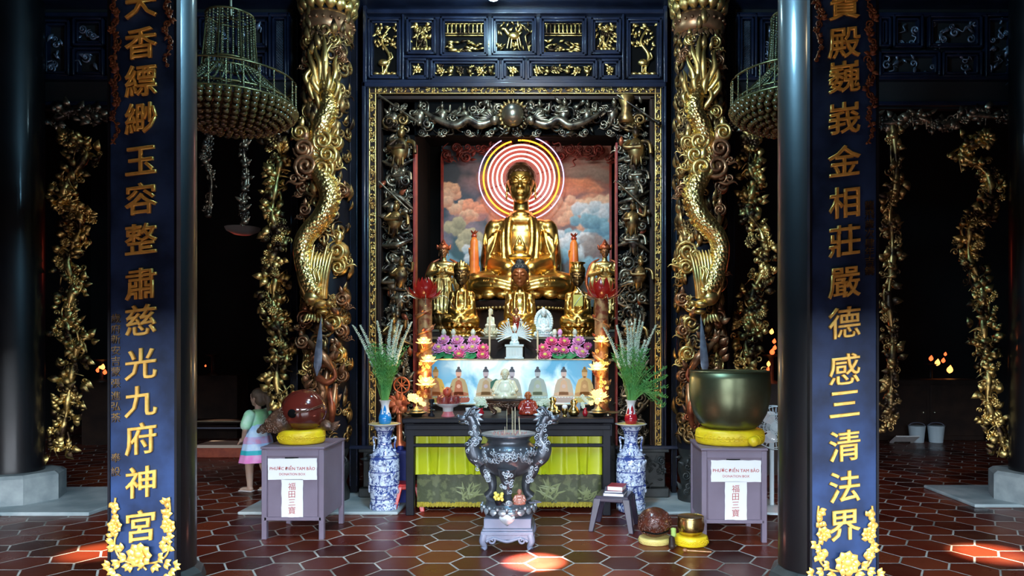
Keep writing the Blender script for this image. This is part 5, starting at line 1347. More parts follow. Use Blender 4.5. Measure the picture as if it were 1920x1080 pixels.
def laughing(px, d, zb, hpx, mat, label, headm=None):
    t = thing('laughing_figurine', label, 'figurine', (X(px, d), d, zb)); h = S(hpx, d); m = MB()
    m.ell((0, 0, .30*h), (.30*h, .22*h, .26*h), 16, 12); m.ell((0, .02*h, .52*h), (.26*h, .16*h, .16*h), 14, 10); m.ell((0, -.03*h, .12*h), (.38*h, .24*h, .13*h), 16, 10)
    for s in (-1, 1):
        m.cap((s*.25*h, .02*h, .52*h), (s*.36*h, -.05*h, .30*h), .09*h, .08*h); m.cap((s*.36*h, -.05*h, .30*h), (s*.22*h, -.2*h, .2*h), .08*h, .055*h)
        m.cap((s*.30*h, -.06*h, .10*h), (s*.08*h, -.22*h, .08*h), .10*h, .07*h)
        for i in range(3): m.tube(smooth_path([(s*.12*h, -.12*h, .58*h), (s*(.22+.03*i)*h, -.18*h, .4*h), (s*(.26+.05*i)*h, -.2*h, .16*h)], 4), .015*h, 6)
    melt('body', m, mat, h*.022, t, it=2)
    head_on(t, h*.34, (0, -.03*h, .64*h), headm or mat, fat=1.15)
    return t
laughing(947, 6.8, TH+.142, 58, M['cream'], 'cream porcelain laughing figurine on the carved stand')
t = thing('jade_plaque', 'dark green hexagonal jade plaque on a cream stand left of the laughing figurine', 'ornament', put(930, 7.02))
z = Z(722, 7.02)-TH; r = .062
obj('plaque', MB().prism([(r*cos(pi/6+k*pi/3), z+r*sin(pi/6+k*pi/3)) for k in range(6)], -.012, .012), M['jade'], t, bevel=.006)
m = MB(); m.lathe([(.05, 0), (.05, .03), (.015, .05), (.014, z-.06)], (0, 0, 0), 14)
for k in range(7): carve_flower(m, -.02+.02*(k % 3), -.02, .06+.02*k, .022, 6)
obj('support', m, M['cream'], t)
laughing(990, 6.72, TH, 45, M['redfig'], 'red glazed laughing figurine right of the cream one', pm('orange_glaze', (.38, .10, .03), .2, coat=.5))
def gourd(px, d, zb, hpx, label):
    t = thing('gourd', label, 'ornament', (X(px, d), d, zb)); h = S(hpx, d)
    obj('body', MB().lathe([(h*.18, 0), (h*.30, h*.12), (h*.32, h*.28), (h*.18, h*.5), (h*.12, h*.56), (h*.21, h*.72), (h*.18, h*.88), (h*.05, h*.95)], (0, 0, 0), 18), M['brass'], t)
    obj('stopper', MB().lathe([(h*.04, h*.94), (h*.06, h*1.0), (.001, h*1.04)], (0, 0, 0), 10), M['white'], t)
gourd(1036, 6.72, TH+0, 36, 'tall small brass gourd bottle on the right of the table'); gourd(1076, 6.62, TH, 34, 'dark-footed brass gourd bottle near the right lamp stand')
t = thing('brass_cup', 'small brass cup with a white offering on the table', 'cup', put(1059, 6.55)); obj('cup', MB().lathe([(.02, 0), (.022, .008), (.012, .02), (.024, .035), (.028, .075), (.022, .07)], (0, 0, 0), 20), M['brass'], t); obj('offering', MB().ell((0, 0, .09), (.026, .022, .022), 10, 8), M['white'], t, label='white lump in the cup')
t = thing('brass_lamp', 'tiny round brass lamp beside the gourd bottle', 'lamp', put(1044, 6.52)); obj('body', MB().lathe([(.02, 0), (.012, .015), (.034, .04), (.034, .055), (.012, .07)], (0, 0, 0), 18), M['brass'], t); obj('flame', MB().spin((0, 0, .07), (0, 0, .10), .016, .016), M['lamp_warm'], t)
t = thing('bud_vase', 'small red and white bud vase near the right lamp stand', 'vase', put(1097, 6.62)); obj('vase', MB().lathe([(.018, 0), (.026, .03), (.012, .06), (.016, .075)], (0, 0, 0), 18), M['redvase'], t)
m = MB(); g = random.Random(8)
for k in range(8): carve_flower(m, g.uniform(-.03, .03), 0, .085+.014*k, .02, 6, g)
obj('blossoms', m, M['blossom'], t)
t = thing('brass_dish', 'flat pale brass dish at the right edge of the table', 'dish', put(1140, 6.7)); obj('dish', MB().lathe([(.03, 0), (.03, .015), (.10, .025), (.105, .032), (.02, .026)], (0, 0, 0), 26), M['palebrass'], t)
t = thing('cup', 'blue-white cup on the right below the poster', 'cup', put(1083, 7.05)); obj('body', MB().lathe([(.02, 0), (.03, .03), (.036, .09), (.03, .09)], (0, 0, 0), 18), pm('pale_blue_glaze', (.30, .50, .72), .15, coat=.5), t)

# ---- backlit print of seated figures
d = 7.30; p0, p1 = X(800, d), X(1110, d); zb, zt_ = Z(757, d), Z(675, d); pc = (p0+p1)/2
po = thing('backlit_poster', 'backlit pale blue print of seven seated robed figures below the lotus flowers', 'poster', (pc, d, zb))
hw = (p1-p0)/2; hh = zt_-zb
obj('print', MB().b2(-hw, hw, 0, .02, 0, hh), M['poster'], po)
m = MB(); m.b2(-hw-.01, hw+.01, -.01, .024, -.012, 0).b2(-hw-.01, hw+.01, -.01, .024, hh, hh+.012); obj('frame', m, M['palebrass'], po)
def ellp(cx, cz, rx, rz, n=20): return [(cx+rx*cos(2*pi*k/n), cz+rz*sin(2*pi*k/n)) for k in range(n)]
robes = [((.80, .52, .10), (.62, .26, .10)), ((.50, .42, .22), (.48, .16, .08)), ((.62, .58, .42), (.58, .42, .24)), ((.50, .56, .50), (.55, .52, .36)), ((.40, .52, .50), (.46, .55, .42)), ((.62, .55, .42), (.75, .52, .34)), ((.78, .55, .20), (.62, .36, .14))]
skins = [(.80, .42, .16), (.78, .48, .38), (.60, .52, .58), (.62, .58, .66), (.50, .58, .62), (.72, .58, .54), (.78, .50, .22)]
for i, px in enumerate((817, 860, 911, 960, 1008, 1057, 1104)):
    cx = X(px, d)-pc; u = hh
    cx = max(-hw+.075, min(hw-.075, cx))
    r1, r2 = robes[i]; a = MB()
    q = [(cx-.105, .16*u), (cx-.085, .42*u), (cx-.062, .55*u), (cx-.02, .60*u), (cx+.02, .60*u), (cx+.062, .55*u), (cx+.085, .42*u), (cx+.105, .16*u)]
    a.prism(q, -.0012, 0)
    f = obj('printed_figure', a, glow('print_robe', r1, .35), po, label='printed seated robed figure')
    a = MB(); a.prism([(cx-.05, .2*u), (cx-.03, .50*u), (cx, .56*u), (cx+.03, .50*u), (cx+.05, .2*u)], -.0022, -.0012); a.prism(ellp(cx, .22*u, .10, .055*u), -.0022, -.0012); obj('printed_robe', a, glow('print_inner_robe', r2, .35), f)
    a = MB(); a.prism(ellp(cx, .69*u, .028, .105*u), -.0032, -.0022); a.prism([(cx-.012, .55*u), (cx+.012, .55*u), (cx+.012, .63*u), (cx-.012, .63*u)], -.0032, -.0022); a.prism(ellp(cx, .40*u, .02, .045*u), -.0032, -.0022); obj('printed_face', a, glow('print_skin', skins[i], .4), f)
    a = MB(); a.prism([(cx+.030*cos(k*pi/10), .725*u+.085*u*sin(k*pi/10)) for k in range(11)], -.0042, -.0032); a.prism(ellp(cx, .82*u, .014, .03*u, 12), -.0042, -.0032); obj('printed_hair', a, glow('print_hair', (.10, .12, .16) if i not in (0, 6) else (.5, .3, .08), .2), f)
    a = MB()
    for k in range(7): a.prism(ellp(cx-.09+.03*k, .10*u, .022, .055*u, 10), -.0015-.0004*(k % 2), 0)
    a.prism(ellp(cx, .05*u, .105, .03*u), -.0012, 0); obj('printed_lotus_throne', a, glow('print_throne', [(.55, .42, .08), (.42, .12, .08), (.62, .62, .50), (.5, .55, .42), (.42, .58, .50), (.55, .45, .40), (.6, .55, .2)][i], .3), f)

# ---- tall red lotus pillars with lotus lamps
def lotus_pillar(px, label, lamps, sx):
    d = 7.0; zb = TH; zt = Z(560, d)
    t = thing('lotus_pillar', label, 'lamp', (X(px, d), d, zb)); h = zt-zb; r = S(13, d)
    obj('shaft', MB().lathe([(r*1.2, 0), (r*1.2, .03), (r, .05), (r, h)], (0, 0, 0), 24), M['tan'], t)
    m = MB(); n = 60
    m.tube([(r*1.05*cos(i*.52*sx), r*1.05*sin(i*.52*sx), .1+(h-.2)*i/n) for i in range(n+1)], [.012+.010*sin(i*.7) for i in range(n+1)], 7)
    for i in range(0, n, 3):
        a = i*.52*sx; m.spin((r*cos(a), r*sin(a), .1+(h-.2)*i/n), (r*1.5*cos(a+.3), r*1.5*sin(a+.3), .14+(h-.2)*i/n), .035, .012, (0, 0, 1))
    obj('coiled_dragon', m, M['tan'], t, label='gold dragon coiled on the red pillar')
    m = MB(); rr = S(33, d)
    for row, (n, el, k) in enumerate(((8, .55, 1.25), (8, 1.0, 1.2), (7, 1.3, 1.25))):
        for i in range(n):
            a = 2*pi*(i+.5*row)/n; hx = cos(el); v = sin(el)
            m.spin((r*.6*cos(a), r*.6*sin(a), h), (rr*k*hx*cos(a), rr*k*hx*sin(a), h+rr*k*v), rr*.40, rr*.06, (-cos(a)*v, -sin(a)*v, hx), -.15, 6, 8, .45)
    obj('red_lotus', m, M['redglass'], t, label='translucent red lotus on top')
    m = MB()
    for i in range(8): a = 2*pi*i/8+.2; m.tube(smooth_path([(r*cos(a), r*sin(a), h-.01), (rr*1.1*cos(a), rr*1.1*sin(a), h+.03), (rr*1.6*cos(a), rr*1.6*sin(a), h+(.12 if i % 2 else -.08))], 4), .004, 5)
    obj('sepals', m, M['palebrass'], t, label='pale curling sepals')
    for (lx, ly, rpx) in lamps:
        lotus_lamp(t, (X(lx, d-.12)-X(px, d), -.13, Z(ly, d-.12)-zb-.01), S(rpx, d-.1))
    m = MB()
    for (lx, ly, rpx) in lamps: m.tube(smooth_path([(0, -r*.8, Z(ly+8, d)-zb), ((X(lx, d)-X(px, d))*.5, -.1, Z(ly+12, d)-zb), (X(lx, d)-X(px, d), -.13, Z(ly+3, d)-zb)], 4), .006, 5)
    for k in range(14): carve_flower(m, g.uniform(-.05, .09)*sx, -r*1.1, g.uniform(.05, h*.55), .022, 6, g)
    obj('gilt_sprays', m, M['lamp_warm'] if 0 else M['gilt'], t)
    return t
lotus_pillar(797, 'tall red dragon pillar with a red lotus, left of the poster', [(795, 641, 16), (804, 675, 17), (799, 719, 20), (776, 745, 13)], 1)
lotus_pillar(1128, 'tall red dragon pillar with a red lotus, right of the poster', [(1127, 638, 16), (1120, 690, 20), (1122, 742, 20)], -1)
lamp('lotus_glow_left', 'POINT', (X(800, 6.75), 6.75, Z(690, 6.75)), 3.5, (1.0, .62, .25), .06)
lamp('lotus_glow_right', 'POINT', (X(1120, 6.75), 6.75, Z(690, 6.75)), 3.5, (1.0, .62, .25), .06)

# ---- pink lotus flowers and leaves on the lowest step
def lotus_proto(mat, name_label, closed=0.0):
    t = thing('lotus_flower', name_label, 'flower', (0, 0, 0), 0, 'pink lotus flowers on the lowest altar step')
    m = MB(); r = .075
    for row, (n, el, k) in enumerate(((10, .15, 1.0), (9, .55, .95), (7, .95, .85))):
        el = el + closed*(1.3-el)
        for i in range(n):
            a = 2*pi*(i+.5*row)/n; h = cos(el); v = sin(el)
            m.spin((.012*cos(a), .012*sin(a), 0), (r*k*h*cos(a), r*k*h*sin(a), r*k*v), r*.50, r*.10, (-cos(a)*v, -sin(a)*v, h), -.16, 6, 7, .58)
    obj('petals', m, mat, t)
    obj('seed_pod', MB().lathe([(.008, .0), (.02, .028), (.018, .032)], (0, 0, 0), 12), M['pod'], t)
    m = MB(); m.tube(smooth_path([(0, 0, 0), (.01, .02, -.05), (.0, .03, -.10)], 4), .005, 6); obj('stem', m, M['stem'], t)
    return t
LOT = [(832, 636, 'l'), (858, 637, 'l'), (889, 637, 'l'), (822, 651, 'l'), (843, 653, 'l'), (868, 652, 'l'), (886, 651, 'l'), (906, 652, 'r'), (811, 659, 'l'), (861, 664, 'r'), (905, 665, 'r'),
       (1034, 639, 'r'), (1058, 640, 'r'), (1085, 638, 'l'), (1018, 652, 'r'), (1042, 656, 'p'), (1056, 657, 'p'), (1080, 654, 'l'), (1103, 652, 'c'), (1022, 665, 'r'), (1092, 660, 'l')]
protos = {}
LCOL = {'l': 'lilac-pink', 'r': 'rose-pink', 'p': 'pink', 'c': 'half-closed pink'}
side_names = {}
for i, (px, py, k) in enumerate(LOT):
    side = 'left' if px < 960 else 'right'; row = 'back row' if py < 645 else ('middle row' if py < 660 else 'front row')
    key = (side, row); side_names.setdefault(key, []).append(i)
ORD = ['first', 'second', 'third', 'fourth', 'fifth', 'sixth', 'seventh']
for i, (px, py, k) in enumerate(LOT):
    side = 'left' if px < 960 else 'right'; row = 'back row' if py < 645 else ('middle row' if py < 660 else 'front row')
    seq = sorted(side_names[(side, row)], key=lambda j: LOT[j][0]); n = seq.index(i)
    lab = f'{LCOL[k]} lotus flower, {ORD[n]} from the left in the {row} of the {side} bunch'
    d = {'back row': 7.50, 'middle row': 7.44, 'front row': 7.385}[row]
    mat = {'l': M['lilac'], 'r': M['rose'], 'p': M['pink'], 'c': M['pink']}[k]
    loc = (X(px, d), d, max(Z(py, d)-.015, 1.40))
    if k not in protos:
        o = lotus_proto(mat, lab, .75 if k == 'c' else 0); protos[k] = o; o.location = loc
    else: o = dup(protos[k], loc, i*.7, lab)
    o.rotation_euler = (radians(40), radians(((i*37) % 30)-15), 0)
    o['group'] = 'pink lotus flowers on the lowest altar step'
lp0 = None
LV = [(823, 668, 'left end of the left lotus bunch'), (842, 669, 'left of the middle of the left lotus bunch'), (882, 668, 'right of the middle of the left lotus bunch'), (868, 655, 'middle of the left lotus bunch'),
      (1070, 668, 'middle of the right lotus bunch'), (1090, 667, 'right end of the right lotus bunch'), (1048, 667, 'left part of the right lotus bunch')]
for i, (px, py, w_) in enumerate(LV):
    d = 7.375; loc = (X(px, d), d+.01, 1.395)
    lab = f'green lotus leaf at the {w_}'
    if lp0 is None:
        m = MB(); m.lathe([(.003, 0), (.03, .004), (.07, .022), (.072, .024), (.03, .009), (.004, .005)], (0, 0, 0), 20, 0, 1, .8, 5, .06)
        lp0 = obj('lotus_leaf', m, M['leafgreen'], None, loc); tag(lp0, lab, 'leaf', 'green leaves among the lotus flowers'); o = lp0
    else:
        o = lp0.copy(); COL.objects.link(o); o.location = loc; o['label'] = lab
    o.rotation_euler = (radians(38), 0, radians((i*50) % 40-20))
# ---- small buds in white cups on the ledge above
for i, (px, py, w_) in enumerate(((832, 622, 'leftmost white bud'), (850, 622, 'white bud beside the leftmost one'), (887, 624, 'white bud'), (1040, 624, 'white bud'), (1050, 624, 'pair bud'), (1078, 628, 'white bud'))):
    d = 7.57; lab = ['white lotus bud at the far left edge of the middle step', 'white lotus bud second from the left on the middle step', 'white lotus bud left of the cream figurine on the middle step',
                     'white lotus bud right of the white aureole figurine', 'pinkish lotus bud beside the one right of the aureole figurine', 'low white lotus bud under the flat-crowned statue'][i]
    t = thing('lotus_bud', lab, 'bud', (X(px, d), d, 1.60), 0, 'lotus buds on the middle step')
    m = MB()
    for k in range(6): a = k*1.05; m.spin((.012*cos(a), .012*sin(a), .012), (.006*cos(a), .006*sin(a), .085), .04, .012, (cos(a), sin(a), 0), .12, 6, 6, .45)
    obj('petals', m, M['blossom'] if i != 4 else M['lilac'], t); obj('cup', MB().lathe([(.018, 0), (.022, .012), (.012, .02)], (0, 0, 0), 14), M['white'], t)

# ------------------------------------------------------------------ porcelain floor vases
def floor_vase(px, d, label, base):
    t = thing('floor_vase', label, 'vase', (X(px, d), d, 0)); k = S(1, d); H = Z(797, d)
    P = [(21, 0), (24, .01), (25, .05), (24, .09), (27, .22), (28, .45), (27.5, .58), (26, .64), (22, .68), (16, .72), (13, .78), (12.5, .86), (15, .93), (19, .97), (20, .985)]
    obj('body', MB().lathe([(r*k, z*H) for r, z in P], (0, 0, 0), 48), M['porc'], t)
    for s in (-1, 1): m = MB(); m.tube(smooth_path([(s*13*k, 0, .84*H), (s*21*k, 0, .86*H), (s*19*k, 0, .77*H), (s*20*k, 0, .70*H), (s*16*k, 0, .715*H)], 5), .009, 7); obj('handle', m, M['porc'], t)
    m = MB()
    for q in (.12, .66): m.lathe([(24*k if q < .5 else 26*k, q*H-.006), (27*k if q < .5 else 27.5*k, q*H), (24*k if q < .5 else 25*k, q*H+.006)], (0, 0, 0), 40)
    for i in range(14):
        a = 2*pi*i/14; m.spin((26.6*k*cos(a), 26.6*k*sin(a), .10*H), (26.0*k*cos(a), 26.0*k*sin(a), .02*H), .045, .012, (cos(a), sin(a), 0))
    obj('raised_bands', m, M['porc'], t)
    g = random.Random(px); m = MB()
    for i in range(26):
        a = -pi/2+g.uniform(-1.4, 1.4); z = g.uniform(.2, .6)*H; r = 27.6*k
        m.ell((r*cos(a), r*sin(a), z), (.022, .010, .03*g.uniform(.5, 1.3)), 8, 6, Matrix.Rotation(a+pi/2, 3, 'Z'))
    obj('relief_scene', m, M['porc'], t, label='raised blue and white scene')
    # plate on its mouth
    p = thing('plate', ('white porcelain plate on the mouth of the left floor vase' if px < 900 else 'white porcelain plate on the mouth of the right floor vase'), 'plate', (X(px, d), d, H*.985))
    obj('dish', MB().lathe([(18*k, 0), (20*k, .006), (28*k, .018), (30*k, .024), (29*k, .027), (19*k, .012), (.001, .010)], (0, 0, 0), 40), M['white'], p)
    m = MB(); m.lathe([(20*k, .013), (25*k, .0205), (27*k, .0245)], (0, 0, 0), 40); obj('painted_rim', m, M['paleyellow'], p, label='yellow painted rim')
    return H*.985+.012
zv = floor_vase(721, 6.62, 'tall blue and white porcelain floor vase left of the altar table', 0)
zv2 = floor_vase(1183, 6.62, 'tall blue and white porcelain floor vase right of the altar table', 1)
def bud_vase(px, d, z, label, lower, H):
    t = thing('flower_vase', label, 'vase', (X(px, d), d, z)); k = S(1, d)
    prof = [(8.5, 0), (10, .03), (11.5, .15), (12, .28), (10, .45), (7.5, .62), (7, .78), (9, .92), (11.5, 1.0), (10.5, 1.0), (6.5, .8)]
    obj('body', MB().lathe([(r*k, zz*H) for r, zz in prof], (0, 0, 0), 32), M['white'], t)
    m = MB(); m.lathe([(r*k*1.02, zz*H) for r, zz in prof[:5]], (0, 0, 0), 32)
    for i in range(7):
        a = 2*pi*i/7+.4; m.spin((10.4*k*cos(a), 10.4*k*sin(a), .40*H), (7.4*k*cos(a), 7.4*k*sin(a), (.58+.12*(i % 3))*H), .028, .006, (cos(a), sin(a), 0))
    obj('glaze_drip', m, lower, t, label=('blue dripping glaze' if px < 900 else 'dark red dripping glaze'))
    return t
d = 6.62
bud_vase(722, d, zv, 'white vase with blue dripping glaze on the left porcelain plate', M['bluevase'], S(47, d)); bud_vase(1183, d, zv2, 'white vase with dark red dripping glaze on the right porcelain plate', M['redvase'], S(47, d))
def stalks(px, z, tips, grp, lab):
    for i, (ax, ay) in enumerate(tips):
        g = random.Random(px+i); t = thing('flower_stalk', lab(i), 'flower', (X(px, d), d, z), 0, grp)
        top = Vector((X(ax, d)-X(px, d), -.05+.1*g.random(), Z(ay, d)-z)); b = Vector((top.x*.05, top.y*.1, .0))
        mid = b.lerp(top, .5)+Vector((-top.x*.10, 0, .03)); sp = smooth_path([b, b.lerp(mid, .5), mid, mid.lerp(top, .55)+Vector((-.02*(1 if top.x > 0 else -1)*.4, 0, .005)), top], 11)
        m = MB(); m.tube(sp, lerp_list([.004, .004, .0025], len(sp)), 5); obj('stem', m, M['stem'], t)
        m = MB(); n = len(sp); s0 = int(n*.46)
        for j in range(s0, n):
            u = (j-s0)/(n-s0); r = .027*(1-.6*u)
            for q in range(4):
                a = q*1.57+j*.8+g.uniform(-.4, .4); p = sp[j]; k_ = g.uniform(.75, 1.15); m.spin(tuple(p), tuple(p+Vector((cos(a)*r*1.1*k_, sin(a)*r*1.1*k_, r*1.3*k_))), r*.85, r*.7, (0, 0, 1), .1, 5, 5)
        obj('blossom_spike', m, M['blossom'], t)
pos7 = ['leaning far left', 'second from the left', 'third from the left', 'fourth from the left', 'fifth from the left', 'sixth from the left', 'at the right end', 'eighth from the left', 'at the far right end']
stalks(722, zv+.16, [(661, 612), (675, 612), (705, 604), (737, 602), (748, 610), (752, 612), (770, 606)], 'white flower stalks in the left vase', lambda i: f'white flower stalk {pos7[i]} in the blue-glazed vase')
stalks(1183, zv2+.16, [(1132, 616), (1156, 612), (1174, 604), (1182, 616), (1192, 600), (1200, 602), (1206, 606), (1210, 640), (1230, 612)], 'white flower stalks in the right vase', lambda i: f'white flower stalk {pos7[i]} in the red-glazed vase')
def greens(px, z, seed, spread, label, n=105, right=0):
    g = random.Random(seed); m = MB()
    for k in range(n):
        a = g.uniform(-1, 1); L = g.uniform(.24, .52); x0 = g.uniform(-.022, .022)
        if right and k % 3 == 0: p2 = (g.uniform(.12, .34), g.uniform(-.12, .12), g.uniform(-.06, .36)); 
        else: p2 = (a*spread*L*.95, g.uniform(-.12, .12), L)
        sp = smooth_path([(x0, g.uniform(-.02, .02), -.03), (p2[0]*.4, p2[1]*.5, max(p2[2], .16)*.6), p2], 4)
        m.tube(sp, lerp_list([.003, .0035, .001], len(sp)), 4, flat=.6)
        for j in range(3, len(sp), 1):
            for s in (-1, 1): m.spin(tuple(sp[j]), tuple(sp[j]+Vector((s*.022, g.uniform(-.02, .02), .022))), .008, .003, (0, -1, 0), 0, 4, 4)
    o = obj('fern_foliage', m, M['fern'], None, (X(px, d), d, z)); tag(o, label, 'foliage', None, 'stuff'); return o
greens(722, zv+.21, 3, .38, 'green fern foliage in the blue-glazed vase')
greens(1183, zv2+.21, 4, .42, 'green fern foliage spilling to the right out of the red-glazed vase', 135, 1)
# ------------------------------------------------------------------ donation boxes
def donation_box(px0, px1, d, label, rot=0.0, seed=0):
    xa, xb = X(px0, d), X(px1, d); w = xb-xa; H = .722; D = .55
    t = thing('donation_box', label, 'box', ((xa+xb)/2, d, 0), rot)
    k = S(1, d); h = w/2
    m = MB(); zb = .155
    m.b2(-h+.01, h-.01, .015, D-.015, zb, H-.02)
    obj('body', m, M['boxpaint'], t, bevel=.004)
    m = MB(); m.b2(-h+.02, h-.02, .004, .016, H-.075, H-.012).b2(-h+.05, h-.05, .006, .016, zb+.02, H-.10)
    for s in (-1, 1): m.b2(s*(h-.03)-.012, s*(h-.03)+.012, .002, .016, zb, H-.02)
    m.b2(-h+.02, h-.02, .0, .016, zb-.008, zb+.02)
    obj('front_panel', m, M['boxpaint'], t, bevel=.003)
    for sx in (-1, 1):
        for yy in (.02, D-.02): obj('leg', MB().b2(sx*(h-.02)-.02, sx*(h-.02)+.02, yy-.02, yy+.02, 0, H-.02), M['boxpaint'], t, bevel=.004)
    obj('top', MB().b2(-h-.006, h+.006, -.006, D+.006, H-.018, H), M['boxpaint'], t, bevel=.004)
    obj('coin_slot', MB().b2(-.06, .045, .001, .006, H-.092, H-.082), M['black'], t, label='black coin slot')
    def pap(nm, a, b, c, e, lab):
        g = random.Random(seed+len(nm)); n = 8; poly = []
        for i in range(n): poly.append((a+(b-a)*i/n, c+g.uniform(-.002, .002)))
        for i in range(n): poly.append((b+g.uniform(-.002, .002), c+(e-c)*i/n))
        for i in range(n): poly.append((b+(a-b)*i/n, e+g.uniform(-.002, .002)))
        for i in range(n): poly.append((a+g.uniform(-.002, .002), e+(c-e)*i/n))
        return obj(nm, MB().prism(poly, -.003, -.0005), M['paper'], t, smooth=False, label=lab)
    cxp = 0.0 if px0 < 900 else .012
    p = pap('paper_sign', cxp-.19, cxp+.19, .466, .632, 'white paper sign with red lettering')
    letters('lettering', 'PHƯỚC ĐIỀN TAM BẢO', .033, M['redink'], p, (cxp, -.0042, .560), .0016, .012, 0)
    letters('lettering', 'DONATION BOX', .026, M['redink'], p, (cxp, -.0042, .510), .0016, .006, 0)
    p = pap('paper_strip', cxp-.085, cxp+.082, .176, .470, 'white vertical paper strip with red characters')
    for i, ch in enumerate('福田三寶'): letters('lettering', ch, .062, M['redink'], p, (cxp-.004, -.0042, .415-.062*i), .0016, 0, .05)
    return t
donation_box(490, 607, 5.64, 'mauve-brown donation box under the wooden fish on the left', 0, 1)
donation_box(1316, 1438, 5.55, 'mauve-brown donation box under the large bronze bowl on the right', radians(-1.5), 2)

def cushion(px, d, z, r, h, mat, label, sy=.9, dx=0):
    t = thing('cushion', label, 'cushion', (X(px, d)+dx, d, z))
    n = 40; prof = []
    for k in range(11):
        a = -pi/2+pi*k/10; prof.append((r-h*.5+h*.5*abs(cos(a))**.55, h*.5+h*.5*math.copysign(abs(sin(a))**.55, sin(a))))
    prof = [(.002, 0)]+prof+[(.002, h*.97)]
    obj('body', MB().lathe(prof, (0, 0, 0), n, 0, 1, sy, 20, .006), mat, t)
    m = MB(); m.tube([((r*1.0)*cos(2*pi*i/40), r*1.0*sy*sin(2*pi*i/40), h*.5) for i in range(40)], .005, 5, closed=True)
    g = random.Random(px)
    for i in range(15):
        a = -pi/2+(i-7)*.13; m.spiral(r*cos(a), r*sy*sin(a)-.002, h*.5, h*.22, 1.3, .003, 1, g.uniform(0, 6), 4)
    obj('piping', m, mat, t)
    return t
# left: cushion and wooden fish
cushion(566, 5.86, .722, .185, .115, M['yellow'], 'yellow brocade cushion under the large wooden fish on the left box')
def wooden_fish(name, loc, r, label, body, carve, rz=0, carved=False):
    t = thing(name, label, 'wooden fish drum', loc, rz)
    m = MB(); m.ell((0, 0, r*.93), (r*1.02, r*.95, r*.95), 32, 22); obj('body', m, body, t)
    m = MB(); m.tube(smooth_path([(-r*.25, -r*.93, r*.86), (r*.25, -r*.95, r*.98), (r*.72, -r*.72, r*1.12), (r*1.01, -r*.2, r*1.25)], 6), r*.018, 6); m.tube(smooth_path([(-r*.25, -r*.945, r*.83), (r*.25, -r*.95, r*.93), (r*.72, -r*.74, r*1.06), (r*1.02, -r*.2, r*1.17)], 6), r*.02, 6)
    obj('mouth_slit', m, M['black'] if 0 else carve, t)
    m = MB(); m.ell((-r*.20, -r*.905, r*.86), (r*.21, r*.09, r*.20), 20, 10); obj('sound_hole', m, M['black'], t, label='round black sound hole')
    m = MB(); g = random.Random(4)
    # carved handle of two fish heads and scales
    m.spin((-r*.25, -.3*r, r*.75), (-r*1.85, -.45*r, r*.06), r*1.15, r*.9, (0, -1, 0), 0, 10, 9, .38)
    for i in range(60):
        u = g.random(); q = g.uniform(-1, 1); pr = sin(pi*min(.97, max(.06, u**.72))); x = -r*(.25+1.6*u); z = r*(.75-.69*u)+q*.5*r*pr; y = -r*(.3+.15*u)-.44*r*pr*sqrt(max(.05, 1-q*q*.8))
        m.spiral(x, y, z, r*.10, 1.2, r*.028, 1, g.uniform(0, 6), 5)
    for i in range(16): a = .3+i*.12; m.ell((-r*(.55)+r*.5*cos(a+1.2), -r*.55, r*1.02+r*.4*sin(a+1.2)-r*.3), r*.07, 6, 5)
    obj('carved_handle', m, carve, t, label='brown carved scaly handle'); m = MB()
    m.spin((r*.7, 0, r*.35), (r*1.45, -.1*r, r*.12), r*.5, r*.4, (0, -1, 0)); 
    for i in range(6): m.spin((r*1.1, -.1*r, r*.15), (r*(1.45+.05*i), -.2*r, r*(.02+.09*i)), r*.18, r*.1)
    obj('carved_tail', m, carve, t, label='brown carved fish tail')
    return t
wooden_fish('wooden_fish', (X(570, 5.86), 5.86, .722+.10), .178, 'large dark red lacquered wooden fish drum with a round hole on the left box', M['fish'], M['fishcarve'])
# right: cushion, bronze bowl and striker
cushion(1368, 5.84, .722, .275, .125, M['yellow'], 'wide yellow brocade cushion under the large bronze bowl', .85)
t = thing('singing_bowl', 'large patinated bronze bowl bell on the wide yellow cushion', 'bowl', (X(1368, 5.84), 5.84, .722+.118))
R0 = S(75, 5.84); HB = Z(698, 5.6)-.84
prof = [(.001, 0), (R0*.45, 0), (R0*.62, .012), (R0*.76, HB*.10), (R0*.90, HB*.28), (R0*.985, HB*.52), (R0*1.0, HB*.70), (R0*.985, HB*.88), (R0*.965, HB), (R0*.945, HB*1.005), (R0*.94, HB*.97), (R0*.96, HB*.7), (R0*.9, HB*.35), (R0*.6, HB*.08), (.001, HB*.05)]
obj('body', MB().lathe(prof, (0, 0, 0), 64), M['bowl'], t)
m = MB(); m.lathe([(R0*.962, HB*.985), (R0*.985, HB*.998), (R0*.965, HB*1.012), (R0*.94, HB*.998)], (0, 0, 0), 64); obj('rim', m, M['bowl'], t)
def mallet(loc, v, L, rh, lh, hm, sm_, label, rs=.010):
    t = thing('mallet', label, 'mallet', loc); v = Vector(v).normalized()
    obj('head', MB().cap((0, 0, 0), tuple(v*lh), rh, rh*.95, 14), hm, t); obj('stick', MB().tube([tuple(v*(lh*.9)), tuple(v*L)], [rs, rs*.8], 8), sm_, t)
    m = MB(); m.lathe([(rh*1.03, 0), (rh*1.05, .008), (rh*1.03, .016)], (0, 0, 0), 14); m.xf(v.to_track_quat('Z', 'Y').to_matrix().to_4x4()); m.xf(Matrix.Translation(v*lh*.9)); obj('binding', m, hm, t)
    return t
mallet((X(1418, 5.52), 5.60, .722+.045), (.55, .8, .12), .30, .040, .05, M['yellow'], M['fish'], 'yellow cloth-headed striker beside the large bronze bowl')

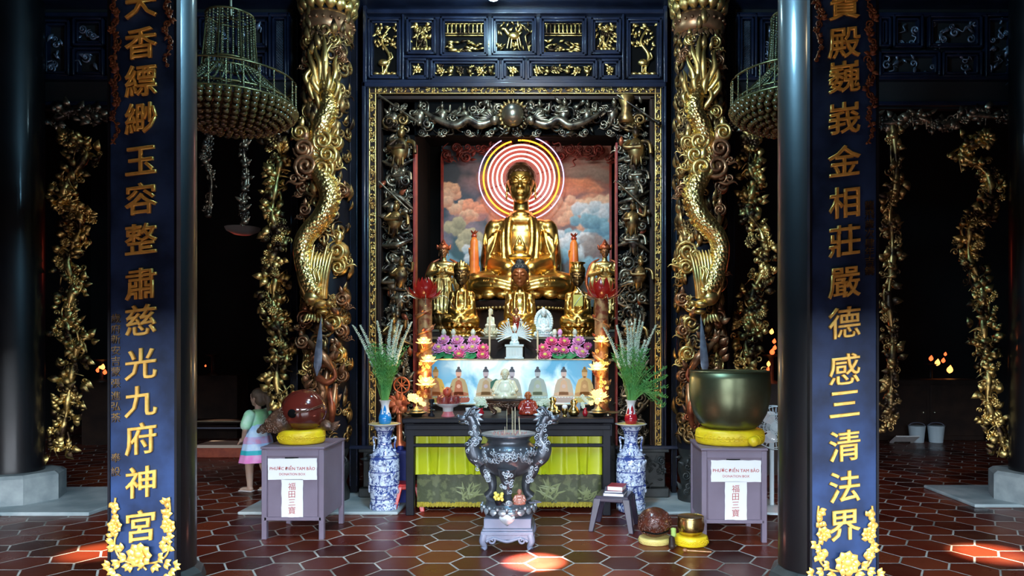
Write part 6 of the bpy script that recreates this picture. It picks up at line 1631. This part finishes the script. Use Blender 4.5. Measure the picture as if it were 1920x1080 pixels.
# ------------------------------------------------------------------ bronze censer on its stand
CD = 5.5; cx = X(953, CD)
t = thing('low_stand', 'low slate-blue wooden stand under the bronze censer', 'stand', (cx, CD+.05, 0))
w = S(98, 5.37)/2
obj('top', MB().b2(-w, w, -.2, .2, .105, .135), M['slate'], t, bevel=.006)
for sx in (-1, 1):
    for sy in (-1, 1):
        m = MB(); m.tube(smooth_path([(sx*(w-.025), sy*.175, .11), (sx*(w-.012), sy*.185, .06), (sx*(w-.03), sy*.175, .02), (sx*(w-.015), sy*.185, .0)], 4), lerp_list([.03, .026, .018, .026], 13), 8); obj('leg', m, M['slate'], t)
m = MB(); m.b2(-w+.02, w-.02, -.195, -.18, .075, .108)
for s in (-1, 1): m.spiral(s*(w-.08), -.192, .07, .03, 1.3, .010, s, 1.5)
m.tube(smooth_path([(-w+.04, -.19, .06), (-w*.5, -.19, .085), (0, -.19, .06), (w*.5, -.19, .085), (w-.04, -.19, .06)], 5), .012, 6)
obj('apron', m, M['slate'], t)
obj('plinth', MB().b2(-w+.012, w-.004, -.19, .19, .135, .152).b2(-w+.02, w-.015, -.18, .18, .152, .225), M['slate'], t, bevel=.005)
zc = .225
t = thing('censer', 'large blue-grey bronze censer with tall dragon handles in front of the altar', 'censer', (cx, CD+.05, zc))
k = S(1, CD)
def cz(py): return Z(py, CD)-zc
m = MB(); m.lathe([(40*k, 0), (46*k, .012), (46*k, .03), (50*k, .05), (51*k, .07), (46*k, .085), (42*k, cz(938)-.012), (43*k, cz(936)), (.01, cz(936))], (0, 0, 0), 48)
obj('base', m, M['bronze'], t)
m = MB()
for i in range(18):
    a = 2*pi*i/18; m.spin((47*k*cos(a), 47*k*sin(a), .085), (52*k*cos(a), 52*k*sin(a), .018), .06, .018, (cos(a), sin(a), 0), .1, 6, 6, .6)
for i in range(18):
    a = 2*pi*(i+.5)/18; m.ell((51*k*cos(a), 51*k*sin(a), .072), .014, 7, 5)
m.spin((0, -46*k, .05), (0, -47*k, -.05), .12, .02, (0, -1, 0))
obj('lotus_band', m, M['bronzehi'], t, label='pale lotus petal band')
zb_ = cz(888); zr = cz(815)
m = MB(); m.lathe([(.002, zb_-.03), (25*k, zb_-.02), (38*k, zb_+.015), (48*k, cz(868)), (53*k, cz(853)), (54*k, cz(845)), (50*k, cz(838)), (42*k, cz(832)), (39*k, cz(827)), (44*k, cz(820)), (52*k, zr-.004), (52*k, zr+.006), (48*k, zr+.006), (40*k, zr-.02), (37*k, cz(826)), (.002, cz(824))], (0, 0, 0), 56)
obj('bowl', m, M['bronze'], t)
m = MB(); g = random.Random(31)
for i in range(44):
    a = -pi/2+g.uniform(-1.5, 1.5); z = g.uniform(cz(864), cz(843)); r = 54*k*(1-.12*((cz(848)-z)/.07)**2 if z < cz(848) else 1)
    n0 = len(m.v); m.spiral(0, 0, 0, g.uniform(.015, .028), 1.3, .0055, g.choice((-1, 1)), g.uniform(0, 6), 5)
    m.xf(Matrix.Translation((r*cos(a), r*sin(a), z)) @ Matrix.Rotation(a+pi/2, 4, 'Z'), n0)
for i in range(24):
    a = 2*pi*i/24; m.ell((50*k*cos(a), 50*k*sin(a), cz(839)), .010, 6, 5)
for i in range(7):
    a = -pi/2+(i-3)*.14; z = cz(846)-.035*(1-abs(i-3)/3.5); n0 = len(m.v); m.spiral(0, 0, 0, .022, 1.3, .006, 1 if i < 3 else -1, 1, 5); m.xf(Matrix.Translation((54*k*cos(a), 54*k*sin(a), z)) @ Matrix.Rotation(a+pi/2, 4, 'Z'), n0)
obj('relief_band', m, M['bronzehi'], t, label='pale raised scrollwork')
m = MB(); m.lathe([(50*k, zr-.008), (53.5*k, zr), (50*k, zr+.008), (46*k, zr+.004)], (0, 0, 0), 56); obj('rim', m, M['bronzehi'], t)
for i, a in enumerate((-pi/2, -pi/2+2.1, -pi/2-2.1)):
    r1, r2 = 36*k, 30*k; ca, sa = cos(a), sin(a); m = MB()
    if i: ca *= 1.25
    m.tube(smooth_path([(r1*ca*1.1, r1*sa*1.1, cz(872)), (r1*ca*1.05, r1*sa*1.0, cz(888)), (r2*ca, r2*sa, cz(908)), (r2*ca, r2*sa, cz(924)), (r2*ca*1.25, r2*sa*1.25, cz(936))], 5), lerp_list([.075, .062, .036, .03, .042], 21), 10)
    obj('leg', m, M['bronze'], t)
m = MB()
for k2 in range(16): m.spiral(g.uniform(-.04, .04), -36*k*1.1-.062, g.uniform(cz(915), cz(874)), .018, 1.2, .005, g.choice((-1, 1)), g.uniform(0, 6), 5)
obj('leg_mask', m, M['bronzehi'], t, label='pale lion mask on the leg')
for s in (-1, 1):
    m = MB()
    for k2 in range(12): m.spiral(s*g.uniform(36, 44)*k*1.0, .02-.05, g.uniform(cz(905), cz(880)), .02, 1.2, .005, s, g.uniform(0, 6), 5)
    obj('leg_mask', m, M['bronzehi'], t, label='pale lion mask on the leg')
for s in (-1, 1):
    m = MB(); P = [(s*q*k, y, cz(py)) for q, y, py in ((50, 0, 868), (63, -.02, 855), (68, -.03, 838), (60, -.03, 822), (64, -.03, 806), (66, -.03, 792), (70, -.03, 782))]
    m.tube(smooth_path(P, 6), lerp_list([.055, .062, .055, .046, .042, .044, .04], 37), 10)
    hx, hz = s*74*k, cz(783)
    m.ell((hx-s*.01, -.03, hz), (.05, .042, .046), 12, 8); m.ell((hx+s*.045, -.035, hz-.008), (.045, .032, .026), 10, 8); m.ell((hx+s*.045, -.03, hz-.04), (.036, .026, .014), 10, 6); m.ell((hx+s*.08, -.035, hz+.008), (.018, .022, .016), 8, 6)
    for q in (-.058, .0): m.tube(smooth_path([(hx, -.03+q, hz+.03), (hx-s*.03, -.03+q, hz+.075), (hx-s*.075, -.03+q, hz+.07)], 4), lerp_list([.013, .011, .004], 9), 6)
    m.ell((hx+s*.015, -.068, hz+.015), .013, 8, 6)
    for i in range(5): m.spin((hx-s*.03, -.03, hz-.02-.02*i), (hx-s*(.075-.006*i), -.03, hz-.005-.028*i), .035, .02, (0, -1, 0), .1)
    obj('handle', m, M['bronze'], t, label='dragon-shaped handle')
    m = MB()
    for i in range(30): q = P[i % 5]; m.spiral(q[0]+g.uniform(-.035, .035), q[1]-.045, q[2]+g.uniform(-.05, .05), .018, 1.2, .005, s, g.uniform(0, 6), 5)
    for i in range(14): a = i*.45; m.spiral(hx-s*.012+.045*cos(a), -.05, hz+.04*sin(a), .02, 1.3, .006, s, g.uniform(0, 6), 5)
    for i in range(7): m.spin((hx-s*.03, -.04, hz+.01), (hx-s*.03+.085*cos(1.2+i*.55)*s, -.05, hz+.085*sin(1.2+i*.55)), .03, .018)
    obj('handle_scrolls', m, M['bronzehi'], t)
m = MB(); m.lathe([(39*k, cz(823)), (25*k, cz(820)), (.002, cz(818))], (0, 0, 0), 28, 0, 1, 1); obj('ash', m, M['sand'], t, label='grey-red ash')
m = MB()
for i in range(130):
    a = g.uniform(0, 6.3); r = 34*k*sqrt(g.random()); x, y = r*cos(a), r*sin(a); m.tube([(x, y, cz(822)), (x+g.uniform(-.012, .012), y, cz(822)+g.uniform(.02, .05))], .0022, 4)
o = obj('incense_stubs', m, M['incense_red'], t, kind='stuff', label='burnt red incense stubs')
IL = ['long pale incense stick at the left of the censer', 'slim incense stick second from the left in the censer', 'slim incense stick left of the tallest one', 'tallest pale incense stick near the middle of the censer', 'thick short incense stick at the right of the censer', 'short pale incense stick at the far left of the censer']
for i, (px, py, th) in enumerate(((950, 768, .0016), (960, 764, .0016), (962, 770, .0016), (965.5, 764, .0032), (975, 782, .0034), (947, 800, .002))):
    q = thing('incense_stick', IL[i], 'incense stick', (X(px, CD), CD+.02-.02*(i % 3), Z(822, CD)), 0, 'incense sticks in the censer'); hh_ = Z(py, CD)-Z(822, CD)
    dx = -.008 if i == 4 else .0
    obj('stick', MB().tube([(0, 0, 0), (dx, 0, hh_)], th, 6), M['incense'], q); obj('ember', MB().ell((dx, 0, hh_), th*1.5, 6, 4), M['incense_red'], q, label='burnt red tip')
# little things on the censer base
q = thing('flower_pot', 'tiny dark pot of yellow flowers on the left of the censer base', 'flower pot', (X(935, CD-.19), CD-.19, zc+cz(937)))
obj('pot', MB().lathe([(.02, 0), (.028, .02), (.03, .035), (.026, .035)], (0, 0, 0), 16), M['lacquer'], q); m = MB()
for i in range(10): a = i*2.4; m.ell((.026*cos(a), .02*sin(a)-.008, .042+.005*i), .014, 7, 5)
obj('blossoms', m, pm('yellow_blossom', (.78, .66, .12), .5), q)
laughing(974, CD-.17, zc+cz(937), 30, pm('red_brown_glaze', (.30, .12, .085), .22, coat=.4), 'small red-brown laughing figurine on the censer base')
q = thing('shell_ornament', 'small grey coiled ornament between the flower pot and the red-brown figurine', 'ornament', (X(954, CD-.22), CD-.22, zc+cz(937)))
obj('body', MB().ell((0, .0, .02), (.028, .022, .022), 12, 8).spiral(0, -.02, .022, .022, 1.6, .006), M['bronzehi'], q)
q = thing('paper_slip', 'pale folded paper slip at the right of the censer base', 'paper', (X(1003, CD-.1), CD-.1, zc+cz(937)), .3); obj('sheet', MB().b2(-.045, .045, -.02, .02, .0, .004).box(0.02, 0, .01, .05, .03, .003, Matrix.Rotation(.3, 3, 'Y')), M['bookgrey'], q)

# ------------------------------------------------------------------ plastic stools and what lies on them
def stool(px, d, label, W, H, mat, rot, splay=.03):
    t = thing('stool', label, 'stool', (X(px, d), d, 0), rot)
    m = MB(); m.b2(-W/2, W/2, -W/2, W/2, H-.022, H); m.b2(-W/2-.006, W/2+.006, -W/2-.006, -W/2+.01, H-.05, H-.012).b2(-W/2-.006, W/2+.006, W/2-.01, W/2+.006, H-.05, H-.012)
    for s in (-1, 1): m.b2(s*W/2-.008, s*W/2+.008, -W/2, W/2, H-.05, H-.012)
    obj('seat', m, mat, t, bevel=.008)
    for sx in (-1, 1):
        for sy in (-1, 1):
            x0, y0 = sx*(W/2-.018), sy*(W/2-.018); x1, y1 = sx*(W/2+splay), sy*(W/2+splay); m = MB(); vs = []; c = .026
            for (x, y, z, e) in ((x0, y0, H-.02, .030), (x1, y1, 0, .020)):
                vs += [(x-e, y-e, z), (x+e, y-e, z), (x+e, y+e, z), (x-e, y+e, z)]
            m.add(vs, [(0, 1, 2, 3), (7, 6, 5, 4), (0, 4, 5, 1), (1, 5, 6, 2), (2, 6, 7, 3), (3, 7, 4, 0)]); obj('leg', m, mat, t, bevel=.005)
    return t
stool(1152, 6.02, 'dark mauve plastic stool with books in front of the right floor vase', .27, .285, M['mauveplastic'], radians(-14), .03)
stool(767, 6.72, 'small red plastic stool behind the left leg of the altar table', .20, .245, M['redplastic'], radians(8), .028)
def book(px, d, z, w, dp, h, mat, label, rz, rx=0):
    t = thing('book', label, 'book', (X(px, d), d, z), rz)
    obj('cover', MB().b2(-w/2, w/2, -dp/2, dp/2, 0, .004).b2(-w/2, w/2, -dp/2, dp/2, h-.004, h).b2(-w/2, -w/2+.004, -dp/2, dp/2, 0, h), mat, t, bevel=.002)
    obj('pages', MB().b2(-w/2+.004, w/2-.006, -dp/2+.005, dp/2-.005, .004, h-.004), M['paper'], t); return t
book(1154, 5.97, .285, .17, .20, .028, M['bookgrey'], 'thick blue-grey book lying lowest on the mauve stool', -.25)
book(1151, 5.98, .313, .15, .19, .016, M['bookgrey'], 'slim blue-grey book in the middle of the pile on the stool', -.1)
book(1157, 5.96, .329, .13, .16, .038, M['bookred'], 'dark red book on top of the pile on the stool', -.3)

# ------------------------------------------------------------------ small instruments on the floor
cushion(1228, 5.55, 0, .125, .05, M['paleyellow'], 'pale yellow cushion under the small carved wooden fish on the floor')
t = thing('carved_wooden_fish', 'small brown carved wooden fish drum on the floor cushion', 'wooden fish drum', (X(1227, 5.55), 5.55, .045)); r = .122
fcv = pm('red_brown_carved_wood', (.085, .020, .010), .22, 0, (.05, .016, .009), 16, bump=.5, bs=40, coat=.4)
obj('body', MB().ell((0, 0, r*.92), (r*1.05, r*.9, r*.95), 26, 18), fcv, t)
m = MB(); g = random.Random(12)
for i in range(90):
    a = -pi/2+g.uniform(-1.35, 1.35); e = g.uniform(-.75, .75); ca, sa = cos(e)*cos(a), cos(e)*sin(a); n0 = len(m.v)
    m.spiral(0, 0, 0, r*.12, 1.2, r*.035, g.choice((-1, 1)), g.uniform(0, 6), 5); m.xf(Matrix.Translation((r*1.05*ca, r*.9*sa, r*.92+r*.92*sin(e))) @ Matrix.Rotation(a+pi/2, 4, 'Z') @ Matrix.Rotation(-e, 4, 'X'), n0)
obj('carved_scales', m, fcv, t)
m = MB(); m.spin((0, -r*.75, r*.62), (0, -r*.8, r*.62), .01, .01); m.tube(smooth_path([(-r*.8, -r*.5, r*.5), (0, -r*.93, r*.42), (r*.8, -r*.5, r*.5)], 6), r*.05, 6); obj('mouth_slit', m, M['black'], t)
cushion(1296, 5.5, 0, .128, .075, M['yellow'], 'small yellow cushion under the brass bowl on the floor')
t = thing('brass_bowl', 'small polished brass bowl bell on the yellow floor cushion', 'bowl', (X(1295, 5.5), 5.5, .07)); r = S(25.5, 5.5)
obj('body', MB().lathe([(.001, 0), (r*.5, 0), (r*.75, .012), (r*.95, .045), (r*1.0, .085), (r*.96, .125), (r*.94, .142), (r*.90, .142), (r*.92, .12), (r*.9, .05), (r*.6, .02), (.001, .015)], (0, 0, 0), 44), M['brass'], t)
obj('rim', MB().lathe([(r*.935, .136), (r*.975, .141), (r*.95, .147), (r*.90, .143)], (0, 0, 0), 44), M['brass'], t)
mallet((X(1263, 5.4), 5.40, .10), (.02, .35, .8), .04, .02, .035, pm('green_felt', (.30, .42, .10), .7), M['black'], 'green felt end of the dark mallet propped between the floor instruments', .01)
t = thing('mallet', 'dark wooden mallet standing between the carved fish and the brass bowl', 'mallet', (X(1260, 5.36), 5.36, 0)); obj('head', MB().cap((0, 0, .028), (.004, .03, .075), .026, .022, 14), M['darkwood'], t); obj('stick', MB().tube([(.004, .03, .07), (.006, .035, .095)], .011, 8), M['darkwood'], t)
t = thing('striker', 'thin brown wooden striker lying on the floor before the brass bowl', 'striker', (X(1310, 5.28), 5.28, 0)); obj('stick', MB().tube([(-.09, .02, .012), (.09, -.02, .012)], [.007, .009], 8), M['copper'], t); obj('knob', MB().ell((-.095, .021, .014), (.02, .014, .013), 10, 8), pm('brown_wood', (.30, .13, .05), .4), t)

# ------------------------------------------------------------------ person walking through the left bay
PD = 7.55; px_ = 484
t = thing('person', 'child in a pastel green, blue and pink dress walking left behind the left box', 'person', (X(px_, PD), PD, 0), radians(-18))
skin = pm('skin', (.42, .27, .20), .55, sss=.1)
# the child faces -x
m = MB()
m.cap((0, 0, .84), (0, 0, .90), .034, .032, 10)
for s, ph in ((-1, .07), (1, -.07)):
    hip = (0, s*.055, .46); kn = (-.02-ph*.6, s*.055, .27); an = (ph*-1.1+.02, s*.055, .055)
    m.cap(hip, kn, .062, .045, 12); m.cap(kn, an, .045, .028, 12)
    m.cap((an[0]+.012, an[1], .028), (an[0]-.085, an[1], .022), .026, .022, 10); m.ell((an[0]-.10, an[1], .018), (.03, .026, .016), 8, 6)
    sh = (0, s*.13, .80); el = (.02*s, s*.165, .655); wr = (-.07, s*.135, .56)
    m.cap(sh, el, .036, .028, 10); m.cap(el, wr, .028, .020, 10); m.ell((wr[0]-.025, wr[1], wr[2]-.02), (.024, .015, .026), 8, 6)
    for i in range(4): m.cap((wr[0]-.035, wr[1]+.010*(i-1.5), wr[2]-.035), (wr[0]-.06-.004*(i % 2), wr[1]+.010*(i-1.5), wr[2]-.072+.006*abs(i-1.5)), .0075, .006, 6)
    m.cap((wr[0]-.012, wr[1]-s*.014, wr[2]-.02), (wr[0]-.035, wr[1]-s*.028, wr[2]-.045), .008, .006, 6)
m.ell((0, 0, .66), (.075, .105, .17), 16, 12); m.ell((0, 0, .79), (.06, .12, .06), 14, 8)
hd = head_mb(); hd.xf(Matrix.Translation((.0, 0, .88)) @ Matrix.Rotation(-pi/2, 4, 'Z') @ Matrix.Scale(.185, 4)); m.join(hd)
melt('body', m, skin, .0065, t, it=3)
m = MB(); m.ell((.018, 0, 1.0), (.085, .080, .075), 18, 12); m.ell((.045, 0, .955), (.062, .078, .075), 16, 10); m.tube(smooth_path([(.09, 0, 1.0), (.13, 0, .97), (.13, .01, .89), (.11, .01, .83)], 4), lerp_list([.035, .04, .03, .008], 13), 10)
melt('hair', m, pm('brown_hair', (.09, .055, .035), .6, 0, (.13, .085, .055), 30), .007, t, it=2)
def dressband(nm, z0, z1, r0, r1, mat, lab, n=48):
    mm = MB(); mm.lathe([(r0, z0), (r1, z1)], (0, 0, 0), n, 0, .74, 1, 9, .035); o = obj(nm, mm, mat, t, label=lab); return o
fab = lambda nm, a, b2: pm(nm, a, .7, 0, b2, 9)
m = MB(); m.lathe([(.115, .68), (.118, .72), (.128, .78), (.105, .83), (.055, .85)], (0, 0, 0), 36, 0, .66, 1)
for s in (-1, 1): m.cap((0, s*.125, .80), (.02*s, s*.155, .70), .056, .056, 14)
melt('bodice', m, fab('green_white_cotton', (.30, .72, .36), (.62, .86, .66)), .007, t, it=3, label='pale green bodice with short sleeves')
dressband('skirt', .44, .70, .185, .112, fab('pale_blue_print', (.40, .56, .85), (.70, .80, .88)), 'pale blue skirt')
dressband('skirt_print', .505, .575, .168, .152, fab('pink_blue_print', (.72, .30, .48), (.45, .55, .85)), 'pink printed band')
dressband('teal_band', .395, .44, .196, .1865, fab('teal', (.03, .42, .48), (.05, .5, .55)), 'teal band')
dressband('hem', .315, .395, .214, .196, fab('pink_hem', (.85, .22, .55), (.90, .45, .70)), 'pink hem')
for s, ax in ((-1, -.057), (1, .097)):
    m = MB(); m.b2(ax-.125, ax+.04, s*.055-.032, s*.055+.032, .0, .012); obj('sandal', m, pm('pale_sandal', (.55, .5, .48), .6), t, bevel=.006)

# ------------------------------------------------------------------ fan behind the right box
FDn = 6.5; fxp = X(1449, FDn)
t = thing('pedestal_fan', 'white pedestal fan standing behind the right donation box', 'fan', (fxp, FDn, .03)); fzc = Z(800, FDn)-.03; fr_ = S(44, FDn)*.9
obj('base', MB().lathe([(.17, 0), (.17, .02), (.10, .035), (.03, .05), (.001, .05)], (0, 0, 0), 32), M['ivory'], t)
obj('pole', MB().tube([(0, .03, .04), (0, .03, fzc)], .020, 14), M['ivory'], t)
obj('motor', MB().cap((0, .03, fzc), (0, -.05, fzc), .045, .04, 16), M['ivory'], t)
m = MB()
for yy in (-.10, .0):
    for q in (1, .62, .3): m.tube([(fr_*q*cos(2*pi*i/36), yy-(.02 if q < 1 and yy < -.05 else 0), fzc+fr_*q*sin(2*pi*i/36)) for i in range(36)], .004, 5, closed=True)
    for i in range(36): a = 2*pi*i/36; m.tube([(fr_*.12*cos(a), yy-(.03 if yy < -.05 else -.02), fzc+fr_*.12*sin(a)), (fr_*cos(a), yy, fzc+fr_*sin(a))], .002, 4)
obj('cage', m, M['ivory'], t)
for k2 in range(3):
    a = 2*pi*k2/3; m = MB(); m.spin((.02*cos(a), -.05, fzc+.02*sin(a)), (fr_*.85*cos(a), -.06, fzc+fr_*.85*sin(a)), fr_*.75, .02, (.3*sin(a), -1, -.3*cos(a)), .05, 8, 7, .6); obj('blade', m, M['white'], t)

t = thing('canister', 'deep blue plastic canister between the left floor vase and the table', 'canister', (X(751, 6.9), 6.9, 0))
obj('body', MB().b2(-.075, .075, -.06, .06, 0, .52), M['bluecloth'], t, bevel=.012); obj('cap', MB().lathe([(.03, .52), (.03, .55), (.026, .555)], (0, 0, 0), 20), M['bluecloth'], t)
t = thing('phoenix_carving', 'red-orange carved phoenix with a wheel tail behind the left flower vase', 'carving', (X(745, 7.02), 7.02, .54)); m = MB(); g = random.Random(6)
zq = Z(722, 7.02)-.54
m.tube([(.045+.075*cos(2*pi*i/24), -.02, zq+.0+.075*sin(2*pi*i/24)) for i in range(24)], .010, 6, closed=True)
for i in range(8): a = i*pi/4; m.tube([(.045, -.02, zq), (.045+.075*cos(a), -.02, zq+.075*sin(a))], .006, 5)
obj('wheel', m, M['redgilt'], t); m = MB(); z2 = Z(755, 7.02)-.54
m.ell((.02, 0, z2), (.08, .05, .09), 14, 10); m.ell((.06, -.03, z2-.06), (.045, .04, .04), 10, 8)
for i in range(18): a = g.uniform(0, 6.3); m.spin((.02, -.03, z2), (.02+.12*cos(a), -.06, z2+.11*sin(a)), .05, .02)
m.lathe([(.09, 0), (.09, .02), (.03, .05), (.025, z2-.06)], (.02, 0, 0), 18)
obj('body', m, pm('orange_red_gilt', (.62, .19, .07), .35, .5, (.35, .07, .03), 14), t)

# ------------------------------------------------------------------ chandeliers
def chandelier(px, d, label, seed):
    t = thing('chandelier', label, 'chandelier', (X(px, d), d, 0)); g = random.Random(seed)
    def z(py): return Z(py, d)
    m = MB(); m.tube([(0, 0, z(35)), (0, 0, 5.98)], .012, 8); m.lathe([(.08, 5.9), (.06, 5.98)], (0, 0, 0), 16); obj('chain', m, M['palebrass'], t)
    m = MB()
    for r, zz in ((.17, z(32)), (.185, z(120)), (.21, z(136)), (.44, z(186)), (.47, z(198))):
        m.tube([(r*cos(2*pi*i/40), r*sin(2*pi*i/40), zz) for i in range(40)], .009, 6, closed=True)
    for i in range(8):
        a = 2*pi*i/8; m.tube([(.17*cos(a), .17*sin(a), z(32)), (.21*cos(a), .21*sin(a), z(136)), (.46*cos(a), .46*sin(a), z(192))], .006, 5); m.tube([(0, 0, z(34)), (.17*cos(a), .17*sin(a), z(32))], .006, 5)
    obj('frame', m, M['darkbrass'], t)
    bead = MB(); bead.ell((0, 0, 0), .0085, 6, 4)
    def string(p, q, n, nm='bead_string'):
        m = MB(); p = Vector(p); q = Vector(q)
        for i in range(n): m.ell(tuple(p.lerp(q, (i+.5)/n)+Vector((0, 0, -.02*sin(pi*(i+.5)/n)))), .0085, 5, 4)
        return obj(nm, m, M['crystal'], t)
    for i in range(30):
        a = 2*pi*i/30; r = .17; string((r*cos(a), r*sin(a), z(33)), ((r+.012)*cos(a), (r+.012)*sin(a), z(120)), 20)
    for i in range(44):
        a = 2*pi*i/44; string((.21*cos(a), .21*sin(a), z(136)), (.45*cos(a), .45*sin(a), z(188)), 15)
    for i in range(26):
        a = 2*pi*i/26; string((.468*cos(a), .468*sin(a), z(150)+.0), (.47*cos(a), .47*sin(a), z(198)), 9, 'fringe_string')
    m = MB(); m.tube([(.468*cos(2*pi*i/40), .468*sin(2*pi*i/40), z(150)) for i in range(40)], .008, 6, closed=True)
    for i in range(26): a = 2*pi*i/26; m.tube([(.468*cos(a), .468*sin(a), z(150)), (.47*cos(a), .47*sin(a), z(198))], .003, 4)
    obj('fringe_ring', m, M['darkbrass'], t)
    balls = []; rows = [(.465, 204, 48), (.45, 211, 46), (.42, 218, 44), (.375, 225, 38), (.325, 231, 34), (.27, 236, 28), (.21, 240, 22), (.15, 243, 16), (.085, 245, 9), (.0, 246, 1)]
    for r, py, n in rows:
        for i in range(n): a = 2*pi*(i+.3*(n % 3))/n; balls.append((r*cos(a), r*sin(a), z(py)))
    balls.sort(key=lambda b: b[1]); gm = None; rest = MB()
    for i, b in enumerate(balls):
        if i < 100:
            if gm is None: go = obj('glass_globe', MB().ell((0, 0, 0), .027, 10, 8), M['globe'], t, b); gm = go.data
            else:
                go = bpy.data.objects.new('glass_globe', gm); COL.objects.link(go); go.location = b; go.parent = t
        else: rest.ell(b, .027, 8, 6)
    obj('glass_globes', rest, M['globe'], t, kind='stuff')
    m = MB(); m.lathe([(.44, z(206)), (.40, z(216)), (.30, z(229)), (.15, z(240)), (.001, z(243))], (0, 0, 0), 40); obj('bowl', m, M['globe'], t)
chandelier(432, 5.5, 'crystal chandelier hanging between the left pillar and the left dragon column', 1)
chandelier(1490, 5.5, 'crystal chandelier hanging between the right dragon column and the right pillar', 2)

# ------------------------------------------------------------------ the dim rooms behind
t = thing('hanging_lamp', 'pale glass bowl lamp hanging in the dark behind the left bay', 'lamp', (X(455, 9.0), 9.0, Z(442, 9)))
obj('shade', MB().lathe([(.001, 0), (.10, .015), (.19, .06), (.21, .10), (.205, .10), (.18, .065), (.09, .025), (.001, .01)], (0, 0, 0), 32), pm('dusty_glass', (.42, .42, .40), .4), t); obj('rod', MB().tube([(0, 0, .02), (0, 0, 6-Z(442, 9))], .008, 6), M['palebrass'], t)
d = 10.6; t = thing('bench', 'long dark bench with a pale edge in the room behind the left bay', 'bench', (X(420, d), d, 0)); z1 = Z(787, d)
obj('seat', MB().b2(-.62, .75, -.18, .18, z1-.03, z1), M['darkwood'], t); obj('edge', MB().b2(-.62, .75, -.19, -.18, z1-.012, z1+.004), M['palebrass'], t); obj('stretcher', MB().b2(-.6, .73, -.17, -.15, Z(800, d)-.012, Z(800, d)+.008), M['slate'], t)
for s in (-.58, .7):
    for yy in (-.14, .14): obj('leg', MB().b2(s-.03, s+.03, yy-.03, yy+.03, 0, z1-.03), M['darkwood'], t)
d = 10.0; t = thing('brick_step', 'low red brick step with a sunlit edge behind the left bay', 'step', (X(425, d), d, 0)); obj('body', MB().b2(-.32, .40, -.2, .25, 0, Z(836, d)), pm('red_brick', (.42, .09, .045), .6, 0, (.30, .06, .035), 12), t, bevel=.01)
obj('ledge', MB().b2(-.33, .41, -.21, .26, Z(836, d), Z(832, d)+.01), pm('pale_mortar', (.62, .50, .40), .7), t)
def red_lamps(pts, d, label, zb, nm='altar_lamp'):
    t = thing(nm, label, 'lamp', (X(pts[0][0], d), d, zb))
    obj('stand', MB().lathe([(.10, 0), (.10, .02), (.03, .05), (.03, .30), (.12, .34)], (0, 0, 0), 18).b2(-.35, .35, .08, .5, -zb, 0), M['darkwood'], t)
    for (px, py, r, mt) in pts: obj('flame', MB().spin((X(px, d)-X(pts[0][0], d), 0, Z(py, d)-zb-r*.9), (X(px, d)-X(pts[0][0], d)+r*.3, 0, Z(py, d)-zb+r*1.1), r*1.5, r*1.2, (0, -1, 0), 0, 10, 8, .4), M[mt], t)
red_lamps([(1745, 672, .05, 'lamp_red'), (1757, 680, .06, 'lamp_orange'), (1768, 676, .045, 'lamp_red'), (1780, 693, .07, 'lamp_orange'), (1772, 664, .035, 'lamp_red')], 12.3, 'cluster of glowing red altar lamps in the dark behind the right bay', Z(720, 12.3))
red_lamps([(190, 688, .06, 'lamp_orange'), (183, 694, .04, 'lamp_red'), (196, 698, .04, 'lamp_red')], 11.0, 'glowing red lantern in the dark behind the left bay', Z(716, 11))
red_lamps([(400, 682, .03, 'lamp_red'), (385, 686, .02, 'lamp_red')], 11.8, 'faint red lamp deep in the dark left of the walking child', Z(704, 11.8))
red_lamps([(1446, 622, .035, 'lamp_orange'), (1451, 640, .03, 'lamp_red'), (1447, 660, .04, 'lamp_red'), (1442, 682, .045, 'lamp_orange'), (1452, 652, .03, 'lamp_red'), (1440, 692, .03, 'lamp_red')], 8.4, 'string of glowing red lotus lamps beside the right front pillar', Z(720, 8.4))
lamp('red_glow_right', 'POINT', (X(1447, 8.2), 8.1, Z(650, 8.2)), 5, (1.0, .2, .06), .1)
lamp('red_glow_left', 'POINT', (X(420, 9.5), 9.8, 2.6), 2.5, (1.0, .10, .05), .3)
lamp('red_glow_far', 'POINT', (X(1500, 9.5), 9.8, 2.6), 2.5, (1.0, .10, .05), .3)
d = 11.2; t = thing('tray', 'white slanted tray on the floor behind the right bay', 'tray', (X(1696, d), d, 0)); obj('board', MB().box(0, 0, .07, .36, .25, .02, Matrix.Rotation(-.5, 3, 'X')), M['paper'], t); obj('prop', MB().b2(-.12, .12, .06, .1, 0, .11), M['darkwood'], t)
for px, lab in ((1719, 'white tub behind the slanted tray'), (1755, 'white pail standing right of the slanted tray')):
    t = thing('tub', lab, 'tub', (X(px, 11.4), 11.4, 0)); obj('body', MB().lathe([(.10, 0), (.125, .24), (.13, .26), (.11, .26)], (0, 0, 0), 20), M['ivory'], t); obj('handle', MB().tube([(.13*cos(a*pi/8), 0, .25+.06*sin(a*pi/8)) for a in range(9)], .006, 6), M['slate'], t)
d = 11.6; t = thing('cabinet', 'dark cabinet in the room behind the right bay', 'cabinet', (X(1740, d), d, 0)); obj('body', MB().b2(-.9, .9, 0, .5, 0, Z(712, d)), M['darkwood'], t, bevel=.01)
for s in (-.45, .45): q = obj('door', MB().b2(s-.42, s+.42, -.02, 0, .08, Z(712, d)-.08), M['darkwood'], t, bevel=.005); obj('knob', MB().ell((s*.2, -.03, .45), .02), M['palebrass'], q)
